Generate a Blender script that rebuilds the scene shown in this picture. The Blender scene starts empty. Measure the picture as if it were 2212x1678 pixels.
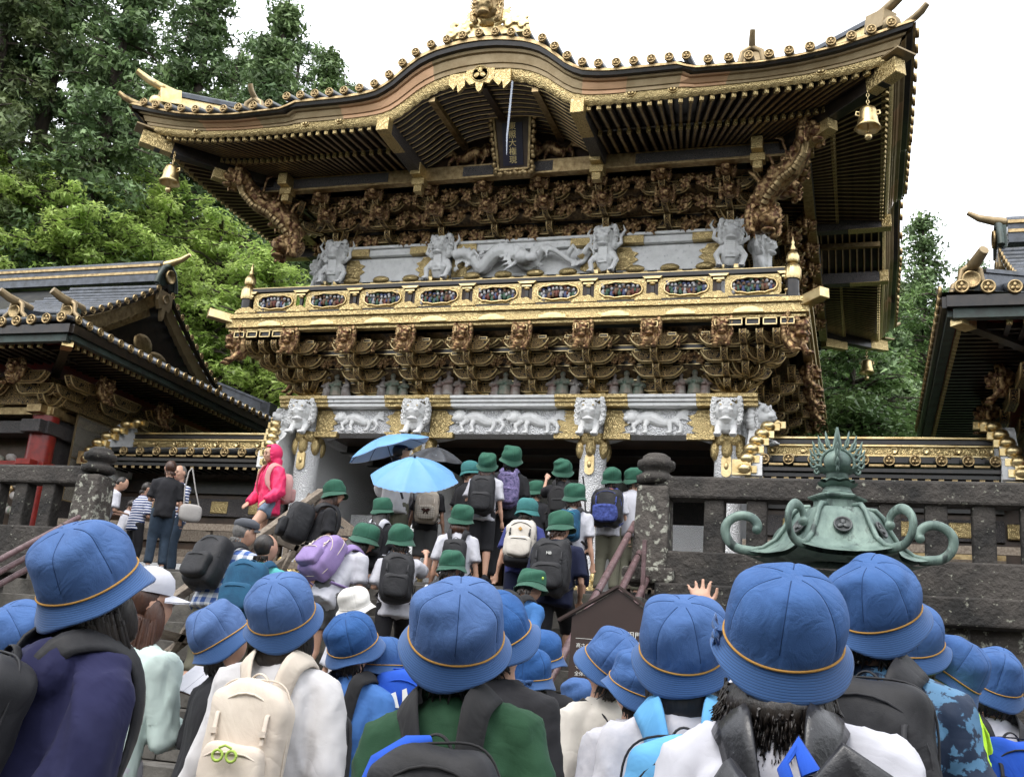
import bpy, math, random
import numpy as np
from mathutils import Vector, Matrix, Euler
R = math.radians
S = bpy.context.scene
COL = S.collection
rnd = random.Random(7)

# ------------------------------------------------------------------ camera, world, sun, exposure
CAM = Vector((5.40, -15.85, 1.30)); YAW, PITCH, ROLL, FPX = -.327, .2735, .0835, 2326.0
fw = Vector((math.sin(YAW)*math.cos(PITCH), math.cos(YAW)*math.cos(PITCH), math.sin(PITCH)))
rt0 = Vector((math.cos(YAW), -math.sin(YAW), 0)); up0 = rt0.cross(fw)
rt = rt0*math.cos(ROLL) + up0*math.sin(ROLL); upv = -rt0*math.sin(ROLL) + up0*math.cos(ROLL)
cd = bpy.data.cameras.new('camera'); cam = bpy.data.objects.new('camera', cd); COL.objects.link(cam)
cam.matrix_world = Matrix(((rt.x, upv.x, -fw.x, CAM.x), (rt.y, upv.y, -fw.y, CAM.y), (rt.z, upv.z, -fw.z, CAM.z), (0, 0, 0, 1)))
cd.sensor_fit = 'HORIZONTAL'; cd.sensor_width = 36; cd.lens = 36*FPX/2212; cd.clip_start = .05; cd.clip_end = 2000
S.camera = cam
SUN_EL, SUN_AZ = 58, 200
w = bpy.data.worlds.new('World'); S.world = w; w.use_nodes = True
nt = w.node_tree; nt.nodes.clear()
sky = nt.nodes.new('ShaderNodeTexSky'); sky.sky_type = 'NISHITA'; sky.sun_disc = False
sky.sun_elevation = R(SUN_EL); sky.sun_rotation = R(SUN_AZ); sky.air_density = 1.0; sky.dust_density = 6.0; sky.ozone_density = 1.0
mixc = nt.nodes.new('ShaderNodeMix'); mixc.data_type = 'RGBA'; mixc.inputs[0].default_value = .86   # overcast: cloud white over the sky
mixc.inputs[7].default_value = (10.6, 10.9, 11.4, 1)
bg = nt.nodes.new('ShaderNodeBackground'); bg.inputs[1].default_value = .13
wo = nt.nodes.new('ShaderNodeOutputWorld')
nt.links.new(sky.outputs[0], mixc.inputs[6]); nt.links.new(mixc.outputs[2], bg.inputs[0]); nt.links.new(bg.outputs[0], wo.inputs[0])
sl = bpy.data.lights.new('sun', 'SUN'); sl.energy = 1.0; sl.angle = R(30); sl.color = (1, .97, .93)
so = bpy.data.objects.new('sun', sl); COL.objects.link(so)
# sky sun_rotation is measured clockwise from +Y
sd = Vector((math.sin(R(SUN_AZ))*math.cos(R(SUN_EL)), math.cos(R(SUN_AZ))*math.cos(R(SUN_EL)), math.sin(R(SUN_EL))))
so.rotation_euler = (-sd).to_track_quat('-Z', 'Y').to_euler(); so.location = (0, -20, 30)
S.view_settings.view_transform = 'Standard'; S.view_settings.look = 'None'; S.view_settings.gamma = 1.0
S.view_settings.exposure = 0.88
S.view_settings.use_curve_mapping = False
S.cycles.use_denoising = True; S.cycles.max_bounces = 6; S.cycles.diffuse_bounces = 4; S.cycles.glossy_bounces = 3
S.cycles.transparent_max_bounces = 8; S.cycles.caustics_reflective = False; S.cycles.caustics_refractive = False

def ray(u, v): return fw + rt*((u-1106)/FPX) - upv*((v-839)/FPX)
def atD(u, v, d): return CAM + ray(u, v)*d
def atY(u, v, Y): r_ = ray(u, v); return CAM + r_*((Y-CAM.y)/r_.y)
def atX(u, v, X): r_ = ray(u, v); return CAM + r_*((X-CAM.x)/r_.x)

# ------------------------------------------------------------------ mesh builder
class MB:
    def __init__(s): s.v = []; s.f = []; s.m = []; s.sm = []
    def add(s, vs, fs, mat=0, smooth=False, M=None):
        n = len(s.v)
        if M is not None: vs = [M @ Vector(p) for p in vs]
        s.v.extend([tuple(p) for p in vs])
        for f in fs: s.f.append(tuple(i+n for i in f)); s.m.append(mat); s.sm.append(smooth)
        return s
    def box(s, c, d, mat=0, M=None, taper=1.0, rot=None):
        x, y, z = d[0]/2, d[1]/2, d[2]/2; t = taper
        vs = [Vector((a*x*(t if k > 0 else 1), b*y*(t if k > 0 else 1), k*z)) for k in (-1, 1) for a, b in ((-1, -1), (1, -1), (1, 1), (-1, 1))]
        if rot is not None:
            Rm = Euler(rot).to_matrix(); vs = [Rm @ p for p in vs]
        vs = [p+Vector(c) for p in vs]
        return s.add(vs, [(3, 2, 1, 0), (4, 5, 6, 7), (0, 1, 5, 4), (1, 2, 6, 5), (2, 3, 7, 6), (3, 0, 4, 7)], mat, False, M)
    def beam(s, a, b, w, h, mat=0, up=(0, 0, 1)):
        a, b = Vector(a), Vector(b); t = (b-a).normalized(); u = Vector(up); r_ = t.cross(u)
        if r_.length < 1e-4: r_ = t.cross(Vector((0, 1, 0)))
        r_.normalize(); u = r_.cross(t)
        vs = [p+r_*(i*w/2)+u*(j*h/2) for p in (a, b) for i, j in ((-1, -1), (1, -1), (1, 1), (-1, 1))]
        return s.add(vs, [(0, 1, 2, 3), (7, 6, 5, 4), (0, 4, 5, 1), (1, 5, 6, 2), (2, 6, 7, 3), (3, 7, 4, 0)], mat)
    def tube(s, pts, r, seg=8, mat=0, smooth=True, caps=True, M=None, up=None, flat=None):
        pts = [Vector(p) for p in pts]; n = len(pts)
        if n < 2: return s
        rs = r if isinstance(r, (list, tuple)) else [r]*n
        T = []
        for i in range(n):
            d = pts[min(i+1, n-1)]-pts[max(i-1, 0)]
            T.append(d.normalized() if d.length > 1e-9 else Vector((0, 0, 1)))
        ref = Vector(up) if up else (Vector((0, 0, 1)) if abs(T[0].z) < .9 else Vector((0, 1, 0)))
        X = T[0].cross(ref)
        if X.length < 1e-5: X = T[0].cross(Vector((1, .3, 0)))
        X.normalize()
        vs = []
        for i in range(n):
            X = X-T[i]*X.dot(T[i])
            if X.length < 1e-6: X = T[i].orthogonal()
            X.normalize(); Y = T[i].cross(X)
            ra, rb = (rs[i] if isinstance(rs[i], (tuple, list)) else (rs[i], rs[i]))
            if flat: rb = ra*flat
            for k in range(seg):
                a = 2*math.pi*k/seg; vs.append(pts[i]+X*(ra*math.cos(a))+Y*(rb*math.sin(a)))
        fs = [(i*seg+k, i*seg+(k+1) % seg, (i+1)*seg+(k+1) % seg, (i+1)*seg+k) for i in range(n-1) for k in range(seg)]
        s.add(vs, fs, mat, smooth, M)
        if caps:
            s.add(vs[:seg], [tuple(range(seg))[::-1]], mat, False, M); s.add(vs[-seg:], [tuple(range(seg))], mat, False, M)
        return s
    def lathe(s, prof, seg=16, mat=0, smooth=True, M=None, mod=None):
        vs = []; n = len(prof)
        for i, (r_, z) in enumerate(prof):
            for k in range(seg):
                a = 2*math.pi*k/seg; q = r_*(mod(a, i) if mod else 1); vs.append((q*math.cos(a), q*math.sin(a), z))
        fs = [(i*seg+k, i*seg+(k+1) % seg, (i+1)*seg+(k+1) % seg, (i+1)*seg+k) for i in range(n-1) for k in range(seg)]
        s.add(vs, fs, mat, smooth, M)
        s.add(vs[:seg], [tuple(range(seg))[::-1]], mat, False, M); s.add(vs[-seg:], [tuple(range(seg))], mat, False, M)
        return s
    def ell(s, c, r, mat=0, seg=12, rings=8, rot=None, M=None, smooth=True):
        if not isinstance(r, (tuple, list)): r = (r, r, r)
        vs = []; Rm = Euler(rot).to_matrix() if rot else None
        for i in range(1, rings):
            t = math.pi*i/rings
            for k in range(seg):
                a = 2*math.pi*k/seg; vs.append(Vector((r[0]*math.sin(t)*math.cos(a), r[1]*math.sin(t)*math.sin(a), r[2]*math.cos(t))))
        vs += [Vector((0, 0, r[2])), Vector((0, 0, -r[2]))]
        if Rm: vs = [Rm @ p for p in vs]
        vs = [p+Vector(c) for p in vs]; m = rings-1
        fs = [(i*seg+k, (i+1)*seg+k, (i+1)*seg+(k+1) % seg, i*seg+(k+1) % seg) for i in range(m-1) for k in range(seg)]
        fs += [(m*seg, k, (k+1) % seg) for k in range(seg)] + [(m*seg+1, (m-1)*seg+(k+1) % seg, (m-1)*seg+k) for k in range(seg)]
        return s.add(vs, fs, mat, smooth, M)
    def prism(s, poly, y0, y1, mat=0, M=None, smooth=False):      # polygon in XZ, extruded along Y
        n = len(poly)
        vs = [(x, y0, z) for x, z in poly]+[(x, y1, z) for x, z in poly]
        fs = [tuple(range(n)), tuple(range(2*n-1, n-1, -1))]+[(i, i+n, (i+1) % n+n, (i+1) % n) for i in range(n)]
        return s.add(vs, fs, mat, smooth, M)
    def grid(s, fn, nu, nv, mat=0, smooth=True, M=None):
        vs = [fn(i/nu, j/nv) for i in range(nu+1) for j in range(nv+1)]
        fs = [(i*(nv+1)+j, (i+1)*(nv+1)+j, (i+1)*(nv+1)+j+1, i*(nv+1)+j+1) for i in range(nu) for j in range(nv)]
        return s.add(vs, fs, mat, smooth, M)
    def mesh(s, name):
        me = bpy.data.meshes.new(name); me.from_pydata(s.v, [], s.f)
        me.polygons.foreach_set('material_index', s.m); me.polygons.foreach_set('use_smooth', s.sm); me.update(); return me

def link(name, me, mats, parent=None, loc=(0, 0, 0), rot=None, scale=None):
    o = bpy.data.objects.new(name, me); COL.objects.link(o)
    if mats is not None and len(me.materials) == 0:
        for m in (mats if isinstance(mats, (list, tuple)) else [mats]): me.materials.append(m)
    loc = Vector(loc)
    if parent is not None:
        o.parent = parent
        if parent.get('_w'): loc = loc-Vector(parent['_w'])       # static things: parts given in world coordinates
    o.location = loc
    if rot is not None: o.rotation_euler = rot
    if scale is not None: o.scale = scale
    return o
def tag(o, label=None, cat=None, group=None, kind=None):
    if label: o['label'] = label
    if cat: o['category'] = cat
    if group: o['group'] = group
    if kind: o['kind'] = kind
    return o
def empty(name, loc=(0, 0, 0), rz=0, label=None, cat=None, group=None, world=False):
    o = bpy.data.objects.new(name, None); COL.objects.link(o); o.location = loc; o.rotation_euler = (0, 0, rz); o.empty_display_size = .1
    if world: o['_w'] = list(loc)
    return tag(o, label, cat, group)
def part(name, mb, mats, parent=None, bevel=0, **k):
    o = link(name, mb.mesh(name), mats, parent, **k)
    if parent is not None and parent.get('_w') and not k.get('loc'): o.location = -Vector(parent['_w'])
    if bevel:
        b = o.modifiers.new('b', 'BEVEL'); b.width = bevel; b.segments = 2; b.limit_method = 'ANGLE'; b.harden_normals = False
    return o
def struct(name, mb, mats, bevel=0):
    o = part(name, mb, mats, None, bevel); o['kind'] = 'structure'; return o

_ts = bpy.data.scenes.new('fuse_tmp'); _vl = _ts.view_layers[0]
def fuse(mb, voxel, smooth_it=0, disp=None, adapt=0):
    """one continuous surface out of overlapping solids"""
    me = mb.mesh('tmp'); o = bpy.data.objects.new('tmp', me); _ts.collection.objects.link(o)
    m = o.modifiers.new('r', 'REMESH'); m.mode = 'VOXEL'; m.voxel_size = voxel; m.use_smooth_shade = True; m.adaptivity = adapt
    if smooth_it:
        sm = o.modifiers.new('s', 'SMOOTH'); sm.iterations = smooth_it; sm.factor = .5
    _vl.update(); dg = _vl.depsgraph
    out = bpy.data.meshes.new_from_object(o.evaluated_get(dg))
    bpy.data.objects.remove(o); bpy.data.meshes.remove(me); out.materials.clear()
    if disp:
        n = len(out.vertices); co = np.empty(n*3); out.vertices.foreach_get('co', co); co = co.reshape(-1, 3)
        no = np.empty(n*3); out.vertices.foreach_get('normal', no); no = no.reshape(-1, 3)
        co = co+no*disp(co)[:, None]; out.vertices.foreach_set('co', co.ravel()); out.update()
    out.polygons.foreach_set('use_smooth', [True]*len(out.polygons))
    return out
def wav(co, f, seed, stretch=(1, 1, 1)):
    g = np.random.default_rng(seed); c = co*np.array(stretch); t = np.zeros(len(co))
    for i in range(6):
        d = g.normal(size=3); d /= np.linalg.norm(d); k = f*(1+.6*g.random())
        t += np.sin(c@d*k+g.random()*6.3+1.5*np.sin(c@g.normal(size=3)*k*.5))
    return t/6
_fi = [0]
def text_mesh(txt, size, extrude=.001, align='CENTER'):
    c = bpy.data.curves.new('t', 'FONT'); c.body = txt; c.size = size; c.extrude = extrude; c.align_x = align; c.resolution_u = 2
    o = bpy.data.objects.new('t', c); _ts.collection.objects.link(o); _vl.update(); dg = _vl.depsgraph
    me = bpy.data.meshes.new_from_object(o.evaluated_get(dg)); bpy.data.objects.remove(o); bpy.data.curves.remove(c); return me

# ------------------------------------------------------------------ materials
def mat(name, c1, c2=None, scale=6, rough=.6, metal=0, bump=.1, bscale=40, detail=5, lo=.35, hi=.65, c3=None, s3=3, lo3=.55, hi3=.65,
        sheen=0, trans=0, pat=None, spec=.5, bdist=.01, coat=0, stretch=None, islands=0, fold=0, fdist=.02, orand=0):
    m = bpy.data.materials.new(name); m.use_nodes = True; n = m.node_tree.nodes; L = m.node_tree.links
    b = n['Principled BSDF']; out = n['Material Output']
    tc = n.new('ShaderNodeTexCoord'); co = tc.outputs['Object']
    if stretch:
        mp = n.new('ShaderNodeMapping'); mp.inputs['Scale'].default_value = stretch; L.new(co, mp.inputs[0]); co = mp.outputs[0]
    def noise(sc, de=detail):
        t = n.new('ShaderNodeTexNoise'); t.inputs['Scale'].default_value = sc; t.inputs['Detail'].default_value = de; t.inputs['Roughness'].default_value = .6
        L.new(co, t.inputs['Vector']); return t.outputs[0]
    def ramp(src, a, d):
        r_ = n.new('ShaderNodeMapRange'); r_.inputs[1].default_value = a; r_.inputs[2].default_value = d; L.new(src, r_.inputs[0]); return r_.outputs[0]
    def mixc(f, a, d):
        x = n.new('ShaderNodeMix'); x.data_type = 'RGBA'; L.new(f, x.inputs[0])
        for sk, val in ((x.inputs[6], a), (x.inputs[7], d)):
            if isinstance(val, tuple): sk.default_value = (*val[:3], 1)
            else: L.new(val, sk)
        return x.outputs[2]
    col = tuple(c1); hgt = None
    if pat:
        f, hgt = pat(n, L, co); col = mixc(f, col, tuple(c2 or c1))
    elif c2: col = mixc(ramp(noise(scale), lo, hi), col, tuple(c2))
    if islands:
        g = n.new('ShaderNodeNewGeometry'); hv = n.new('ShaderNodeHueSaturation')
        r1 = n.new('ShaderNodeMapRange'); r1.inputs[3].default_value = 1-islands; r1.inputs[4].default_value = 1+islands; L.new(g.outputs['Random Per Island'], r1.inputs[0])
        L.new(r1.outputs[0], hv.inputs['Value'])
        if isinstance(col, tuple): hv.inputs['Color'].default_value = (*col[:3], 1)
        else: L.new(col, hv.inputs['Color'])
        col = hv.outputs[0]
    if orand:
        oi = n.new('ShaderNodeObjectInfo'); hv = n.new('ShaderNodeHueSaturation'); r1 = n.new('ShaderNodeMapRange'); r1.inputs[3].default_value = 1-orand; r1.inputs[4].default_value = 1+orand
        L.new(oi.outputs['Random'], r1.inputs[0]); L.new(r1.outputs[0], hv.inputs['Value']); r2 = n.new('ShaderNodeMapRange'); r2.inputs[3].default_value = 1.05; r2.inputs[4].default_value = .85; L.new(oi.outputs['Random'], r2.inputs[0]); L.new(r2.outputs[0], hv.inputs['Saturation'])
        L.new(col, hv.inputs['Color']); col = hv.outputs[0]
    if c3: col = mixc(ramp(noise(s3, 8), lo3, hi3), col, tuple(c3))
    if isinstance(col, tuple): b.inputs['Base Color'].default_value = (*col[:3], 1)
    else: L.new(col, b.inputs['Base Color'])
    b.inputs['Roughness'].default_value = rough; b.inputs['Metallic'].default_value = metal; b.inputs['Specular IOR Level'].default_value = spec
    if sheen: b.inputs['Sheen Weight'].default_value = sheen; b.inputs['Sheen Roughness'].default_value = .5
    if coat: b.inputs['Coat Weight'].default_value = coat; b.inputs['Coat Roughness'].default_value = .15
    if bump:
        bp = n.new('ShaderNodeBump'); bp.inputs['Strength'].default_value = bump; bp.inputs['Distance'].default_value = bdist
        h = noise(bscale, 4)
        if hgt is not None:
            ad = n.new('ShaderNodeMath'); ad.operation = 'MULTIPLY_ADD'; L.new(h, ad.inputs[0]); ad.inputs[1].default_value = .25; L.new(hgt, ad.inputs[2]); h = ad.outputs[0]
        L.new(h, bp.inputs['Height']); L.new(bp.outputs[0], b.inputs['Normal'])
        if fold:
            b2 = n.new('ShaderNodeBump'); b2.inputs['Strength'].default_value = .7; b2.inputs['Distance'].default_value = fdist
            tx = n.new('ShaderNodeTexNoise'); tx.inputs['Scale'].default_value = fold; tx.inputs['Detail'].default_value = 3; tx.inputs['Distortion'].default_value = 1.6; L.new(co, tx.inputs['Vector'])
            ab = n.new('ShaderNodeMath'); ab.operation = 'SUBTRACT'; ab.inputs[1].default_value = .5; L.new(tx.outputs[0], ab.inputs[0])
            a2 = n.new('ShaderNodeMath'); a2.operation = 'ABSOLUTE'; L.new(ab.outputs[0], a2.inputs[0]); L.new(a2.outputs[0], b2.inputs['Height']); L.new(b2.outputs[0], bp.inputs['Normal'])
    if trans:
        tr = n.new('ShaderNodeBsdfTranslucent'); mx = n.new('ShaderNodeMixShader'); mx.inputs[0].default_value = trans
        if isinstance(col, tuple): tr.inputs[0].default_value = (*col[:3], 1)
        else: L.new(col, tr.inputs[0])
        L.new(b.outputs[0], mx.inputs[1]); L.new(tr.outputs[0], mx.inputs[2]); L.new(mx.outputs[0], out.inputs[0])
    return m
def pv(scale=30, a=.3, b=.5, rand=1.0):      # cellular pattern (brocade, curls)
    def f(n, L, co):
        v = n.new('ShaderNodeTexVoronoi'); v.inputs['Scale'].default_value = scale; v.inputs['Randomness'].default_value = rand; L.new(co, v.inputs['Vector'])
        w_ = n.new('ShaderNodeMath'); w_.operation = 'MULTIPLY'; w_.inputs[1].default_value = 22; L.new(v.outputs['Distance'], w_.inputs[0])
        s_ = n.new('ShaderNodeMath'); s_.operation = 'SINE'; L.new(w_.outputs[0], s_.inputs[0])
        r_ = n.new('ShaderNodeMapRange'); r_.inputs[1].default_value = a; r_.inputs[2].default_value = b; L.new(s_.outputs[0], r_.inputs[0])
        return r_.outputs[0], s_.outputs[0]
    return f
def pcheck(scale, axes=(0, 2), duty=.5):      # plaid
    def f(n, L, co):
        sp = n.new('ShaderNodeSeparateXYZ'); L.new(co, sp.inputs[0]); outs = []
        for a_ in axes:
            m1 = n.new('ShaderNodeMath'); m1.operation = 'MULTIPLY'; m1.inputs[1].default_value = scale; L.new(sp.outputs[a_], m1.inputs[0])
            m2 = n.new('ShaderNodeMath'); m2.operation = 'FRACT'; L.new(m1.outputs[0], m2.inputs[0])
            m3 = n.new('ShaderNodeMath'); m3.operation = 'LESS_THAN'; m3.inputs[1].default_value = duty; L.new(m2.outputs[0], m3.inputs[0]); outs.append(m3.outputs[0])
        ad = n.new('ShaderNodeMath'); ad.operation = 'ADD'; L.new(outs[0], ad.inputs[0]); L.new(outs[1], ad.inputs[1])
        hf = n.new('ShaderNodeMath'); hf.operation = 'MULTIPLY'; hf.inputs[1].default_value = .5; L.new(ad.outputs[0], hf.inputs[0])
        return hf.outputs[0], hf.outputs[0]
    return f
def prings(freq):                             # rows of stitching round a hat brim
    def f(n, L, co):
        sp = n.new('ShaderNodeSeparateXYZ'); L.new(co, sp.inputs[0]); cb = n.new('ShaderNodeCombineXYZ'); L.new(sp.outputs[0], cb.inputs[0]); L.new(sp.outputs[1], cb.inputs[1])
        ln = n.new('ShaderNodeVectorMath'); ln.operation = 'LENGTH'; L.new(cb.outputs[0], ln.inputs[0])
        sb = n.new('ShaderNodeMath'); sb.operation = 'SUBTRACT'; L.new(ln.outputs['Value'], sb.inputs[0]); L.new(sp.outputs[2], sb.inputs[1])
        m1 = n.new('ShaderNodeMath'); m1.operation = 'MULTIPLY'; m1.inputs[1].default_value = freq; L.new(sb.outputs[0], m1.inputs[0])
        s_ = n.new('ShaderNodeMath'); s_.operation = 'SINE'; L.new(m1.outputs[0], s_.inputs[0])
        r_ = n.new('ShaderNodeMapRange'); r_.inputs[1].default_value = -1; r_.inputs[2].default_value = -.6; r_.inputs[3].default_value = 1; r_.inputs[4].default_value = 0; L.new(s_.outputs[0], r_.inputs[0])
        iv = n.new('ShaderNodeMath'); iv.operation = 'MULTIPLY'; iv.inputs[1].default_value = -1.; L.new(r_.outputs[0], iv.inputs[0])
        return r_.outputs[0], iv.outputs[0]
    return f
GOLD = mat('gold_leaf', (.80, .65, .36), (.58, .43, .20), 5, .36, 1, .25, 35, c3=(.30, .19, .08), s3=9, lo3=.60, hi3=.72)
GOLDP = mat('chased_gold', (.60, .47, .23), (.38, .28, .13), 1, .42, .9, .35, 60, pat=pv(14, -.2, .9))
GOLDD = mat('aged_gold', (.50, .38, .20), (.26, .18, .09), 12, .42, .9, .4, 50)
COPPER = mat('copper_brown', (.42, .22, .11), (.30, .17, .08), 4, .38, .6, .15, 30)
BRONZE = mat('dull_bronze', (.34, .26, .15), (.26, .19, .10), 6, .42, .55, .15, 30)
CARVE = mat('carved_gilt_wood', (.46, .31, .15), (.12, .055, .032), 14, .42, .75, .6, 60, lo=.42, hi=.58)
BROCK = mat('dark_gilt_lacquer', (.035, .022, .014), (.28, .18, .08), 16, .35, .2, .2, 50)
BROC = mat('gilt_lacquer_pattern', (.012, .009, .008), (.55, .36, .14), 1, .32, .35, .3, 60, pat=pv(22, .1, .6))
BROCD = mat('dark_brocade', (.02, .02, .024), (.13, .11, .10), 1, .4, .1, .3, 60, pat=pv(30, .0, .7))
LACQ = mat('black_lacquer', (.010, .009, .009), (.03, .022, .016), 10, .28, 0, .05, 20)
LACQR = mat('rafter_lacquer', (.12, .080, .050), (.05, .034, .024), 12, .35, .25, .1, 25)
LACQW = mat('brown_lacquer', (.075, .045, .028), (.04, .024, .015), 6, .35, .15, .1, 25)
WHITE = mat('gofun_white', (.88, .88, .87), (.74, .74, .73), 7, .6, 0, .5, 45, c3=(.42, .43, .45), s3=14, lo3=.62, hi3=.75)
WHITEC = mat('gofun_white_scroll_relief', (.86, .86, .86), (.70, .70, .71), 1, .55, 0, .8, 40, pat=pv(13, -.6, .3, .35), bdist=.008)
TILE = mat('bronze_roof_tile', (.035, .038, .042), (.075, .075, .07), 5, .33, .3, .2, 20)
TILEL = mat('wet_tile', (.10, .11, .13), (.05, .055, .06), 7, .25, .3, .3, 25)
REDL = mat('red_lacquer', (.30, .022, .014), (.18, .015, .012), 8, .35, 0, .1, 20)
BACKM = mat('greenish_bronze', (.05, .075, .065), (.03, .035, .03), 5, .5, .2, .2, 20)
STONE = mat('mossy_stone', (.062, .054, .047), (.014, .013, .012), 2.2, .85, 0, 1, 18, detail=9, lo=.38, hi=.62, c3=(.26, .26, .21), s3=16, lo3=.62, hi3=.68, bdist=.03)
STONEL = mat('lichened_stone', (.095, .083, .072), (.028, .024, .021), 3, .85, 0, 1, 18, detail=9, c3=(.36, .36, .30), s3=13, lo3=.54, hi3=.62, bdist=.03)
STEPM = mat('step_stone', (.13, .12, .105), (.05, .046, .04), 5, .7, 0, .6, 40, c3=(.10, .11, .05), s3=4, lo3=.6, hi3=.75, bdist=.01)
PAVE = mat('wet_paving', (.10, .095, .09), (.06, .055, .05), 4, .5, 0, .4, 30)
VERD = mat('verdigris_bronze', (.19, .265, .225), (.085, .13, .115), 9, .5, .25, .35, 35, c3=(.03, .045, .04), s3=13, lo3=.54, hi3=.66, stretch=(1, 1, .35))
WOOD = mat('weathered_wood', (.26, .215, .165), (.13, .10, .075), 5, .8, 0, .4, 40, stretch=(6, 1, 6))
PIPE = mat('purple_brown_pipe', (.17, .105, .11), (.10, .06, .06), 12, .35, 0, .3, 60, c3=(.45, .38, .36), s3=40, lo3=.6, hi3=.75)
SIGNB = mat('brown_sign_board', (.05, .030, .026), (.040, .024, .02), 3, .45, 0, .05)
SIGNW = mat('sign_lettering', (.78, .78, .74), None, rough=.6, bump=0)
NAVYP = mat('navy_plaque', (.012, .010, .028), (.02, .016, .04), 5, .3, 0, .05)
BARK = mat('cedar_bark', (.085, .065, .05), (.04, .032, .027), 7, .9, 0, .8, 25, stretch=(1, 1, .15))
CEDAR = mat('cedar_needles', (.20, .285, .115), (.10, .165, .07), .8, .6, 0, 0, islands=.55, trans=.22)
CEDAR2 = mat('olive_cedar_needles', (.19, .235, .09), (.10, .14, .06), .8, .6, 0, 0, islands=.5, trans=.22)
MAPLE = mat('maple_leaves', (.46, .57, .17), (.28, .41, .10), .7, .5, 0, 0, islands=.45, trans=.42)
BROAD = mat('broad_leaves', (.20, .30, .10), (.10, .18, .06), .7, .5, 0, 0, islands=.5, trans=.3)
UNDER = mat('undergrowth', (.06, .12, .04), (.03, .06, .025), .6, .7, 0, 0, islands=.5, trans=.2)
HILLM = mat('forest_floor', (.035, .045, .02), (.02, .025, .014), 1.5, .95, 0, .5, 5)
# ------------------------------------------------------------------ ground, terrace, stairs
Z0 = 2.45; YS = -5.0; RISE = .1885; TREAD = .32; NST = 13
def ground_z(X, Y):
    if Y > YS: return Z0
    if X > 3.45 or X < -3.75: return 0.0
    k = int(math.floor((YS-Y)/TREAD))+1
    return max(0.0, (NST-k)*RISE)
mb = MB(); mb.grid(lambda u, v: ((u-.5)*900, -400+v*900, 0), 6, 6, smooth=False); struct('ground', mb, PAVE)
for i in range(16):                        # paving slabs near the crowd
    for j in range(9):
        mb = MB(); mb.box((0, 0, 0), (.985+.01*rnd.random(), .985, .03))
        if i+j == 0: slab = mb.mesh('paving_slab'); slab.materials.append(PAVE)
        o = link('paving_slab', slab, None, None, (-4.5+i*1.0+.5*(j % 2), -17+j*1.0, .002+.004*rnd.random())); o['kind'] = 'structure'
mb = MB(); mb.box((0, 30-.05+YS/2+0, Z0/2-.05), (60, 60-YS-0, Z0-.1)); terr = struct('terrace', mb, PAVE)
st = MB()
steps = empty('stone_stairs', (0, -7, 0), world=True); tag(steps, 'wide dark stone stairs rising to the gate', 'stairs')
blk = {}
for k in range(1, NST+1):
    z = (NST-k+1)*RISE; y1 = YS-(k-1)*TREAD
    if k == 1: continue
    x = -3.7
    while x < 3.4:
        w_ = min(1.0+.5*rnd.random(), 3.42-x)
        if 3.42-x-w_ < .3: w_ = 3.42-x
        key = round(w_, 1)
        mb = MB(); mb.box((x+w_/2, y1-TREAD/2-.02+.0, z-RISE/2-.0), (w_-.008, TREAD+.05, RISE-.004-.006*rnd.random()))
        part('step_stone', mb, STEPM, steps, bevel=.008); x += w_
mb = MB()
for k in range(2, NST+1):
    z = (NST-k+1)*RISE; mb.box((-.14, YS-(k-1)*TREAD+.06, (z-RISE-.01)/2), (7.08, TREAD+.02, max(.02, z-RISE-.01)))
part('stair_core', mb, STEPM, steps)
# retaining walls of cut stone either side of the stairs
def ret_wall(x0, x1, label):
    wl = empty('retaining_wall', ((x0+x1)/2, YS, 0), world=True); tag(wl, label, 'wall')
    mb = MB(); mb.box(((x0+x1)/2, YS+.33, Z0/2-.05), (x1-x0, .5, Z0-.15)); part('wall_core', mb, STONE, wl)
    z = 0; row = 0
    for h in (.62, .62, .62, .33):
        x = x0
        while x < x1-.05:
            w_ = min(x1-x, .9+.8*rnd.random())
            if x1-x-w_ < .4: w_ = x1-x
            mb = MB(); d = .02*rnd.random(); mb.box((x+w_/2, YS+.05-d/2, z+h/2), (w_-.012, .2+d, h-.012))
            part('stone', mb, STONEL if rnd.random() < .35 else STONE, wl, bevel=.015); x += w_
        z += h
    mb = MB(); mb.box(((x0+x1)/2, YS-.03, Z0-.13), (x1-x0, .40, .26)); part('coping', mb, STONE, wl, bevel=.02)
ret_wall(3.44, 9.5, 'dark retaining wall of large mossy stones right of the stairs')
ret_wall(-9.5, -3.74, 'dark retaining wall of large mossy stones left of the stairs')

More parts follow.
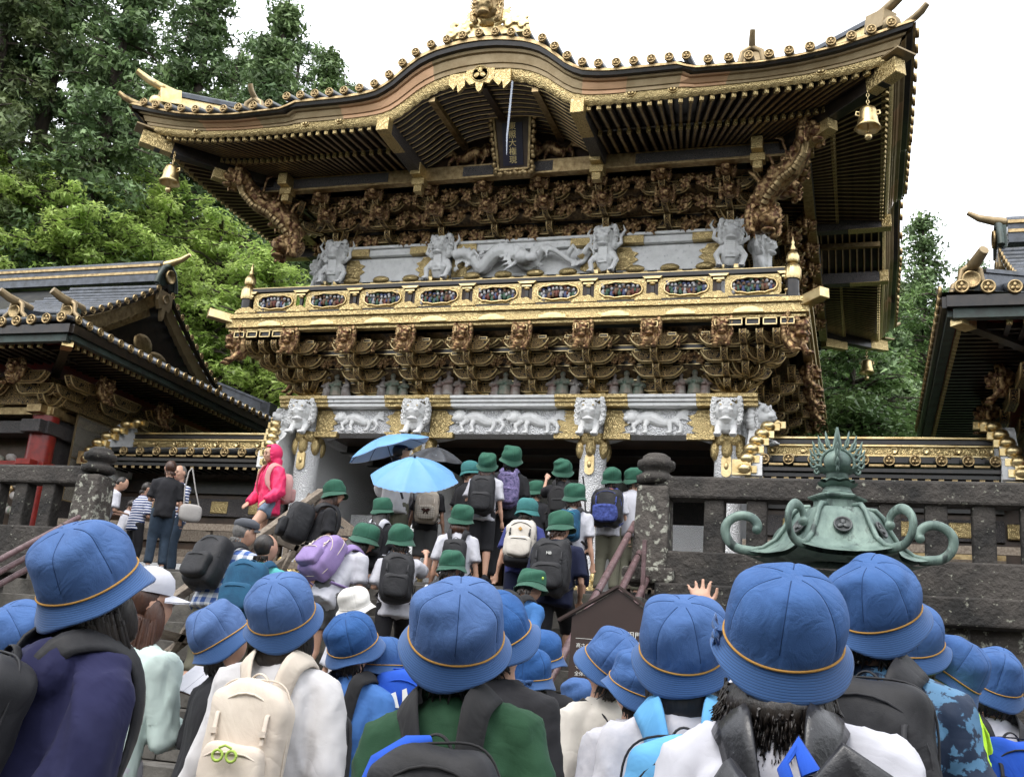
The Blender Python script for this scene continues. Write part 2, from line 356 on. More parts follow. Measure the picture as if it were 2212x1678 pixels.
def stone_fence(x0, x1, s, label, posts):
    f = empty('stone_fence', ((x0+x1)/2, YS, Z0), world=True); tag(f, label, 'fence')
    y = YS+.03; a, b = min(x0, x1), max(x0, x1)
    mb = MB(); mb.box(((a+b)/2, y, Z0+.16), (b-a, .32, .34)); part('fence_base', mb, STONE, f, bevel=.02)
    mb = MB(); mb.box(((a+b)/2, y, Z0+.98), (b-a, .26, .23)); part('top_rail', mb, STONE, f, bevel=.03)
    me = MB().box((0, 0, 0), (.20, .17, .56)).mesh('baluster')
    me.materials.append(STONE)
    x = x0+s*.62
    while a+.2 < x < b-.05:
        o = link('baluster', me, None, f, (x, y, Z0+.60), rot=(0, 0, rnd.uniform(-.05, .05)))
        bv = o.modifiers.new('b', 'BEVEL'); bv.width = .02; bv.segments = 2; x += s*.415
    for px in posts:
        mb = MB(); c = (px, y, Z0)
        mb.box((px, y, Z0+.07), (.52, .5, .16)); mb.box((px, y, Z0+.56), (.37, .37, .86), taper=.88)
        p_ = part('post', mb, STONEL, f, bevel=.03)
        mb = MB(); mb.lathe([(.0, .99), (.17, .99), (.20, 1.02), (.205, 1.07), (.15, 1.10), (.13, 1.13), (.185, 1.155), (.20, 1.19), (.195, 1.23), (.15, 1.25), (.145, 1.28), (.10, 1.31), (0, 1.32)], 16, M=Matrix.Translation((px, y, Z0)))
        q = link('cap', mb.mesh('cap'), STONE, p_, (0, 0, 0)); q.location = (0, 0, .03)
stone_fence(3.36, 9.5, 1, 'dark mossy stone fence right of the stairs, behind the bronze lantern', [3.36])
stone_fence(-3.58, -9.5, -1, 'dark stone fence left of the stairs, in front of the red-columned building', [-3.58])

# ------------------------------------------------------------------ the gate
gate = empty('shrine_gate', (0, 3.2, Z0), world=True)
tag(gate, 'huge two-storey gilded and carved shrine gate above the stairs', 'gate')
XC = [-3.5, -1.44, 1.44, 3.5]; YB = 6.4
def G(name, mb, mats, bevel=0, **k): return part(name, mb, mats, gate, bevel, **k)
def Gl(name, me, loc, rot=None, scale=None, mats=None): return link(name, me, mats, gate, loc, rot, scale)
# floor and interior
mb = MB(); mb.box((0, 3.2, Z0+.05), (8.0, 7.4, .1)); G('floor_slab', mb, STEPM, .01)
for Y in (0, 3.2, YB):
    for X in XC:
        c = MB(); c.lathe([(0, Z0+.1), (.30, Z0+.1), (.31, Z0+.16), (.27, Z0+.22)], 20, 0, M=Matrix.Translation((X, Y, 0)))
        c.lathe([(.205, Z0+.2), (.205, 5.75)], 24, 1, M=Matrix.Translation((X, Y, 0)))
        col = G('column', c, [STONE, WHITEC])
        if Y == 0:
            g = MB(); M = Matrix.Translation((X, Y, 0))
            g.lathe([(.21, Z0+.2), (.235, Z0+.22), (.235, Z0+.5), (.215, Z0+.53)], 24, M=M)
            for a in range(6):      # pointed leaf edge of the foot fitting
                t = a*math.pi/3+.3; g.ell((X+.212*math.cos(t), Y+.212*math.sin(t), Z0+.56), (.07, .07, .12), seg=8, rings=6)
            link('foot_fitting', g.mesh('foot_fitting'), GOLDP, col, (0, 0, 0)); g = MB()
            g.lathe([(.21, 5.04), (.24, 5.06), (.245, 5.2), (.22, 5.22)], 24, M=M)
            for a in range(6):
                t = a*math.pi/3-.52; g.ell((X+.205*math.cos(t), Y+.205*math.sin(t), 4.98), (.085, .085, .16), seg=8, rings=6)
            o = link('head_fitting', g.mesh('head_fitting'), GOLDP, col, (0, 0, 0))
            g = MB(); pl = [(.075*math.cos(a)+(.0), .075*math.sin(a)+(.09 if math.sin(a) > 0 else -.09)) for a in np.linspace(0, 2*math.pi, 17)[:-1]]
            g.prism([(X+p[0], 4.72+p[1]) for p in pl], Y-.235, Y-.19); g.ell((X, Y-.235, 4.72), (.035, .02, .06), seg=8, rings=6)
            link('gold_plaque', g.mesh('gold_plaque'), GOLD, col, (0, 0, 0))
# inner walls, doors and ceiling
mb = MB(); mb.box((0, 3.2, 5.28), (7.2, 6.6, .06)); G('ceiling', mb, LACQW)
for s in (-1, 1):
    x = s*3.5
    mb = MB(); mb.box((x, 1.6, 3.85), (.10, 2.8, 2.6)); G('side_wall', mb, WHITEC)
    mb = MB(); mb.box((x, 4.8, 3.85), (.10, 2.8, 2.6)); G('side_wall', mb, WHITEC)
    x0, x1 = sorted((s*1.44, s*3.5))
    mb = MB(); mb.box(((x0+x1)/2, 3.2, 3.9), (x1-x0-.02, .08, 2.7)); G('niche_wall', mb, BROCD)
    mb = MB(); mb.box(((x0+x1)/2, 1.5, Z0+.55), (x1-x0-.4, .06, .10)); mb.box(((x0+x1)/2, 1.5, Z0+1.0), (x1-x0-.4, .06, .07))
    for i in range(5): mb.box((x0+.35+i*(x1-x0-.7)/4, 1.5, Z0+.6), (.06, .06, .9))
    G('niche_railing', mb, WOOD)
    mb = MB(); mb.box(((x0+x1)/2, 1.5, Z0+1.38), (x1-x0-.4, .05, .55)); mb.box(((x0+x1)/2, 1.5, Z0+.3), (x1-x0-.4, .05, .35)); G('niche_panel', mb, WHITEC)
    mb = MB(); mb.box((s*1.44, 1.6, 3.7), (.08, 2.8, 2.4)); G('passage_wall', mb, WHITE)
    mb = MB(); mb.box((s*1.02, 2.4, 3.8), (.07, 1.1, 2.6), rot=(0, 0, s*.25)); G('door_leaf', mb, LACQW, .01)
mb = MB(); mb.box((0, 3.2, 4.9), (2.6, .2, .5)); G('door_lintel', mb, WHITE, .01)
mb = MB(); mb.box((0, 6.4, 4.95), (7.0, .3, .7)); mb.box((0, 6.9, 3.5), (7.4, .05, 3.0)); G('rear_screen', mb, LACQW)
for Y in (1.1, 2.2, 4.3, 5.4):
    mb = MB(); mb.box((0, Y, 5.2), (7.0, .12, .12)); G('ceiling_beam', mb, LACQ)

# lower lintels with lion reliefs
def lintel_bay(x0, x1):
    n = 15; a, b = x0+.2, x1-.2; top = 5.76; pts = []
    for i in range(n+1):
        t = i/n; z = 5.16 if .2 < t < .8 else 5.16-.0
        k = min(1, min(t, 1-t)/.16); pts.append((a+(b-a)*t, 5.12+.07*(k*k*(3-2*k))))
    mb = MB(); mb.prism(pts+[(b, 5.60), (a, 5.60)], -.17, .17); return G('lintel', mb, WHITEC, .01)
def cloud_poly(x, z, s, w=.42, h=.22):       # gold cloud-edged sheath at a beam's end
    P = [(0, h), (w*.62, h*.95), (w*.72, h*.6), (w*.98, h*.42), (w*.8, h*.12), (w*1.0, -h*.15), (w*.74, -h*.45), (w*.80, -h*.8), (w*.55, -h), (0, -h)]
    return [(x+s*p[0], z+p[1]) for p in P]
for i in range(3):
    x0, x1 = XC[i], XC[i+1]; lt = lintel_bay(x0, x1)
    for s, xx in ((1, x0+.19), (-1, x1-.19)):
        mb = MB(); mb.prism(cloud_poly(xx, 5.40, s, .42, .185), -.195, -.165); mb.box((xx+s*.2, -.165, 5.165), (.42, .10, .09))
        link('gold_sheath', mb.mesh('gold_sheath'), GOLDP, lt)
    lt_l = lt
mb = MB()
for z, y, h in ((5.63, -.20, .055), (5.69, -.235, .05), (5.745, -.27, .05)): mb.box((0, y/2, z), (7.9, -y+.3, h))
G('lintel_moulding', mb, WHITE, .008)
for i, X in enumerate(XC):
    mb = MB()
    for z, y, h in ((5.63, -.207, .05), (5.69, -.242, .045), (5.745, -.277, .045)): mb.box((X, y/2, z), (1.15 if 0 < i < 3 else .9, -y+.3, h+.012))
    G('gold_moulding', mb, GOLDP, .004)
# side lintels
for s in (-1, 1):
    mb = MB(); mb.box((s*3.5, 3.2, 5.4), (.36, YB, .5)); mb.box((s*3.55, 3.2, 5.7), (.6, YB+.3, .14)); G('side_lintel', mb, WHITEC)

# --- carved animals (fused, fairly detailed, shared meshes)
def curl(mb, c, r, n=10, turns=1.3, th=.012, M=None, mat=0):
    pts = []
    for i in range(n):
        t = i/(n-1); a = t*turns*2*math.pi; rr = r*(1-.8*t); pts.append((c[0]+rr*math.cos(a), c[1]-.015-.02*t, c[2]+rr*math.sin(a)))
    mb.tube(pts, [th*(1-.3*i/n) for i in range(n)], 6, mat, M=M)
def lion_head(wide=1.0, seed=1, paws=True, horn=False, jaw=.05):
    g = random.Random(seed); mb = MB()
    mb.ell((0, .05, .02), (.19*wide, .20, .17))
    mb.ell((0, -.12, -.03), (.12*wide, .12, .09)); mb.ell((0, -.20, .0), (.06, .05, .04)); mb.ell((0, -.15, .035), (.045, .1, .04))
    mb.ell((0, -.15, -.10-jaw), (.095, .09, .035))
    for s in (-1, 1):
        mb.ell((s*.075, -.155, .06), (.04, .04, .035)); mb.ell((s*.075, -.14, .095), (.055, .05, .022), rot=(0, s*.3, 0))
        mb.ell((s*.06, -.19, -.02), (.05, .05, .035)); mb.ell((s*.17, .0, .10), (.035, .04, .07), rot=(0, s*.5, 0))
        for k in range(9):
            a = -1.3+k*.34; mb.ell((s*(.15+.05*math.cos(a))*wide, .0+.02*g.random(), .02+.19*math.sin(a)), (.045, .06, .045))
    for s in (-1, 1):
        for k in range(7):
            a = -1.25+k*.42; curl(mb, (s*(.17*wide+.03*math.cos(a)), -.05-.02*g.random(), .0+.19*math.sin(a)), .042, 9, 1.2*s, .012)
    for k in range(5): curl(mb, (-.12+.06*k, -.04, .17), .035, 8, 1.2, .011)
    if paws:
        for s in (-1, 1):
            mb.tube([(s*.09, .08, -.12), (s*.11, -.04, -.24), (s*.11, -.12, -.34)], [.075, .055, .045], 8)
            mb.ell((s*.11, -.155, -.365), (.06, .075, .04))
            for t in (-1, 0, 1): mb.ell((s*.11+t*.033, -.215, -.375), (.018, .03, .022))
        mb.ell((0, .02, -.18), (.14, .12, .14))
    if horn:
        for s in (-1, 1): mb.tube([(s*.05, -.04, .15), (s*.09, .0, .26), (s*.07, .04, .33)], [.02, .015, .006], 6)
    return mb
lionW = fuse(lion_head(1.0, 3), .0095); lionW.materials.append(WHITE)
lionG = fuse(lion_head(.85, 5, True, False, .03), .014); lionG.materials.append(CARVE)
dragG = fuse(lion_head(.95, 8, False, True, .07), .012); dragG.materials.append(CARVE)
GOLDEYE = MB().ell((0, 0, 0), (.02, .012, .012), seg=8, rings=6).mesh('eye'); GOLDEYE.materials.append(GOLD)
for i, X in enumerate(XC):
    o = Gl('lion_carving', lionW, (X, -.36, 5.50), (0, 0, .05), (1.02, 1.1, 1.02))
    for s in (-1, 1): link('eye', GOLDEYE, None, o, (s*.075, -.19, .06))
mb = lion_head(1.0, 11); corner_beast = fuse(mb, .012); corner_beast.materials.append(WHITE)
for s in (-1, 1):
    Gl('lion_carving', corner_beast, (s*3.93, -.05, 5.50), (0, 0, s*1.15), (1.02, 1.15, 1.05))

def beast_relief(L=1.0, seed=2, dragon=False):
    """an animal running along X in high relief"""
    g = random.Random(seed); mb = MB(); n = 14
    if not dragon:
        pts = [(L*(-.32+.62*i/13), 0, .02+.05*math.sin(i*.5)) for i in range(n)]
        mb.tube(pts, [.05+.055*math.sin(math.pi*min(1, (i+1)/12)) for i in range(n)], 10)
        for bx, d in ((-.30, -1), (-.16, -.4), (.18, .3), (.30, 1)):
            k = g.uniform(-.03, .03); mb.tube([(L*bx, -.03, -.0), (L*bx+d*.08, -.06, -.10), (L*bx+d*.05+k, -.07, -.19)], [.055, .035, .028], 8)
            mb.ell((L*bx+d*.05+k-.03, -.08, -.20), (.05, .035, .025))
        hx = -L*.42; mb.ell((hx, -.06, .05), (.10, .09, .095)); mb.ell((hx-.07, -.10, .02), (.05, .05, .045))
        for k in range(12):
            a = k*.55; curl(mb, (hx+.10*math.cos(a), -.05, .05+.10*math.sin(a)), .032, 8, 1.2, .012)
        for k in range(5):
            mb.tube([(L*.30, -.02, .05), (L*.40, -.03, .10+.03*k-.05), (L*.52, -.03, .12+.05*k-.12)], [.03, .028, .008], 6)
    else:
        pts = []; rs = []
        for i in range(60):
            t = i/59; pts.append((L*(-.5+t)+.06*math.sin(t*16), -.05-.05*math.cos(t*17), .10*math.sin(t*19+.6)-.01)); rs.append(.035+.075*math.sin(math.pi*min(1, t*1.15+.12)))
        mb.tube(pts, rs, 10)
        for i in range(3, 57, 2):
            p = pts[i]; mb.ell((p[0], p[1], p[2]+rs[i]), (.02, .02, .035))
        hx = pts[30][0]; mb.ell((hx, -.17, -.05), (.14, .12, .10)); mb.ell((hx+.16, -.20, -.08), (.11, .07, .06)); mb.ell((hx+.2, -.2, -.02), (.07, .05, .03))
        for k in range(16):
            a = g.uniform(0, 6.3); q = (hx-.12+.10*math.cos(a), -.15, -.02+.12*math.sin(a)); mb.tube([q, (q[0]-.10, q[1]-.03, q[2]+.06*math.sin(a)), (q[0]-.2, q[1], q[2]+.10*math.sin(a))], [.022, .018, .006], 6)
        for bx in (-.38, -.2, .12, .34, .45):
            x = L*bx; mb.tube([(x, -.08, .0), (x+.10, -.12, .1), (x+.16, -.12, .03)], [.05, .035, .02], 8)
            for t in (-1, 0, 1): mb.tube([(x+.16, -.12, .03), (x+.19+.01*t, -.14, .0+.04*t), (x+.23, -.13, -.02+.05*t)], [.014, .012, .004], 5)
        for k in range(26): curl(mb, (L*g.uniform(-.5, .5), -.03, g.uniform(-.16, .12)), .05, 8, 1.3, .016)
    return mb
rel = fuse(beast_relief(1.0, 2), .010); rel.materials.append(WHITE)
rel2 = fuse(beast_relief(.95, 5), .010); rel2.materials.append(WHITE)
Gl('lion_relief', rel, (-2.5, -.17, 5.40), None, (.85, .8, .85)); Gl('lion_relief', rel2, (2.45, -.17, 5.41), (0, 0, 0), (1, .8, .95))
Gl('lion_relief', rel, (-.35, -.17, 5.41), None, (.95, .8, .95)); Gl('lion_relief', rel2, (.55, -.17, 5.40), None, (.95, .8, .95))

# --- bracket pieces
def arm_mesh(L=.66, h=.15, d=.10):
    mb = MB(); n = 14; low = []
    for i in range(n+1):
        t = -1+2*i/n; low.append((t*L/2, .0 if abs(t) < .45 else h*((abs(t)-.45)/.55)**2.6))
    mb.prism(low+[(L/2, h+.015), (-L/2, h+.015)], -d/2, d/2, 0)
    for y in (-d/2, d/2): mb.tube([(x, y, z) for x, z in low], .011, 5, 1)
    mb.tube([(-L/2, -d/2, h+.012), (L/2, -d/2, h+.012)], .006, 4, 1)
    me = mb.mesh('bracket_arm'); me.materials.append(BROC); me.materials.append(GOLD); return me
ARM = arm_mesh(); ARMS = arm_mesh(.5, .13)
def nose_mesh():      # projecting arm seen end-on: a curved tongue with gold edges
    mb = MB(); pr = [(-.22, .0), (.05, 0), (.13, .03), (.17, .09), (.17, .15), (-.22, .15)]
    mb.prism([(-p[0], p[1]) for p in pr][::-1], -.045, .045, 0, M=Matrix.Rotation(math.pi/2, 4, 'Z'))
    for x in (-.045, .045): mb.tube([(x, .22, 0), (x, -.05, 0), (x, -.13, .03), (x, -.17, .09), (x, -.17, .15)], .0085, 5, 1)
    me = mb.mesh('bracket_nose'); me.materials.append(BROC); me.materials.append(GOLD); return me
NOSE = nose_mesh()
def block_mesh(w=.12):
    mb = MB(); h = w*.62
    mb.box((0, 0, h*.7), (w, w, h*.55), 0); mb.box((0, 0, h*.2), (w*.72, w*.72, h*.45), 0)
    for z in (h*.44, h*.975):
        for a, b in (((-1, -1), (1, -1)), ((1, -1), (1, 1)), ((-1, 1), (-1, -1))):
            mb.beam((a[0]*w/2, a[1]*w/2, z), (b[0]*w/2, b[1]*w/2, z), .009, .009, 1)
    for a in (-1, 1): mb.beam((a*w/2, -w/2, h*.44), (a*w/2, -w/2, h*.975), .009, .009, 1)
    me = mb.mesh('bracket_block'); me.materials.append(LACQ); me.materials.append(GOLD); return me
BLK = block_mesh()
mb = MB(); mb.box((0, 0, 0), (.36, .10, .11), 0); mb.ell((0, -.05, .01), (.05, .03, .045), 0, seg=8, rings=6); CAPM = mb.mesh('cap_plate'); CAPM.materials.append(GOLDP)
rz_ = lambda a: Matrix.Rotation(a, 4, 'Z')
def cluster(cx, cy, ang, z0, tiers, dz, dy, head=None, hs=1.0, heads2=False):
    def P(x, y, z): v = rz_(ang) @ Vector((x, y, 0)); return (cx+v.x, cy+v.y, z)
    if z0 < 7: Gl('cap_plate', CAPM, P(0, -.12, z0+.02), (0, 0, ang))
    for k in range(tiers):
        y = -.14-dy*k; z = z0+.09+dz*k
        Gl('bracket_arm', ARM, P(0, y, z), (0, 0, ang), (1.25 if z0 > 7 else 1.12, 1, 1)); Gl('bracket_nose', NOSE, P(0, y-.10, z-.02), (0, 0, ang))
        if ang == 0 or k == 0: Gl('bracket_arm', ARMS, P(0, y+dy*.55, z+dz*.55), (0, 0, ang), (1.9, 1, .9))
        for x in (-.27, 0, .27): Gl('bracket_block', BLK, P(x, y-(.06 if x == 0 else 0), z+.12), (0, 0, ang))
    if head is not None:
        yh = -.14-dy*tiers; zh = z0+.09+dz*tiers
        Gl('beast_head_carving', head, P(0, yh-.02, zh+.02*hs), (0, 0, ang+rnd.uniform(-.12, .12)), (hs, hs, hs))
        if heads2: Gl('beast_head_carving', head, P(.03, yh+.22, zh-.24), (0, 0, ang+rnd.uniform(-.2, .2)), (hs*1.05, hs, hs))
    return
CLX = [-3.5, -2.47, -1.44, -.48, .48, 1.44, 2.47, 3.5]
for X in CLX: cluster(X, 0, 0, 5.79, 4, .165, .235, lionG, .78)
for s in (-1, 1):
    for Y in (1.1, 2.2, 3.2, 4.3, 5.3, 6.4) if s > 0 else (1.1, 2.2):
        cluster(s*3.5, Y, s*math.pi/2, 5.79, 4, .165, .235, lionG, .78)
    cluster(s*3.5, 0, s*math.pi/4, 5.79, 4, .165, .31, lionG, 1.05)
    for k in range(1, 4):     # dense corner: repeated arms to both sides of the diagonal
        y = -.14-.235*k; z = 5.88+.165*k
        for j in range(1, k+1):
            for sw in (0, 1):
                px, py = (s*(3.5+.235*j+.05), y) if not sw else (s*(3.5-y), -.235*j-.05)
                Gl('bracket_nose', NOSE, (px, py-(.1 if not sw else 0), z), (0, 0, 0 if not sw else s*math.pi/2))
                Gl('bracket_block', BLK, (px, py, z+.12)); 
# dark backing that slopes out behind the brackets, with gilt tie beams
mb = MB()
def skirt(mb, z0, z1, o0, o1, x=3.5, yb=YB, mat=0):
    a = [(-x-o0, -o0, z0), (x+o0, -o0, z0), (x+o0, yb+o0, z0), (-x-o0, yb+o0, z0)]; b = [(-x-o1, -o1, z1), (x+o1, -o1, z1), (x+o1, yb+o1, z1), (-x-o1, yb+o1, z1)]
    mb.add(a+b, [(0, 1, 5, 4), (1, 2, 6, 5), (2, 3, 7, 6), (3, 0, 4, 7)], mat)
skirt(mb, 5.76, 6.70, -.12, .80, mat=0); G('bracket_backing', mb, BROCK)
for k in range(4):
    o = -.06+.215*k; z = 5.92+.175*k; mb = MB()
    for a, b in (((-3.5-o, -o, z), (3.5+o, -o, z)), ((3.5+o, -o, z), (3.5+o, YB+o, z)), ((-3.5-o, -o, z), (-3.5-o, YB+o, z))):
        mb.beam(a, b, .07, .07, 0); mb.beam((a[0], a[1]-.036, a[2]+.035), (b[0], b[1]-.036, b[2]+.035), .012, .012, 1); mb.beam((a[0]+.036, a[1]-.036, a[2]-.035), (b[0]+.036, b[1]-.036, b[2]-.035), .012, .012, 1)
    G('tie_beam', mb, [LACQ, GOLD])
# small carved figures between the brackets
def sage_mesh(seed):
    g = random.Random(seed); mb = MB(); h = g.uniform(.30, .36)
    mb.tube([(0, 0, 0), (0, -.01, h*.3), (0, 0, h*.62), (0, 0, h*.76)], [.085, .075, .055, .03], 10)
    mb.ell((0, -.015, h*.88), (.036, .038, .045)); mb.ell((0, .0, h*.97), (.02, .02, .03)); mb.ell((0, -.05, h*.87), (.008, .012, .01))
    for s in (-1, 1): mb.tube([(s*.05, 0, h*.66), (s*.085, -.04, h*.48), (s*.02, -.09, h*.45)], [.028, .03, .02], 8)
    for k in range(5): a = k*1.2; mb.tube([(.07*math.cos(a), .06*math.sin(a)-.01, .0), (.05*math.cos(a), .05*math.sin(a), h*.5)], [.02, .008], 5)
    return fuse(mb, .009)
SAGEM = [mat('aged_pigment_figure', (.20, .12, .10), (.35, .33, .30), 9, .6, .1, .2, 40), mat('green_pigment_figure', (.10, .16, .12), (.30, .25, .2), 9, .6, .1, .2, 40), mat('pale_pigment_figure', (.38, .36, .34), (.18, .14, .12), 9, .6, 0, .2, 40)]
SG = []
for i in range(3): m_ = sage_mesh(20+i); m_.materials.append(SAGEM[i]); SG.append(m_)
for i in range(7):
    xm = (CLX[i]+CLX[i+1])/2
    for dx, sc in ((-.18, .85), (0.0, 1.05), (.17, .85)):
        Gl('sage_carving', SG[rnd.randrange(3)], (xm+dx+rnd.uniform(-.02, .02), -.27+(.03 if dx else 0), 5.80), (0, 0, rnd.uniform(-.6, .6)), (sc*1.25, sc*1.2, sc*1.15))
for Y in (.55, 1.65, 2.7, 3.75):
    Gl('sage_carving', SG[rnd.randrange(3)], (3.72, Y, 5.78), (0, 0, 1.5))

# --- balcony: gilt edge beam, carved panel railing
OX, OY0, OY1 = 4.68, -1.16, YB+1.16
def ring(mb, o, z, w, h, mat=0):
    x0, x1, y0, y1 = -OX-o, OX+o, OY0-o, OY1+o
    mb.box((0, y0+w/2, z), (x1-x0, w, h), mat); mb.box((0, y1-w/2, z), (x1-x0, w, h), mat)
    for s in (x0+w/2, x1-w/2): mb.box((s, (y0+y1)/2, z), (w-.004, y1-y0-2*w, h), mat)
mb = MB(); ring(mb, .06, 6.925, .22, .075); ring(mb, .02, 6.81, .16, .145); ring(mb, -.02, 6.705, .14, .045); G('balcony_edge_beam', mb, GOLDP, .006)
mb = MB(); mb.box((0, 3.2, 6.93), (2*OX-.2, OY1-OY0-.2, .05)); G('balcony_floor', mb, LACQ)
pl = [(-.2, 0), (-.18, .045), (-.11, .075), (-.06, .095), (.06, .095), (.11, .075), (.18, .045), (.2, 0)]
mb = MB(); mb.prism(pl, -.035, .035); PLT = mb.mesh('edge_plate'); PLT.materials.append(GOLDP)
mb = MB(); mb.prism([(p[0]*1.1, p[1]*.9-.05) for p in pl], -.008, .008); PLT2 = mb.mesh('beam_fitting'); PLT2.materials.append(GOLD)
RX = np.linspace(-4.35, 4.35, 10)
for i in range(9):
    xm = (RX[i]+RX[i+1])/2
    Gl('edge_plate', PLT, (RX[i]+.0, OY0-.02, 6.98)); Gl('beam_fitting', PLT2, (xm, OY0-.03, 6.80))
for a in (-1, 1):
    for b in (0, 1):
        y = OY0 if b == 0 else OY1
        mb = MB(); d = Vector((a, -1 if b == 0 else 1, 0)).normalized()
        mb.beam(Vector((a*OX, y, 6.90))-d*.1, Vector((a*OX, y, 6.93))+d*.34, .17, .15); G('corner_beam_end', mb, GOLD, .01)
for s in (-1, 1):
    for k in range(1, 5):     # open gilt box frames under the beam near the corners
        x = s*(3.5+.24*k-.05); mb = MB(); z = 6.61
        for dz in (-.045, .045): mb.box((x, OY0-.02, z+dz), (.19, .02, .014))
        for dx in (-.09, .09): mb.box((x+dx, OY0-.02, z), (.014, .02, .09))
        mb.box((x, OY0+.1, z), (.17, .2, .08), 1); G('gilt_box_frame', mb, [GOLD, LACQ])
for X in CLX:
    mb = MB(); z = 6.61
    for dz in (-.04, .04): mb.box((X, OY0-.02, z+dz), (.20, .02, .012))
    for dx in (-.10, .10): mb.box((X+dx, OY0-.02, z), (.012, .02, .08))
    mb.box((X, OY0+.1, z), (.18, .2, .07), 1); G('gilt_box_frame', mb, [GOLD, LACQ])
FIG = [mat('figure_red', (.15, .045, .03)), mat('figure_blue', (.06, .075, .16)), mat('figure_green', (.05, .11, .07)), mat('figure_white', (.42, .41, .41)), mat('figure_brown', (.16, .09, .05))]
def oval(a, b, n=22, sq=2.6):
    return [(a*math.copysign(abs(math.cos(t))**(2/sq), math.cos(t)), b*math.copysign(abs(math.sin(t))**(2/sq), math.sin(t))) for t in np.linspace(0, 2*math.pi, n, endpoint=False)]
def rail_panel(name, w, seed):
    g = random.Random(seed); mb = MB(); h = .30
    o = oval(w*.36, h*.40); n = len(o); R_ = [(-w/2, -h/2), (w/2, -h/2), (w/2, h/2), (-w/2, h/2)]
    out = []
    for p in o:     # rectangular plate with an oval opening
        k = max(abs(p[0])/(w*.44), abs(p[1])/(h*.5)); out.append((p[0]/k, p[1]/k))
    vs = [(p[0], -.03, p[1]) for p in o]+[(p[0], -.03, p[1]) for p in out]+[(p[0], .03, p[1]) for p in o]
    mb.add(vs, [(i, (i+1) % n, n+(i+1) % n, n+i) for i in range(n)]+[(i, 2*n+i, 2*n+(i+1) % n, (i+1) % n) for i in range(n)], 0)
    wavy = [(p[0]*(1+.05*math.cos(6*i)), -.045, p[1]*(1+.07*math.cos(i*math.pi))) for i, p in enumerate(o)]
    mb.tube(wavy+[wavy[0]], .016, 6, 1)
    mb.box((0, .02, 0), (w*.8, .02, h*.9), 2)
    for i in range(9):
        x = -w*.29+w*.58*i/8+g.uniform(-.01, .01); z = g.uniform(-.04, .02); c = 3+g.randrange(5)
        mb.ell((x, -.03, z-.04), (.036, .03, .06), c, 8, 6); mb.ell((x, -.045, z+.045), (.022, .022, .026), 6 if g.random() < .75 else 7, 8, 6)
        mb.ell((x+.03, -.05, z-.02), (.02, .02, .03), 3+g.randrange(5), 6, 5); mb.ell((x-.02, -.02, z+.09), (.03, .02, .02), 3+g.randrange(5), 6, 5)
    me = mb.mesh('carved_rail_panel')
    for m_ in [GOLDP, GOLD, LACQ]+FIG: me.materials.append(m_)
    return me
RP = [rail_panel('p', .90, s) for s in range(5)]
def rail_side(P, Q, n, rotz, back=False):
    P, Q = Vector(P), Vector(Q); d = Q-P
    for i in range(n):
        c = P+d*((i+.5)/n); Gl('carved_rail_panel', RP[(i*2+3) % 5], (c.x, c.y, 7.21), (0, 0, rotz), (d.length/n/.97, 1, 1))
    for i in range(n+1):
        c = P+d*(i/n); mb = MB(); M = Matrix.Translation((c.x, c.y, 0)) @ rz_(rotz)
        mb.box((0, 0, 7.06), (.06, .06, .16), 0, M=M); mb.box((0, .0, 7.21), (.05, .05, .34), 1, M=M); mb.box((0, -.02, 7.325), (.16, .09, .025), 0, M=M); mb.ell((0, -.03, 7.295), (.05, .03, .03), 0, 8, 6, M=M); mb.ell((0, -.03, 7.12), (.06, .04, .03), 0, 8, 6, M=M)
        mb.prism([(-.11, 7.365), (.11, 7.365), (.15, 7.40), (-.15, 7.40)], -.07, .07, 0, M=M); G('rail_post', mb, [GOLD, LACQ])
    for z, w_, h, m_ in ((7.01, .09, .07, 1), (7.055, .03, .012, 0), (7.375, .02, .018, 0), (7.43, .10, .065, 1), (7.468, .085, .012, 0)):
        mb = MB(); a = P-d.normalized()*.1; b = Q+d.normalized()*.1
        mb.beam((a.x, a.y, z), (b.x, b.y, z), w_, h, 0); G('rail_bar', mb, GOLD if m_ == 0 else LACQ)
rail_side((-4.40, -1.02), (4.40, -1.02), 9, 0)
rail_side((4.46, -.96), (4.46, 7.3), 8, math.pi/2); rail_side((-4.46, 7.3), (-4.46, -.96), 8, -math.pi/2)
def finial():
    mb = MB(); mb.lathe([(.10, 0), (.105, .30), (.10, .58)], 16, 1)
    fr = lambda a, i: 1+.05*math.cos(14*a)
    mb.lathe([(.125, .40), (.135, .45), (.13, .60), (.10, .68), (.06, .71), (.055, .75)], 42, 0, mod=fr)
    mb.lathe([(.09, .74), (.10, .77), (.098, .86), (.07, .93), (.035, .96), (.03, .99)], 42, 0, mod=fr)
    mb.lathe([(.04, .98), (.045, 1.02), (.02, 1.08), (.03, 1.12), (.012, 1.18), (.004, 1.24)], 12, 0)
    me = mb.mesh('tassel_finial'); me.materials.append(GOLD); me.materials.append(LACQ); return me
FN = finial()
for a in (-1, 1):
    for y in (-1.02, 7.35): Gl('tassel_finial', FN, (a*4.46, y, 6.96), scale=(.9, .9, .80))

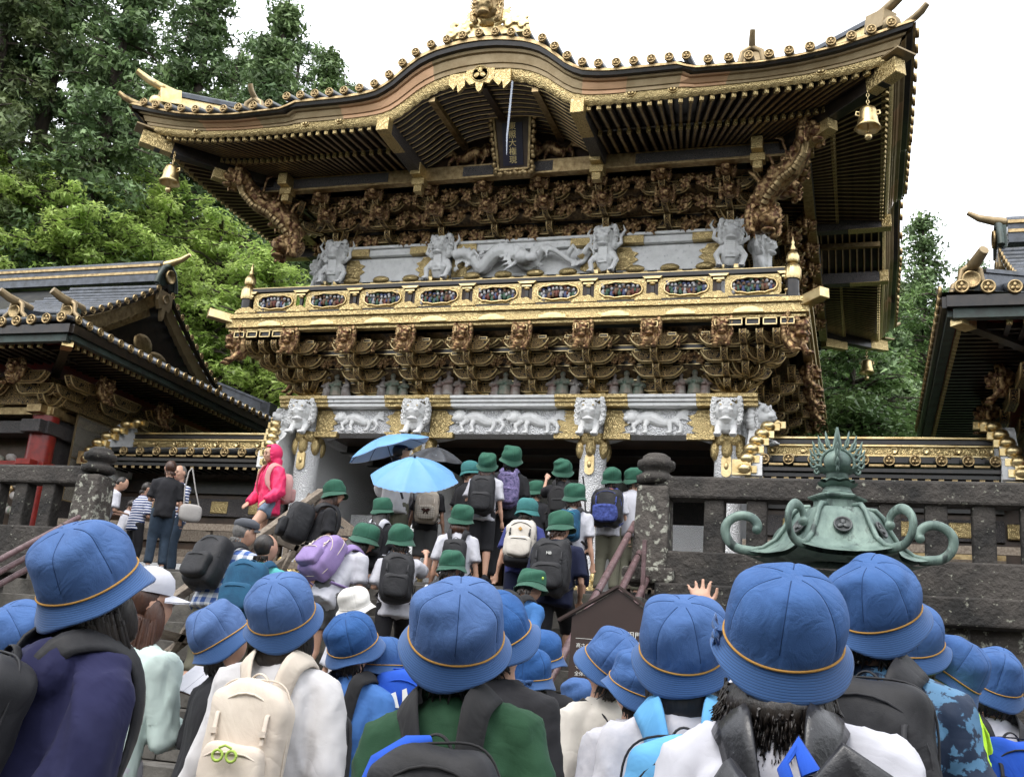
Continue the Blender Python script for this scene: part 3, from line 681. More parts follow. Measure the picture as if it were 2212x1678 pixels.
# --- upper storey wall
mb = MB(); mb.box((0, 3.2, 7.9), (6.9, 5.9, 1.9)); G('upper_wall', mb, LACQW)
for i, X in enumerate([-3.45, -1.44, 1.44, 3.45]):
    mb = MB(); mb.lathe([(.17, 6.95), (.17, 8.6)], 20, M=Matrix.Translation((X, .28, 0))); G('upper_column', mb, WHITEC)
for i in range(3):
    x0, x1 = [-3.45, -1.44, 1.44, 3.45][i:i+2]
    mb = MB(); mb.box(((x0+x1)/2, .24, 8.22), (x1-x0-.3, .22, .44)); lt = G('upper_lintel', mb, WHITE, .01)
    mb = MB(); mb.box(((x0+x1)/2, .19, 8.51), (x1-x0-.3, .30, .12)); mb.box(((x0+x1)/2, .17, 8.60), (x1-x0-.3, .36, .05)); G('upper_moulding', mb, WHITE, .01)
    for s, xx in ((1, x0+.16), (-1, x1-.16)):
        mb = MB(); mb.prism(cloud_poly(xx, 8.22, s, .36, .20), .10, .13); mb.box((xx+s*.2, .165, 8.51), (.5, .33, .125)); link('gold_sheath', mb.mesh('gold_sheath'), GOLDP, lt)
for k in range(12):        # gilt ornaments between sill and rail
    x = -3.1+k*.56; mb = MB(); mb.box((x, .05, 7.93), (.4, .10, .03)); mb.ell((x, .0, 7.98), (.16, .07, .07), seg=10, rings=6); G('gilt_ornament', mb, GOLDP)
def dragon_bust(seed, s=1):
    g = random.Random(seed); mb = lion_head(.85, seed, False, True, .05)
    mb.tube([(0, .06, -.05), (0, .02, -.2), (.0, -.02, -.38), (.02*s, .06, -.52)], [.12, .13, .15, .13], 12)
    for a in (-1, 1):
        mb.tube([(a*.12, -.02, -.28), (a*.22, -.08, -.42), (a*.17, -.14, -.60)], [.07, .05, .04], 8); mb.ell((a*.17, -.17, -.62), (.055, .08, .035))
        for t in (-1, 0, 1): mb.tube([(a*.17+.03*t, -.22, -.62), (a*.17+.04*t, -.27, -.66)], [.016, .006], 5)
        mb.tube([(a*.13, .0, -.18), (a*.27, -.02, -.10), (a*.25, .0, .02), (a*.32, .0, .12), (a*.27, .02, .24)], [.05, .035, .03, .025, .006], 7)
    for k in range(6): mb.tube([(-.1+.04*k, .05, .12), (-.13+.055*k, .04, .24+.05*g.random())], [.025, .006], 6)
    for k in range(9): mb.box((0, -.13-.0, -.18-.035*k), (.16, .03, .016))
    return mb
DBW = [fuse(dragon_bust(31), .011), fuse(dragon_bust(37, -1), .011)]
for m_ in DBW: m_.materials.append(WHITE)
for i, X in enumerate([-3.45, -1.44, 1.44, 3.45]):
    Gl('white_dragon_carving', DBW[i % 2], (X, -.03, 8.52), (0, 0, rnd.uniform(-.15, .15)), (1.0, 1, 1.0))
    mb = MB(); mb.box((X-.12, -.1, 7.90), (.1, .12, .08)); mb.box((X+.12, -.1, 7.90), (.1, .12, .08)); G('gilt_foot', mb, GOLD, .01)
for s in (-1, 1): Gl('white_dragon_carving', DBW[0], (s*3.9, .35, 8.42), (0, 0, s*1.25), (1.0, 1, .9))
drl = fuse(beast_relief(2.4, 9, True), .015); drl.materials.append(WHITE)
Gl('reclining_dragon_carving', drl, (0, .05, 8.27), None, (1, 1.3, 1.25))
# upper brackets
UX = [-3.45, -2.45, -1.44, -.48, .48, 1.44, 2.45, 3.45]
for X in UX: cluster(X, .25, 0, 8.62, 3, .17, .30, dragG, .72, True)
for s in (-1, 1):
    for Y in (1.3, 2.3, 3.2, 4.2, 5.2, 6.2) if s > 0 else (1.3, 2.3): cluster(s*3.45, Y, s*math.pi/2, 8.62, 3, .17, .30, dragG, .8, True)
    cluster(s*3.45, .25, s*math.pi/4, 8.62, 3, .17, .42, dragG, 1.1, True)
mb = MB(); skirt(mb, 8.60, 9.30, -.55, .62, 3.5, YB); G('upper_bracket_backing', mb, BROCK)
for k in range(4):
    o = -.32+.27*k; z = 8.72+.16*k; mb = MB()
    for a, b in (((-3.5-o, -o, z), (3.5+o, -o, z)), ((3.5+o, -o, z), (3.5+o, YB+o, z)), ((-3.5-o, -o, z), (-3.5-o, YB+o, z))):
        mb.beam(a, b, .06, .06, 0); mb.beam((a[0], a[1]-.03, a[2]+.03), (b[0], b[1]-.03, b[2]+.03), .01, .01, 1)
    G('tie_beam', mb, [LACQ, GOLDD])
mb = MB(); g = random.Random(77)
for k in range(30):
    x, z = g.uniform(-.32, .32), g.uniform(-.13, .13); curl(mb, (x, 0, z), g.uniform(.04, .075), 10, g.choice((-1.3, 1.3)), .018)
    a = g.uniform(0, 6.28); q = Vector((x, -.02, z)); mb.tube([q, q+Vector((.06*math.cos(a), -.03, .06*math.sin(a))), q+Vector((.12*math.cos(a+.5), 0, .12*math.sin(a+.5)))], [.028, .024, .004], 6)
relg = fuse(mb, .013); relg.materials.append(CARVE)
for i in range(7):        # gilt wing and flower carvings that fill the gaps between the brackets
    xm = (UX[i]+UX[i+1])/2; xl = (CLX[i]+CLX[i+1])/2
    for (y, z, sc) in ((.02, 8.72, .75), (-.34, 8.95, .8), (-.68, 9.14, .7)): Gl('gilt_relief', relg, (xm+rnd.uniform(-.04, .04), y, z), (0, 0, rnd.choice((0, math.pi))), (sc, 1.2, sc*1.1))
    for sx in (-1, 1): Gl('gilt_relief', relg, (xl+sx*.27, -.86, 6.50), (0, sx*.3, 0 if sx > 0 else math.pi), (.42, .9, .62))
    Gl('gilt_relief', relg, (xl, -.50, 6.30), (0, 0, 0), (.5, .9, .6))
# eave beam
for a, b, q in (((-4.75, -1.0), (4.75, -1.0), 0), ((4.6, -1.1), (4.6, 7.5), 1), ((-4.6, -1.1), (-4.6, 7.5), 1)):
    mb = MB(); mb.beam((*a, 9.36), (*b, 9.36), .16, .24, 0); o_ = G('eave_beam', mb, GOLDD, .008)
    A, B = Vector((*a, 9.36)), Vector((*b, 9.36))
    for t0, t1 in ((.02, .28), (.72, .98), (.42, .58)):
        p, r_ = A.lerp(B, t0), A.lerp(B, t1); off = Vector((0, -.083, 0)) if not q else Vector((.083*(1 if a[0] > 0 else -1), 0, 0))
        mb = MB(); mb.beam(p+off, r_+off, .01, .17, 0); link('brocade_panel', mb.mesh('brocade_panel'), BROCD, o_)
for X in (-3.95, -1.5, 1.5, 3.95):
    mb = MB(); mb.box((X, -1.18, 9.36), (.17, .3, .2)); mb.box((X, -1.10, 9.20), (.22, .18, .12)); mb.box((X, -1.1, 9.08), (.14, .14, .12)); G('beam_nose', mb, GOLDP, .008)
# ------------------------------------------------------------------ gate roof
HB = 6.2
TK = [(0, 10.68), (.25, 10.67), (.5, 10.63), (.75, 10.58), (1.0, 10.47), (1.2, 10.31), (1.4, 10.13), (1.62, 10.0), (1.87, 9.95), (2.15, 9.93), (3.14, 9.93), (3.2, 9.84), (4.2, 9.82), (4.7, 9.86), (5.2, 9.94), (5.7, 10.07), (6.2, 10.22)]
BK = [(0, 10.10), (.4, 10.08), (.7, 10.02), (1.0, 9.88), (1.25, 9.69), (1.45, 9.57), (1.7, 9.53), (2, 9.52), (4, 9.53), (4.8, 9.57), (5.4, 9.65), (6.2, 9.80)]
def Tz(s): return float(np.interp(abs(s), [k[0] for k in TK], [k[1] for k in TK]))-.075
def Bz(s): return float(np.interp(abs(s), [k[0] for k in BK], [k[1] for k in BK]))
def Fr(s, o, z): return Vector((s, -o, z))
def Rs(s, o, z): return Vector((3.29+o, 3.2+s, z))
def Ls(s, o, z): return Vector((-3.29-o, 3.2-s, z))
def Bs(s, o, z): return Vector((-s, 6.4+o, z))
SIDES = [(Fr, 3.29, 1.0, 0.0), (Rs, 3.2, 1.25, math.pi/2), (Ls, 3.2, 1.25, -math.pi/2), (Bs, 3.29, 1.0, math.pi)]
PROF = [('gold_valance', [(2.49, -.05), (2.53, .0), (2.545, .14), (2.555, .28)], 'g', 1),
        ('eave_moulding', [(2.555, .28), (2.575, .29), (2.585, .42), (2.61, .44), (2.64, .70), (2.685, .72), (2.70, .80)], 'c', 1),
        ('black_fillet', [(2.70, .80), (2.77, .81), (2.785, .95)], 'k', 1),
        ('tile_edge', [(2.785, .95), (2.815, .95), (2.815, 1.06), (2.70, 1.10)], 'g2', 1)]
CM = mat('copper_moulding', (.50, .30, .17), (.40, .24, .13), 3, .33, .55, .12, 25)
for P, hb, ks, rz in SIDES:
    for nm, pf, mk, _ in PROF:
        segs = [(-1, 1)] if mk != 'c' else [(-1, -.80), (-.80, -.62), (-.62, -.51), (-.51, -.38), (-.38, -.27), (-.27, -.13), (-.13, .13), (.13, .27), (.27, .38), (.38, .51), (.51, .62), (.62, .80), (.80, 1)]
        for qi, (u0, u1) in enumerate(segs):
            mb = MB(); nu = max(6, int(90*(u1-u0)/2))
            def fn(u, v, u0=u0, u1=u1):
                x = v*(len(pf)-1); i = min(len(pf)-2, int(x)); f_ = x-i; o = pf[i][0]*(1-f_)+pf[i+1][0]*f_; t = pf[i][1]*(1-f_)+pf[i+1][1]*f_
                s = (u0+(u1-u0)*u)*(hb+o); q = s*HB/(hb+2.8)*(ks if abs(s) < 2 else 1) if ks == 1 or abs(s) < 2 else s
                b, tt = Bz(q), Tz(q)
                z = b+(tt-b)*t
                if nm == 'gold_valance' and t < -.01: z -= .02*abs(math.sin(s*23))
                return P(s, o, z)
            mb.grid(fn, nu if mk != 'g' else 360, len(pf)-1, smooth=(mk == 'g'))
            mm = {'g': GOLDP, 'k': LACQ, 'g2': GOLDD}.get(mk) or (CM if qi in (1, 4, 5, 8, 10) else BRONZE)
            G(nm, mb, mm)
    # soffit board: flat part and vault
    for u0, u1 in ((-1, -.235), (.235, 1)):
        mb = MB()
        def fs(u, v):
            o = .85+v*1.68; s = (u0+(u1-u0)*u)*(hb+o)
            if u0 > 0 and abs(s) < 1.5: s = 1.5
            if u1 < 0 and abs(s) < 1.5: s = -1.5
            return P(s, o, 9.66+(Bz(s*HB/(hb+2.8))+.05-9.66)*v)
        mb.grid(fs, 24, 4, smooth=True); G('soffit_board', mb, LACQ)
    mb = MB(); aw = 1.5/ks
    mb.grid(lambda u, v: P((u*2-1)*aw, .85+v*1.68, Bz((u*2-1)*1.5)+.03), 24, 2); G('vault_board', mb, LACQ)
    mb = MB(); pts = [P((u*2-1)*aw, .88, Bz((u*2-1)*1.5)+.05) for u in np.linspace(0, 1, 21)]
    vs = pts+[Vector((p.x, p.y, 9.40)) for p in pts]; mb.add(vs, [(i, i+1, i+22, i+21) for i in range(20)]); G('tympanum', mb, LACQW)
    if P is not Bs:
        for o in np.linspace(1.0, 2.42, 12):
            mb = MB(); pts = [P((u*2-1)*aw, o, Bz((u*2-1)*1.5)-.02) for u in np.linspace(0, 1, 25)]
            mb.tube(pts, .028, 4, 0, smooth=False); 
            for q in (1.0,): mb.tube([p+Vector((0, 0, -.03)) for p in pts], .010, 4, 1)
            G('vault_rib', mb, [LACQR, GOLD])
        for k in (-.55, 0, .55):
            mb = MB(); z = Bz(k*1.5)-.07; mb.beam(P(k*aw, .9, z), P(k*aw, 2.45, z), .10, .09); G('vault_purlin', mb, GOLDD if k else LACQW)
        for s in (-1, 1):
            mb = MB(); mb.beam(P(s*(aw+.03), .9, 9.42), P(s*(aw+.03), 2.50, 9.46), .19, .22, 0); mb.beam(P(s*(aw+.03), 2.44, 9.46), P(s*(aw+.03), 2.60, 9.465), .20, .23, 1)
            mb.beam(P(s*(aw+.03), 1.9, 9.33), P(s*(aw+.03), 2.45, 9.345), .195, .012, 1)
            G('vault_side_beam', mb, [BROCD, GOLDP], .006)
rel_b = fuse(beast_relief(1.0, 22, False), .013); rel_b.materials.append(CARVE)
for s in (-1, 1): Gl('carved_panel', rel_b, (s*.75, -.93, 9.70), None, (.8*s, 1, 1.1))
# rafters
def raf_mesh(w_, h):
    mb = MB(); mb.box((0, -.48, 0), (w_, .96, h), 0); mb.box((0, -.98, 0), (w_+.006, .04, h+.006), 1); mb.box((0, -.5, -h/2-.002), (w_*.5, .9, .003), 2)
    me = mb.mesh('rafter'); me.materials.append(LACQR); me.materials.append(GOLDP); me.materials.append(GOLDD); return me
RAF = raf_mesh(.055, .07); rest = MB(); cnt = 0
def rafter(P, rz, s, hb, o0, z0, o1, z1, sa, keep):
    global cnt
    a, b = P(sa, o0, z0), P(s, o1, z1); d = b-a
    if keep:
        o = Gl('rafter', RAF, a); o.scale = (1, d.length, 1)
        o.rotation_euler = (-d).to_track_quat('Y', 'Z').to_euler(); o.location = a-Vector(gate['_w']); cnt += 1
    else: rest.beam(a, b, .055, .07, 0)
for si, (P, hb, ks, rz) in enumerate(SIDES):
    e = hb+2.46; s0 = 1.5/ks+.17; n = int((e-s0-.06)/.148); bs = 2.6*hb/3.4
    for sg in (-1, 1):
        for i in range(n+1):
            so_ = s0+i*.148
            kk = 1.56/(hb+.9-bs)
            sa = so_ if so_ < bs else (so_+kk*bs)/(1+kk)
            kp = (P is Fr) or (P is Rs) or (P is Ls and sg > 0)
            zb = Bz(so_*HB/(hb+2.8)) if so_ > 2 else 9.53
            rafter(P, rz, sg*so_, hb, .95, 9.62, 2.47, zb-.045, sg*sa, kp)
            im = sa+(so_-sa)*.52
            rafter(P, rz, sg*im, hb, .55, 9.56, 1.75, 9.475+(zb-9.53)*.4, sg*(sa-(so_-sa)*.2), kp and cnt < 296)
o_ = G('rafter', rest, LACQ); o_['kind'] = 'stuff'
for P, hb, ks, rz in SIDES[:3]:           # board edge under the flying rafters
    for sg in (-1, 1):
        mb = MB(); pts = [P(sg*s, 1.72, 9.535+.35*max(0, (s-4)/2)**2*.4) for s in np.linspace(1.62, hb+1.7, 12)]
        for a, b in zip(pts, pts[1:]): mb.beam(a, b, .05, .035)
        G('eave_board_edge', mb, LACQ)
# hip rafters, corner tips, bells
def hip(cx, cy):
    sx, sy = (1 if cx > 0 else -1), (-1 if cy < 0 else 1)
    def H(o, z): return Vector((sx*(3.29+o), (-o if sy < 0 else 6.4+o), z))
    mb = MB(); mb.beam(H(.5, 9.40), H(2.45, 9.56), .17, .22, 0); mb.beam(H(2.25, 9.545), H(2.62, 9.60), .185, .24, 1); mb.beam(H(1.3, 9.28), H(1.75, 9.33), .17, .2, 1); G('hip_rafter', mb, [LACQ, GOLDP], .008)
    mb = MB(); mb.beam(H(2.5, 9.74), H(2.70, 9.765), .34, .025, 0); G('corner_plate', mb, BRONZE)
    z = 10.16
    mb = MB(); mb.tube([H(2.5, z-.02), H(2.8, z+.02), H(2.88, z+.05), H(2.95, z+.11)], [.048, .05, .048, .038], 10, 0); G('corner_tile', mb, GOLDD if sx < 0 else BRONZE)
    zz = lambda o: 10.16+(2.8-o)*.12
    mb = MB()
    mb.beam(H(2.35, zz(2.35)+.18), H(.2, zz(.2)+.28), .12, .17, 0); mb.beam(H(2.35, zz(2.35)+.28), H(.2, zz(.2)+.38), .18, .05, 1)
    mb.tube([H(2.4, zz(2.4)+.33), H(.2, zz(.2)+.43)], .055, 10, 1); G('corner_ridge', mb, [GOLD, TILEL])
    mb = MB(); mb.beam(H(2.50, zz(2.5)+.20), H(2.26, zz(2.2)+.22), .24, .26, 0); mb.tube([H(2.3, zz(2.4)+.34), H(2.52, zz(2.5)+.40), H(2.66, zz(2.6)+.47), H(2.80, zz(2.7)+.58)], [.065, .07, .065, .05], 10, 0)
    mb.ell(H(2.52, zz(2.5)+.10), (.13, .13, .12), 0)
    G('corner_ornament', mb, GOLD if sx < 0 else BRONZE, .01)
for cx in (-1, 1):
    for cy in (-1, 1): hip(cx, cy)
# tiles
mb = MB(); R90 = Matrix.Rotation(math.pi/2, 4, 'X')
mb.lathe([(0, 0), (.052, 0), (.056, .012), (.068, .018), (.074, .012), (.076, -.02), (.0, -.02)], 18, 0, M=R90)
for k in range(3):
    a = math.pi/2+k*2*math.pi/3; mb.ell((.026*math.cos(a), -.006, .026*math.sin(a)), (.021, .010, .024), 0, 7, 5, rot=(0, -a+math.pi/2, 0))
TE = mb.mesh('tile_end'); TE.materials.append(GOLDD)
FS = [0, .26, .51, .76, 1.0, 1.2, 1.4, 1.63, 1.87, 2.13, 2.38, 2.63, 2.88, 3.12, 3.42, 3.7, 3.97, 4.24, 4.5, 4.77, 5.04, 5.3, 5.55, 5.8]
for P, hb, ks, rz in SIDES[:3]:
    if P is Fr: lst = [-x for x in FS[1:]][::-1]+FS
    else: lst = [i*.262 for i in range(-22, 23)] if P is Rs else [i*.262 for i in range(0, 23)]
    for s in lst:
        q = s*(ks if abs(s) < 1.6 else 1); z = Tz(q)+.085
        p = P(s, 2.845, z); te = Gl('tile_end', TE, p, (0, 0, rz), (.9, 1, .9))
        arch = max(0, z-9.95); sl = .33 if arch < .05 else .10
        L_ = min(2.2, 2.8-(abs(s)-hb)-.1) if abs(s) > hb+.6 else 2.2
        mb = MB(); pts = [P(s, 2.83-t*L_, z+sl*t*L_*(.8+.4*t)) for t in np.linspace(0, 1, 7)]
        mb.tube(pts, .066, 8, 0); 
        for t in (.12, .3, .5, .7): c = pts[0].lerp(pts[-1], t); 
        G('roof_tile', mb, TILE)
for P, hb, ks, rz in SIDES:
    mb = MB()
    def rf(u, v):
        o = 2.80-v*6.0; o = max(o, -3.19); hw = hb+o; s = (u*2-1)*hw; fade = max(0, 1-v*2.2)
        q = (u*2-1)*HB; q = q*(ks if abs(q) < 1.6 else 1); zb = 9.80; e = (Tz(q)+.03-zb)
        return P(s, o, zb+e*fade+v*6.0*.36+v*v*.6)
    mb.grid(rf, 60, 12); G('roof_surface', mb, TILE)
mb = MB(); mb.beam((-.6, 3.2, 12.65), (.6, 3.2, 12.65), .35, .5); G('main_ridge', mb, TILE, .02)
# descending-ridge ends standing on the eave
for s in (-1, 1):
    c = Vector((s*3.97, -2.45, 9.98)); mb = MB()
    mb.tube([c+Vector((-.17, 0, -.02)), c+Vector((-.13, 0, .16)), c+Vector((0, 0, .24)), c+Vector((.13, 0, .16)), c+Vector((.17, 0, -.02))], .045, 8, 0)
    mb.box(c+Vector((0, .03, .05)), (.26, .08, .22), 0); mb.tube([c+Vector((0, .25, .22)), c+Vector((0, 0, .25)), c+Vector((s*.01, -.10, .32)), c+Vector((s*.02, -.15, .42))], [.045, .05, .045, .04], 10, 0)
    mb.beam(c+Vector((0, .1, .1)), c+Vector((0, 2.0, .85)), .16, .22, 0)
    G('ridge_end_ornament', mb, BRONZE, .008)
# crest ornament over the gable arch
mb = MB(); M = Matrix.Translation((0, -2.45, 10.83))
mb.prism([(-.62, 0), (.62, 0), (.60, .10), (.34, .16), (-.34, .16), (-.60, .10)], -.10, .12, M=M)
for s in (-1, 1):
    for k, (x, z, r_) in enumerate(((.50, .22, .16), (.36, .15, .10), (.58, .11, .10), (.30, .26, .09))):
        for q in range(4): curl(mb, (s*x, -.10-.0*q, z), r_*(1-.22*q), 14, 1.0*s, .02, M=M)
        mb.ell((s*x, 0, z), (r_*.92, .09, r_*.92), M=M)
    for k in range(4): mb.tube([(s*.12, -.08, .18+.04*k), (s*.26, -.12, .22+.05*k), (s*.36, -.08, .30+.06*k)], [.04, .035, .012], 7, M=M)
    mb.tube([(s*.05, .0, .62), (s*.12, -.04, .76), (s*.26, .0, .80), (s*.22, .0, .92)], [.04, .03, .02, .008], 7, M=M)
mb.ell((0, -.02, .40), (.22, .16, .22), M=M)
crest = fuse(mb, .014); crest.materials.append(GOLD); Gl('crest_ornament', crest, (0, 0, 0))
face = fuse(lion_head(1.0, 41, False, True, .04), .012); face.materials.append(GOLDD); Gl('crest_face', face, (0, -2.60, 11.28), None, (1.1, 1.0, 1.25))
# pendants under the arch
mb = MB(); M = Matrix.Translation((0, -2.60, 10.0))
def blade(cx, cz, w_, h, sc=1): return [(cx-w_, cz+h*.6), (cx-w_*1.1, cz+h*.1), (cx-w_*.7, cz-h*.25), (cx-w_*.3, cz-h*.15), (cx-w_*.18, cz-h*.55), (cx, cz-h*.7), (cx+w_*.18, cz-h*.55), (cx+w_*.3, cz-h*.15), (cx+w_*.7, cz-h*.25), (cx+w_*1.1, cz+h*.1), (cx+w_, cz+h*.6)]
mb.prism(blade(0, .03, .22, .30)[::-1], -.03, .03, M=M)
for s in (-1, 1): mb.prism([(s*.36-.12, .16), (s*.36-.14, .0), (s*.36-.05, -.10), (s*.36, -.02), (s*.36+.03, -.16), (s*.36+.13, -.05), (s*.36+.12, .16)][::-1], -.03, .03, M=M)
mb.lathe([(0, 0), (.115, 0), (.12, .01), (.13, .02), (.14, .0), (.14, -.03), (0, -.03)], 24, M=M @ Matrix.Translation((0, -.03, .13)) @ R90)
for k in range(3):
    a = math.pi/2+k*2*math.pi/3; mb.ell((.055*math.cos(a), -.045, .13+.055*math.sin(a)), (.042, .014, .05), 0, 8, 6, rot=(0, -a+math.pi/2, 0), M=M)
G('gable_pendant', mb, GOLDP)
for s in (-4.9, -2.9, -2.3, 2.3, 2.9, 4.9):
    mb = MB(); mb.lathe([(0, 0), (.06, 0), (.07, .012), (.075, 0), (.075, -.02), (0, -.02)], 16, M=Matrix.Translation((s, -2.56, Bz(s)+.10)) @ R90)
    for k in range(3):
        a = math.pi/2+k*2.094; mb.ell((s+.028*math.cos(a), -2.572, Bz(s)+.10+.028*math.sin(a)), (.022, .008, .026), 0, 7, 5)
    G('crest_boss', mb, GOLD)
# bells
def bell(x, y, z, label):
    b = empty('wind_bell', (x, y, z), world=True, label=label, cat='bell', group='gilt bells hanging from the roof corners')
    mb = MB()
    for k in range(5): 
        c = Vector((x, y, z-.03-.05*k)); ax = k % 2
        pts = [c+Vector(((.018*math.cos(a)) if ax else 0, 0 if ax else (.018*math.cos(a)), .03*math.sin(a))) for a in np.linspace(0, 2*math.pi, 9)]
        mb.tube(pts, .007, 5)
    part('chain', mb, GOLD, b)
    mb = MB(); pf = [(.0, -.27), (.06, -.27), (.10, -.29), (.115, -.34), (.125, -.44), (.14, -.52), (.175, -.585), (.165, -.585), (.13, -.52), (.10, -.40), (0, -.33)]
    mb.lathe(pf, 24, M=Matrix.Translation((x, y, z)), mod=lambda a, i: 1+(.05*math.cos(6*a) if i in (6, 7) else 0))
    for s in (-1, 1): mb.tube([(x+s*.10, y, z-.33), (x+s*.15, y, z-.32), (x+s*.155, y, z-.37), (x+s*.12, y, z-.38)], .013, 6)
    part('bell_body', mb, GOLD, b)
    mb = MB(); mb.tube([(x, y, z-.35), (x, y, z-.66)], .008, 6); mb.ell((x, y, z-.70), (.05, .05, .055), seg=14, rings=10); mb.tube([(x-.05, y, z-.70), (x+.05, y, z-.70)], .052, 6) if 0 else None
    part('clapper', mb, GOLD, b)
bell(5.50, -2.32, 9.46, 'large gilt bell under the front right roof corner of the gate')
bell(-5.42, -2.32, 9.46, 'large gilt bell under the front left roof corner, against the trees')
bell(5.50, 8.72, 9.46, 'small-looking gilt bell under the rear right roof corner, against green forest')
# corner dragons under the eaves
def corner_dragon(s):
    mb = MB(); C_ = Vector((s*4.15, -.75, 8.75))
    pts = [Vector((s*(3.9), -.6, 8.55)), Vector((s*4.05, -.8, 8.78)), Vector((s*4.25, -.95, 8.95)), Vector((s*4.45, -1.12, 9.02)), Vector((s*4.58, -1.25, 9.18)), Vector((s*4.62, -1.35, 9.33))]
    mb.tube(pts, [.17, .19, .19, .17, .15, .13], 12)
    hd = lion_head(.9, 50, False, True, .07); M = Matrix.Translation((s*4.72, -1.5, 9.34)) @ rz_(s*.75) @ Matrix.Scale(1.0, 4)
    mb.add(hd.v, hd.f, 0, True, M)
    g = random.Random(9)
    for k in range(26):
        t = g.random()*4.5; i = int(t); p = pts[i].lerp(pts[i+1], t-i); a = g.uniform(-.5, 2.2)
        curl(mb, (p.x+s*.02-.14*s*math.cos(a), p.y-.14, p.z+.15*math.sin(a)), .05, 9, 1.2, .016)
    for k in range(8): p = pts[1+k//3]; mb.tube([p, p+Vector((-s*.15, -.12, .22+.03*k)), p+Vector((-s*.26, -.12, .3+.02*k))], [.03, .022, .006], 6)
    me = fuse(mb, .018); me.materials.append(CARVE); Gl('dragon_carving', me, (0, 0, 0))
    mb = MB()
    for k in range(17):
        t = .4+k*.27; i = min(4, int(t)); p = pts[i].lerp(pts[i+1], t-i); d = (pts[i+1]-pts[i]).normalized()
        mb.tube([p+Vector((s*.04, -.15, -.09))-d*.028, p+Vector((s*.04, -.15, -.09))+d*.028], [.070, .058], 8)
    G('dragon_belly', mb, GOLDD)
    mb = MB(); q = Vector((s*4.0, -.75, 8.35)); hd = lion_head(1.0, 55, False, True, .08); mb.add(hd.v, hd.f, 0, True, Matrix.Translation(q) @ rz_(s*.6) @ Matrix.Scale(1.2, 4))
    for k in range(12): a = g.random()*6.3; mb.tube([q, q+Vector((.2*math.cos(a), -.05, .2*math.sin(a))), q+Vector((.34*math.cos(a+.4), -.05, .34*math.sin(a+.4)))], [.05, .035, .01], 7)
    me = fuse(mb, .018); me.materials.append(CARVE); Gl('dragon_carving', me, (0, 0, 0))
for s in (-1, 1): corner_dragon(s)
# name plaque, tilted forward
PQ = Matrix.Translation((.15, -1.14, 9.24)) @ Matrix.Scale(1.12, 4) @ Matrix.Rotation(R(21), 4, 'X')
mb = MB(); mb.box((0, 0, .40), (.50, .06, .80), 0, M=PQ); o_ = G('name_plaque', mb, LACQW)
mb = MB(); mb.box((0, -.035, .40), (.30, .012, .60), 0, M=PQ); link('plaque_panel', mb.mesh('plaque_panel'), NAVYP, o_)
mb = MB()
for a, b in (((-.27, .0), (-.33, .84)), ((.27, .0), (.33, .84)), ((-.33, .84), (.33, .84)), ((-.27, 0), (.27, 0))):
    n = 13
    for i in range(n):
        t = i/(n-1); x = a[0]+(b[0]-a[0])*t; z = a[1]+(b[1]-a[1])*t; mb.ell((x+.012*math.sin(i*2.4), -.03, z+.012*math.cos(i*2.1)), (.042, .035, .042), 0, 8, 6, M=PQ)
    mb.beam(PQ @ Vector((a[0]*.82, -.04, .4+(a[1]-.4)*.88)), PQ @ Vector((b[0]*.82, -.04, .4+(b[1]-.4)*.88)), .035, .03, 0)
link('plaque_frame', mb.mesh('plaque_frame'), GOLDD, o_)
for i, ch in enumerate('東照大権現'):
    me = text_mesh(ch, .115, .004); M = PQ @ Matrix.Translation((0, -.046, .61-i*.118)) @ R90; me.transform(M); link('plaque_character', me, GOLD, o_)
# stream of rain water falling past the plaque
wm = mat('falling_water', (.75, .82, .95), None, rough=.15, bump=0); wm.node_tree.nodes['Principled BSDF'].inputs['Alpha'].default_value = .30
mb = MB(); a = atY(1107, 176, -2.62); mb.tube([a, a+Vector((.0, -.01, -.5)), a+Vector((0, -.02, -.92)), a+Vector((.02, -.02, -1.22))], [.015, .018, .015, .004], 8)
o_ = part('rain_water_stream', mb, wm); tag(o_, 'thin stream of rainwater falling from the gable arch in front of the name plaque', 'water stream')
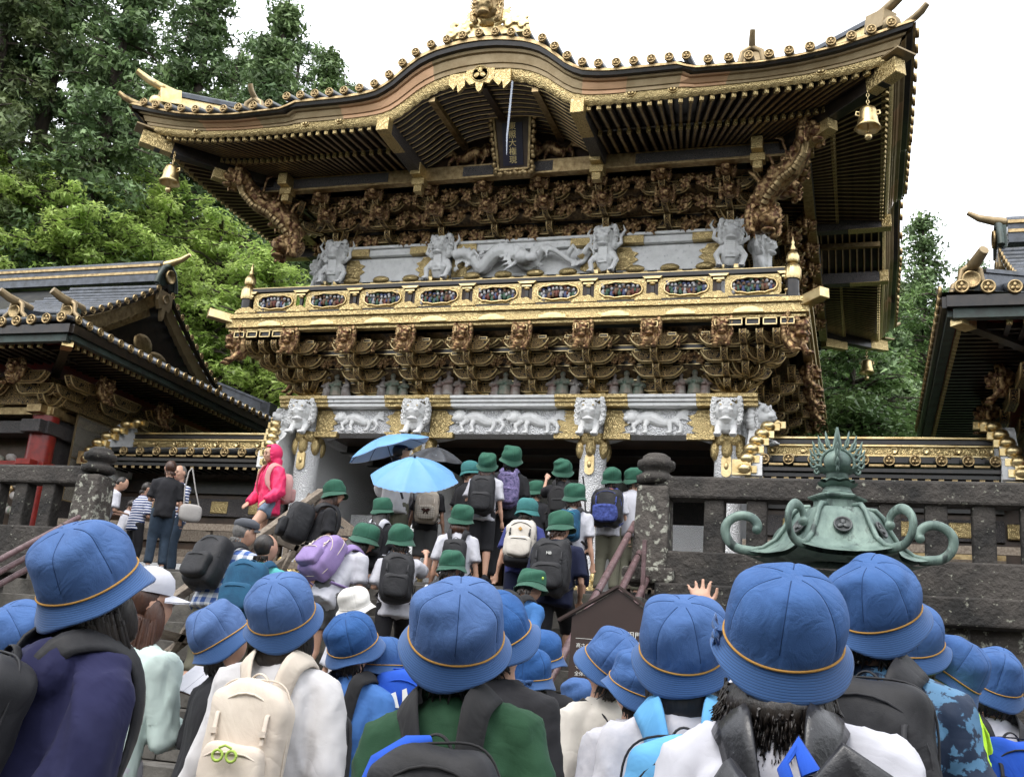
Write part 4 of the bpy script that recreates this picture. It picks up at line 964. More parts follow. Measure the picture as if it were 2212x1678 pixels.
# ------------------------------------------------------------------ side halls (a mirrored pair), corridors
def side_hall(s, label):
    H = empty('side_hall', (s*9.5, .5, Z0), world=True, label=label, cat='hall')
    def P(u, y, z): return Vector((s*u, y, z))
    U0, Y0, Y1, ZE = 6.32, -2.85, 4.0, 6.22; YC = .58
    # roof: eave tiles along the gate side and the front
    UG, ZA = 7.8, 8.30                      # gable plane, apex
    def vz(y):                               # height of the upper roof slope at y
        k = abs(y-YC)/2.3; return ZA-(ZA-6.85)*(1.25*k-.25*k*k)
    mb = MB()
    def skirt1(u, v): y = Y0+(Y1-Y0)*u; a = v*1.6; y2 = max(Y0+a*1.0, min(Y1-a*1.0, y)); return P(U0+a, y2, ZE+.06+a*.42+.10*max(0, abs(u-.5)*2-.7))
    mb.grid(skirt1, 24, 4)
    def skirt2(u, v): x = U0+6.9*u; a = v*2.2; return P(max(x, U0+a*.98), Y0+a, ZE+.06+a*.40+.10*max(0, .12-u)*6)
    mb.grid(skirt2, 16, 4)
    def skirt3(u, v): x = U0+6.9*u; a = v*2.2; return P(max(x, U0+a*.98), Y1-a, ZE+.06+a*.40)
    mb.grid(skirt3, 16, 4)
    for sg in (-1, 1):
        mb.grid(lambda u, v, sg=sg: P(UG-.1+5.9*u, YC+sg*2.35*v, vz(YC+sg*2.35*v)), 4, 10)
    part('roof_surface', mb, TILE, H)
    n = int((Y1-Y0)/.265)
    for i in range(n+1):                     # tiles running down to the gate-side eave
        y = Y0+.10+i*.265; lift = .12*max(0, abs((y-Y0)/(Y1-Y0)-.5)*2-.7)
        te = link('tile_end', TE, None, H, P(U0-.02, y, ZE+.10+lift), (0, 0, s*-math.pi/2), (.95, .95, .95))
        mb = MB(); q = min(1.5, y-Y0+.0, Y1-y)
        if q > .15: mb.tube([P(U0, y, ZE+.10+lift), P(U0+q*.5, y, ZE+.12+lift*.7+q*.20), P(U0+q, y, ZE+.10+q*.43)], .062, 8); part('roof_tile', mb, TILEL, H)
    for i in range(24):                      # front eave tiles
        u = U0+.22+i*.29
        te = link('tile_end', TE, None, H, P(u, Y0-.02, ZE+.10+.10*max(0, .5-i*.12)), (0, 0, 0), (1.15, 1.15, 1.15))
        mb = MB(); q = min(1.9, u-U0); mb.tube([P(u, Y0, ZE+.10+.10*max(0, .5-i*.12)), P(u, Y0+q, ZE+.10+q*.41)], .068, 8); part('roof_tile', mb, TILEL, H)
    # gable: verge tiles laid across the slope, barge boards, ridge
    for sg in (-1, 1):
        for i in range(11):
            y = YC+sg*(.22+i*.205); z = vz(y)+.05
            mb = MB(); mb.tube([P(UG-.42, y, z-.02), P(UG+1.6, y+sg*.0, z)], .062, 8, 0); part('roof_tile', mb, TILEL, H)
            link('tile_end', TE, None, H, P(UG-.44, y, z-.02), (0, 0, s*-math.pi/2), (.85, .85, .85))
        mb = MB()
        for i in range(12):
            ya, yb = YC+sg*2.4*i/12, YC+sg*2.4*(i+1)/12; za, zb = vz(ya)-.08, vz(yb)-.08; dp = .30
            mb.add([P(UG-.36, ya, za), P(UG-.36, yb, zb), P(UG-.36, yb, zb-dp), P(UG-.36, ya, za-dp*.9), P(UG-.26, ya, za), P(UG-.26, yb, zb), P(UG-.26, yb, zb-dp), P(UG-.26, ya, za-dp*.9)], [(0, 1, 2, 3), (7, 6, 5, 4), (0, 4, 5, 1), (3, 2, 6, 7)])
        part('barge_board', mb, GOLDD if sg < 0 else BRONZE, H)
        mb = MB()
        for i in range(12):
            ya, yb = YC+sg*2.4*i/12, YC+sg*2.4*(i+1)/12
            mb.beam(P(UG-.40, ya, vz(ya)-.02), P(UG-.40, yb, vz(yb)-.02), .09, .06)
        part('verge_moulding', mb, LACQ, H)
    mb = MB(); pts = [P(UG-.05, YC+2.3*t, vz(YC+2.3*t)-.1) for t in np.linspace(-1, 1, 17)]; mb.add(pts+[P(UG-.05, YC, 6.7)], [(i, i+1, 17) for i in range(16)]); part('gable_wall', mb, LACQ, H)
    mb = MB(); M = Matrix.Translation(P(UG-.42, YC, ZA-.42)) @ rz_(-s*math.pi/2)
    mb.prism(blade(0, 0, .20, .45)[::-1], -.04, .04, M=M); mb.lathe([(0, 0), (.07, 0), (.09, .02), (.09, -.02), (0, -.02)], 16, M=M @ Matrix.Translation((0, -.05, .12)) @ R90); part('gable_pendant', mb, BRONZE, H)
    mb = MB(); mb.beam(P(UG-.1, YC, ZA-.55), P(UG+.0, YC-1.2, ZA-1.35), .1, .14); mb.ell(P(UG-.12, YC, ZA-1.2), (.06, .3, .2)); mb.ell(P(UG-.12, YC+.5, ZA-1.35), (.06, .3, .14)); part('gable_carving', mb, GOLDD, H)
    mb = MB()
    for z, w_, h, m_ in ((.10, .30, .16, 0), (.20, .34, .05, 1), (.28, .24, .12, 0), (.36, .30, .05, 1)): mb.beam(P(UG-.3, YC, ZA+z+.02), P(UG+6, YC, ZA+z), w_, h, m_)
    mb.tube([P(UG-.3, YC, ZA+.44), P(UG+6, YC, ZA+.42)], .08, 10, 0); part('main_ridge', mb, [TILEL, GOLDD], H)
    for dz, nm in ((0, 'ridge_end_ornament'),):
        mb = MB(); M = Matrix.Translation(P(UG-.42, YC, ZA+.0)) @ rz_(-s*math.pi/2)
        mb.tube([(-.30, 0, -.06), (-.26, 0, .10), (-.16, 0, .30), (0, 0, .40), (.16, 0, .30), (.26, 0, .10), (.30, 0, -.06)], .055, 8, 0, M=M)
        mb.lathe([(0, 0), (.10, 0), (.11, .02), (.135, .03), (.14, -.02), (0, -.02)], 20, 1, M=M @ Matrix.Translation((0, -.06, .16)) @ R90)
        mb.box((0, .04, .12), (.42, .10, .36), 0, M=M); mb.tube([(0, .2, .42), (0, -.05, .46), (0, -.26, .52), (0, -.42, .62)], [.07, .07, .055, .035], 10, 2, M=M)
        part(nm, mb, [BACKM, GOLDD, GOLD if s < 0 else BRONZE], H)
    # corner and secondary ridge ends above the front eave
    for k, (u, y, z) in enumerate(((U0+.35, Y0+.25, ZE+.20), (U0+1.5, Y0+.35, ZE+.28)) if s < 0 else ((U0+.35, Y0+.25, ZE+.20),)):
        mb = MB(); M = Matrix.Translation(P(u, y, z)) @ rz_(.0 if k else 0)
        mb.tube([(-.22, 0, -.04), (-.20, 0, .06), (-.12, 0, .12), (-.10, 0, .26), (0, 0, .33), (.10, 0, .26), (.12, 0, .12), (.20, 0, .06), (.22, 0, -.04)], .042, 8, 0, M=M)
        mb.box((0, .05, .08), (.30, .10, .26), 2, M=M); mb.lathe([(0, 0), (.08, 0), (.09, .02), (.11, .025), (.11, -.02), (0, -.02)], 20, 1, M=M @ Matrix.Translation((0, -.03, .13)) @ R90)
        mb.tube([(0, .3, .30), (0, .05, .30), (s*.06, -.14, .33), (s*.13, -.30, .40)], [.065, .07, .07, .06], 10, 0, M=M)
        part('ridge_end_ornament', mb, [BRONZE, GOLDD, BACKM], H)
        mb = MB()
        if k == 0: mb.beam(P(u+.08, y+.1, z+.12), P(UG+.5, Y0+2.0, 7.0), .2, .22); mb.beam(P(u+.08, y+.1, z+.26), P(UG+.5, Y0+2.0, 7.14), .26, .05)
        else: mb.beam(P(u, y+.1, z+.1), P(u, y+1.6, 7.0), .2, .2)
        part('corner_ridge', mb, TILEL, H)
    mb = MB(); mb.beam(P(U0+.3, Y1-.3, ZE+.35), P(UG+.3, YC+2.2, 7.05), .2, .3); mb.beam(P(U0+.3, Y1-.3, ZE+.52), P(UG+.3, YC+2.2, 7.22), .26, .05); mb.box(P(U0+.35, Y1-.35, ZE+.4), (.3, .3, .3)); part('corner_ridge', mb, TILEL, H)
    # eave underside
    mb = MB()
    mb.beam(P(U0+.05, Y0+.05, ZE-.02), P(U0+.05, Y1, ZE-.02), .10, .14, 0); mb.beam(P(U0+.12, Y0+.12, ZE-.13), P(U0+.12, Y1, ZE-.13), .12, .10, 1)
    mb.beam(P(U0+.05, Y0+.05, ZE-.02), P(U0+7, Y0+.05, ZE-.02), .10, .14, 0); mb.beam(P(U0+.12, Y0+.12, ZE-.15), P(U0+7, Y0+.12, ZE-.15), .12, .13, 1)
    part('eave_edge_board', mb, [LACQ, BACKM], H)
    mb = MB(); mb.add([P(U0+.1, Y0+.1, ZE-.10), P(U0+.1, Y1, ZE-.10), P(U0+1.9, Y1, ZE-.25), P(U0+1.9, Y0+1.9, ZE-.25), P(U0+7, Y0+1.9, ZE-.25), P(U0+7, Y0+.1, ZE-.10)], [(0, 1, 2, 3), (0, 3, 4, 5)]); part('soffit_board', mb, REDL, H)
    rm = MB(); rm.box((0, -.45, 0), (.06, .9, .075), 0); rm.box((0, -.92, 0), (.066, .05, .08), 1); rme = rm.mesh('rafter'); rme.materials.append(LACQ); rme.materials.append(GOLDP)
    for i in range(int((Y1-Y0-.5)/.16)):
        y = Y0+.45+i*.16; link('rafter', rme, None, H, P(U0+1.12, y, ZE-.20), (0, 0, s*-math.pi/2), (1, .98, 1))
    for i in range(34): link('rafter', rme, None, H, P(U0+.75+i*.185, Y0+1.12, ZE-.22), (0, 0, 0), (1, .98, 1))
    mb = MB(); mb.beam(P(U0+1.5, Y0+1.5, ZE-.28), P(U0+.22, Y0+.22, ZE-.18), .14, .16, 0); mb.beam(P(U0+.34, Y0+.34, ZE-.19), P(U0+.16, Y0+.16, ZE-.175), .17, .19, 1); part('hip_rafter', mb, [LACQ, GOLD], H)
    # walls, columns, lintels
    UW, YW = 8.0, -1.15
    for u in (UW, UW+2.1, UW+4.2):
        mb = MB(); mb.lathe([(.22, Z0), (.22, 5.2)], 20, M=Matrix.Translation(P(u, YW, 0))); c = part('column', mb, REDL, H)
        g = MB(); g.lathe([(.23, Z0), (.25, Z0+.02), (.25, Z0+.3), (.225, Z0+.32)], 20, M=Matrix.Translation(P(u, YW, 0))); link('foot_fitting', g.mesh('foot_fitting'), GOLDP, c, (0, 0, 0)); g = MB(); g.lathe([(.225, 5.2), (.24, 5.22), (.24, 5.42), (.225, 5.44)], 20, M=Matrix.Translation(P(u, YW, 0))); o = link('head_fitting', g.mesh('head_fitting'), GOLDP, c, (0, 0, 0))
    for y in (YW+1.7, YW+3.4):
        mb = MB(); mb.lathe([(.2, Z0), (.2, 5.2)], 20, M=Matrix.Translation(P(UW, y, 0))); part('column', mb, REDL, H)
    mb = MB(); mb.box(P(UW+3.0, YW+.3, 4.0), (6.0, .1, 3.1)); part('front_wall', mb, LACQW, H)
    mb = MB(); mb.box(P(UW, 1.4, 4.0), (.12, 5.0, 3.1)); part('side_wall', mb, BROCD, H)
    for z, h, d, m_ in ((4.98, .22, .40, BROCD), (5.28, .14, .30, GOLDD), (4.35, .10, .30, REDL)):
        mb = MB(); mb.box(P(UW+3, YW, z), (6.5, d, h)); mb.box(P(UW, 1.1, z), (d, 5.2, h)); part('lintel', mb, m_, H, .01)
    for u in (UW, UW+1.05, UW+2.1, UW+3.15, UW+4.2):
        for k in range(3):
            link('bracket_arm', ARM, None, H, P(u, YW-.12-.25*k, 5.36+.15*k), None, (1.2, 1.2, 1.1)); link('bracket_block', BLK, None, H, P(u, YW-.16-.25*k, 5.50+.15*k))
    for y in (YW, .0, 1.1, 2.2, 3.3):
        for k in range(3): link('bracket_arm', ARM, None, H, P(UW-.12-.25*k, y, 5.36+.15*k), (0, 0, math.pi/2), (1.2, 1.2, 1.1))
    mb = MB(); mb.box(P(UW-.2, 1.4, 5.62), (.3, 5.2, .5)); mb.box(P(UW+3, YW-.1, 5.62), (6.2, .3, .5)); part('bracket_backing', mb, BROC, H)
    for i in range(3):
        o = link('lion_carving', lionG, None, H, P(UW, YW-.9+.0*i, 5.82) if i == 0 else P(UW-.85, YW+1.7*(i-1)+.3, 5.82), (0, 0, 0 if i == 0 else -s*math.pi/2), (.8, .8, .8))
    # peony carvings beside the first column
    g = random.Random(4 if s < 0 else 6); mb = MB()
    for k in range(26):
        x, z = g.uniform(.28, .95), g.uniform(-.5, .55)
        mb.ell(P(UW-.0+x*.0-.0, YW-.05, 0)+Vector((s*-1*0, 0, 0))+Vector((-s*x*-1, -.02*g.random(), 4.0+z)), (.10, .05, .07), k % 3, 8, 5, rot=(0, g.uniform(-1, 1), g.uniform(-.5, .5)))
    part('flower_carving', mb, [SAGEM[1], SAGEM[2], GOLDD], H)
    if s < 0:     # clear protective screens over the side painting
        pg = mat('protective_screen_glass', (.5, .45, .36), None, rough=.12, bump=0); pg.node_tree.nodes['Principled BSDF'].inputs['Alpha'].default_value = .22
        for i in range(3):
            y = -.75+i*1.0; mb = MB(); mb.box(P(UW-.30, y+.5, 4.6), (.015, .97, 1.5), 0); o = part('screen_pane', mb, pg, H)
            mb = MB()
            for yy in (y, y+1.0): mb.box(P(UW-.30, yy, 4.6), (.03, .02, 1.55))
            for zz in (3.85, 4.6, 5.35): mb.box(P(UW-.30, y+.5, zz), (.03, 1.0, .02))
            link('screen_frame', mb.mesh('screen_frame'), BRONZE, o, (0, 0, 0))
    return H
side_hall(-1, 'dark-roofed hall with red columns left of the gate')
side_hall(1, 'dark-roofed hall cut off by the right edge, beyond the stone fence')
def corridor(s, label):
    C_ = empty('corridor', (s*5.6, .5, Z0), world=True, label=label, cat='corridor')
    x0, x1 = s*3.95, s*7.25; xm = (x0+x1)/2; L_ = abs(x1-x0)
    for z, y, d, h, m_ in ((5.245, .3, .34, .035, GOLD), (5.19, .3, .28, .07, LACQ), (5.13, .3, .34, .03, GOLD), (5.06, .3, .28, .11, GOLDP), (4.985, .3, .32, .03, GOLD), (4.90, .28, .26, .15, LACQ)):
        mb = MB(); mb.box((xm, y, z), (L_, d, h)); part('ridge_band', mb, m_, C_, .006)
    for i in range(8):
        mb = MB(); mb.lathe([(0, 0), (.035, 0), (.042, .008), (.045, -.01), (0, -.01)], 14, M=Matrix.Translation((x0+s*(.2+i*.42), .125, 5.06)) @ R90); part('crest_boss', mb, GOLD, C_)
        mb = MB(); mb.ell((x0+s*(.1+i*.42), .14, 4.97), (.02, .02, .02), seg=8, rings=6); part('gold_stud', mb, GOLD, C_)
    mb = MB(); mb.grid(lambda u, v: (x0+(x1-x0)*u, .25-v*.85, 4.88-v*.16-.06*v*(1-v)), 4, 6); mb.grid(lambda u, v: (x0+(x1-x0)*u, .35+v*.85, 4.88-v*.2), 4, 4); part('roof_surface', mb, TILE, C_)
    for i in range(10):
        x = x0+s*(.12+i*.335); mb = MB(); mb.tube([(x, .2, 4.93), (x, -.2, 4.86), (x, -.56, 4.76)], .062, 10); part('roof_tile', mb, TILEL if i % 3 else TILE, C_)
        link('tile_end', TE, None, C_, (x, -.58, 4.755), None, (1.05, 1, 1.05))
        mb = MB(); mb.box((x+s*.167, -.575, 4.68), (.2, .03, .035)); part('tile_edge', mb, GOLDD, C_, .008)
    mb = MB(); mb.box((xm, -.52, 4.62), (L_, .07, .05)); mb.box((xm, -.35, 4.55), (L_, .30, .05)); part('eave_board', mb, LACQ, C_)
    rm = MB(); rm.box((0, 0, 0), (.06, .5, .07), 0); rm.box((0, -.255, 0), (.066, .02, .075), 1); rme = rm.mesh('rafter'); rme.materials.append(LACQ); rme.materials.append(GOLDD)
    for i in range(20): link('rafter', rme, None, C_, (x0+s*(.08+i*.17), -.22, 4.52))
    mb = MB(); mb.box((xm+s*2, .35, 3.5), (L_+4, .14, 2.1)); part('wall', mb, LACQW, C_)
    for z, h, m_ in ((4.30, .22, LACQ), (3.95, .30, BROCD), (3.6, .10, GOLDD), (3.45, .2, WOOD), (3.15, .12, WOOD), (2.75, .5, WHITE)):
        mb = MB(); mb.box((xm, .27, z), (L_, .12+.02*(z > 4), h)); part('wall_panel', mb, m_, C_)
    for i in range(5):
        x = x0+s*(.5+i*.75); mb = MB(); mb.box((x, .22, 3.95), (.34, .05, .22)); part('gilt_carving', mb, GOLDP, C_, .02)
    # curved gilt end board where the roof meets the gate / the hall
    for x, f in ((x0-s*.02, -s), (x1+s*.02, s)):
        mb = MB(); pr = [(-.66, 4.50), (-.66, 4.76), (-.58, 4.80), (-.46, 4.98), (-.30, 5.10), (-.20, 5.26), (-.05, 5.36), (.15, 5.38), (.3, 5.2), (.3, 4.4), (-.2, 4.3), (-.45, 4.38)]
        M = Matrix.Translation((x, 0, 0)) @ rz_(-math.pi/2)
        mb.prism([(-p[0], p[1]) for p in pr], -.12, .12, 0, M=Matrix.Translation((x, 0, 0)) @ Matrix.Rotation(-math.pi/2, 4, 'Z'))
        o = part('end_board', mb, WHITE, C_)
        g = MB()
        pts = [(-.69, 4.50), (-.70, 4.66), (-.66, 4.80), (-.52, 4.98), (-.38, 5.10), (-.26, 5.26), (-.08, 5.40), (.12, 5.42)]
        for i, (a, b) in enumerate(zip(pts, pts[1:])):
            t = i/6; g.ell((x-f*(.34*t**1.3-.12), (a[0]+b[0])/2, (a[1]+b[1])/2), (.11, .10, .085), seg=14, rings=8); g.box((x-f*(.34*t**1.3-.02), (a[0]+b[0])/2+.06, (a[1]+b[1])/2), (.14, .10, .10))
        g.box((x+f*.16, -.68, 4.60), (.26, .10, .22)); g.box((x+f*.14, -.70, 4.60), (.14, .10, .14)); g.box((x+f*.02, -.5, 4.42), (.2, .3, .10))
        link('gilt_edge', g.mesh('gilt_edge'), GOLD, o, (0, 0, 0))
corridor(1, 'low black and gold roofed corridor wall right of the gate, behind the lantern')
corridor(-1, 'low black and gold roofed corridor wall left of the gate')

# ------------------------------------------------------------------ bronze lantern
LX, LY = 5.24, -8.6
lan = empty('bronze_lantern', (LX, LY, 0), world=True, label='green bronze lantern with curled roof corners and a flaming jewel on top', cat='lantern')
T = Matrix.Translation((LX, LY, -.035)) @ Matrix.Rotation(R(8), 4, 'Z')
mb = MB(); mb.lathe([(.55, 0), (.55, .15), (.42, .22), (.38, .3), (.2, .36), (.13, .5), (.12, 1.1), (.17, 1.14), (.17, 1.2), (.12, 1.25), (.14, 1.4), (.30, 1.5), (.36, 1.56), (.36, 1.62)], 6, smooth=False, M=T); part('pedestal', mb, VERD, lan)
mb = MB(); mb.lathe([(.26, 1.62), (.28, 2.14)], 6, smooth=False, M=T); part('fire_box', mb, LACQ, lan)
N6 = 6
def hexr(a, R_, c): k = (a % (math.pi/3))-math.pi/6; return R_*(math.cos(math.pi/6)/math.cos(k))**c
mb = MB()
def roof(u, v):
    a = u*2*math.pi; prof = [(.17, 2.64), (.235, 2.63), (.27, 2.59), (.305, 2.51), (.36, 2.41), (.44, 2.345), (.525, 2.315)]
    x = v*(len(prof)-1); i = min(5, int(x)); f_ = x-i; r_ = prof[i][0]*(1-f_)+prof[i+1][0]*f_; z = prof[i][1]*(1-f_)+prof[i+1][1]*f_
    k = abs((a % (math.pi/3))-math.pi/6)/(math.pi/6); rr = hexr(a, r_, 1.0); rr *= 1+.10*v*v*k**3; z += .03*v*v*k**3
    return T @ Vector((rr*math.cos(a), rr*math.sin(a), z))
mb.grid(roof, 96, 24)
def roofu(u, v):
    a = u*2*math.pi; k = abs((a % (math.pi/3))-math.pi/6)/(math.pi/6); r_ = .525-v*.28; rr = hexr(a, r_, 1)*(1+.10*(1-v)**2*k**3); return T @ Vector((rr*math.cos(a), rr*math.sin(a), 2.315+.03*(1-v)*k**3-.03-.12*v*0+(-.03 if v > 0 else 0)+v*.02))
mb.grid(roofu, 96, 4)
rf_ = part('lantern_roof', mb, VERD, lan)
mb = MB()
for k in range(6):        # corner ribs and curled scrolls
    a = k*math.pi/3; d = Vector((math.cos(a), math.sin(a), 0)); 
    pts = [T @ (d*r_+Vector((0, 0, z))) for r_, z in ((.17, 2.65), (.24, 2.645), (.285, 2.60), (.325, 2.52), (.385, 2.425), (.47, 2.365), (.57, 2.345))]
    m_ = MB(); m_.tube(pts, .017, 8); link('roof_rib', m_.mesh('roof_rib'), VERD, rf_, (0, 0, 0))
    cp = []; n = 26
    for i in range(n):
        t = i/(n-1); ang = -math.pi/2+t*4.9; r_ = .128*(1-.66*max(0, t-.35)/.65); cx, cz = .585, 2.475
        if t > .45: cz += .03*(t-.45); cx -= .06*(t-.45)
        cp.append(T @ (d*(cx+r_*math.cos(ang))+Vector((0, 0, cz+r_*math.sin(ang)))))
    side = Vector((-math.sin(a), math.cos(a), 0))
    m_ = MB(); rs = [(.0175, .031) if i < n-3 else (.022, .031) for i in range(n)]
    lead = [T @ (d*.50+Vector((0, 0, 2.34)))]
    m_.tube(lead+cp, [(.020, .030)]+rs, 8, 0, smooth=True); m_.ell(cp[-1], .031, seg=10, rings=8)
    part('roof_scroll', m_, VERD, lan)
# crest medallions
for k in range(6):
    a = k*math.pi/3+math.pi/6; M = T @ Matrix.Rotation(a+math.pi/2, 4, 'Z') @ Matrix.Translation((0, -.288, 2.50)) @ Matrix.Rotation(R(-28), 4, 'X')
    m_ = MB(); m_.lathe([(0, 0), (.045, 0), (.048, .008), (.056, .012), (.06, 0), (0, -.02)], 20, M=M @ R90)
    for q in range(3): b = math.pi/2+q*2.094; m_.ell((.02*math.cos(b), -.006, .02*math.sin(b)), (.017, .006, .02), 0, 7, 5, rot=(0, -b+math.pi/2, 0), M=M)
    part('crest_medallion', m_, mat('dark_crest_bronze', (.08, .085, .085), rough=.5, metal=.3) if k == 0 else bpy.data.materials['dark_crest_bronze'], lan)
mb = MB(); mb.lathe([(.155, 2.60), (.15, 2.69), (.185, 2.705), (.19, 2.715), (.12, 2.745), (.08, 2.76)], 6, smooth=False, M=T); part('roof_neck', mb, VERD, lan)
mb = MB(); mb.lathe([(.10, 2.75), (.085, 2.78), (.08, 2.80)], 20, M=T); part('stem', mb, VERD, lan)
for z, r_, up_, n in ((2.78, .12, .02, 8), (2.84, .105, -.02, 8), (2.875, .12, .025, 8)):
    mb = MB()
    mb.grid(lambda u, v: T @ Vector(((.06+(r_-.06)*v)*(1+.10*abs(math.sin(n*u*math.pi))*v)*math.cos(u*2*math.pi), (.06+(r_-.06)*v)*(1+.10*abs(math.sin(n*u*math.pi))*v)*math.sin(u*2*math.pi), z+up_*v*v+.012*abs(math.sin(n*u*math.pi))*v)), 96, 5)
    mb.lathe([(.055, z-.02), (.075, z), (.07, z+.04)], 20, M=T); part('lotus_petals', mb, VERD, lan)
mb = MB(); mb.ell((0, 0, 2.96), (.088, .088, .078), seg=24, rings=14, M=T); mb.lathe([(.03, 3.03), (.012, 3.09), (.004, 3.13)], 10, M=T); part('jewel', mb, VERD, lan)
FV = Matrix.Translation((LX, LY, -.05)) @ Matrix.Rotation(R(2), 4, 'Z')
for pl_ in (0, math.pi/2):
    mb = MB(); M = FV @ Matrix.Rotation(pl_, 4, 'Z')
    for s in (-1, 1):
        arc = [(s*.108*math.cos(t), 2.965+.098*math.sin(t)) for t in np.linspace(-.8, 1.35, 10)]
        pts = [(p[0], 0, p[1]) for p in arc]+[(s*.012, 0, 3.12), (s*.004, 0, 3.21)]
        mb.tube(pts, [.013]*9+[.013, .014, .004], 6, M=M)
        for q, (t, ln) in enumerate(((-.55, .075), (-.2, .09), (.15, .095), (.5, .10), (.85, .10), (1.2, .10))):
            b = Vector((s*.108*math.cos(t), 0, 2.965+.098*math.sin(t))); o = Vector((s*math.cos(t*.8), 0, math.sin(t*.8)+.25)).normalized(); u_ = Vector((0, 0, 1))
            for w_ in (0, 1):
                ll = ln*.78; e = [b, b+o*ll*.35, b+o*ll*.5+u_*ll*(.3-.5*w_), b+o*ll*.75+u_*ll*(.25-.5*w_), b+o*ll*.9+u_*ll*(.55-.45*w_), b+o*ll*(1.0-.1*w_)+u_*ll*(.75-.4*w_)]
                mb.tube(e, [.014, .013, .012, .010, .008, .002], 6, M=M)
    part('flame', mb, VERD, lan)

# ------------------------------------------------------------------ sign, pipe rails, wooden handrails
sg = empty('information_sign', atD(1332, 1400, 7.6)-Vector((0, 0, 0)), world=True, label='dark brown house-shaped notice board with white Japanese text beside the stairs', cat='sign')
C0 = atD(1332, 1345, 7.6); W = .345
def SP(x, z, y=0): a = R(8); return Vector((C0.x+x*math.cos(a)-y*math.sin(a), C0.y+x*math.sin(a)+y*math.cos(a), C0.z+z))
def sprism(poly, y0, y1):
    mb = MB(); n = len(poly); mb.add([SP(x, z, y0) for x, z in poly]+[SP(x, z, y1) for x, z in poly], [tuple(range(n)), tuple(range(2*n-1, n-1, -1))]+[(i, i+n, (i+1) % n+n, (i+1) % n) for i in range(n)]); return mb
part('board', sprism([(-W*.92, -1.05), (W*.92, -1.05), (W*.92, .02), (0, .235), (-W*.92, .02)], -.02, .02), SIGNB, sg, .004)
mb = MB(); mb.beam(SP(0, .255), SP(-W*1.2, -.01), .09, .018); mb.beam(SP(0, .255), SP(W*1.2, -.01), .09, .018); part('sign_roof', mb, SIGNB, sg)
for s in (-1, 1): mb = MB(); p = SP(s*W*.8, -.9, .04); mb.box((p.x, p.y, p.z/2), (.05, .05, p.z+.1)); part('post', mb, SIGNB, sg)
MS = Matrix.Translation((0, 0, 0))
def sign_text(t, size, x, z, nm='lettering', align='LEFT'):
    me = text_mesh(t, size, .0006, align); me.transform(R90); 
    me.transform(Matrix.Translation(SP(x, z, -.0215)) @ Matrix.Rotation(R(8), 4, 'Z')); part_ = link(nm, me, SIGNW, sg); part_.location = -Vector(sg['_w'])
sign_text('国宝', .042, -.085, -.10); sign_text('陽明門', .060, .01, -.105)
mb = MB(); mb.beam(SP(-.28, -.125, -.022), SP(.28, -.125, -.022), .001, .003); part('rule_line', mb, SIGNW, sg)
for i, ln in enumerate(['高さ 十一・一メートルで 二層造り', 'いつまで見ていても 見飽きない', '上層の彫刻は 唐獅子と 龍', 'その数は 五百以上の 彫り物', '全体が 胡粉と金で 飾られる', '次の柱は 逆さ柱と いわれる', '多くの 子供の遊びや 聖人', '政治の 理想を あらわした', '背面に 東照大権現の 額', 'かかる 唐破風 の 門']):
    sign_text(ln, .033, -.275, -.185-i*.048)
# pipes
def at_pipe(x, y): return ground_z(3.0, y)
def pipe_rail(x, ya, yb, offs, label, dx=0):
    for i, oz in enumerate(offs):
        slope = RISE/TREAD; mb = MB()
        za = ZL(ya)+oz; zb = ZL(yb)+oz
        pts = [(x+dx*i, ya+(yb-ya)*t, za+(zb-za)*t) for t in np.linspace(0, 1, 14)]
        o = MB(); o.tube(pts, .034, 12, 0)
        for t in (.04, .33, .62, .93):
            c = Vector(pts[0]).lerp(Vector(pts[-1]), t); d = (Vector(pts[-1])-Vector(pts[0])).normalized(); o.tube([c-d*.010, c+d*.010], .038, 12, 1)
        q = part('pipe_rail', o, [PIPE, LACQ]); tag(q, label[i], 'rail', 'purple-brown pipe rails beside the stairs')
def ZL(y): return Z0-(YS-y)*(RISE/TREAD) if y < YS else Z0
pipe_rail(3.16, -8.9, -4.95, (.62, .40, .18), ['top purple-brown pipe of the rail right of the stairs, behind the sign', 'middle purple-brown pipe of the rail right of the stairs, behind the sign', 'bottom purple-brown pipe of the rail right of the stairs, behind the sign'], .10)
pipe_rail(-3.45, -8.9, -5.3, (.60, .45, .30), ['top purple-brown pipe of the rail at the left edge, above the stairs', 'middle purple-brown pipe of the rail at the left edge, above the stairs', 'bottom purple-brown pipe of the rail at the left edge, above the stairs'])
for x in (3.3, -3.5):
    mb = MB()
    for y in (-5.4, -6.6, -7.8): mb.beam((x+.06, y, ZL(y)-.3), (x+.06, y, ZL(y)+.62), .04, .04, up=(0, 1, 0))
    o = part('pipe_bracket', mb, PIPE); tag(o, 'short brackets holding the pipe rails %s of the stairs' % ('right' if x > 0 else 'left'), 'bracket')
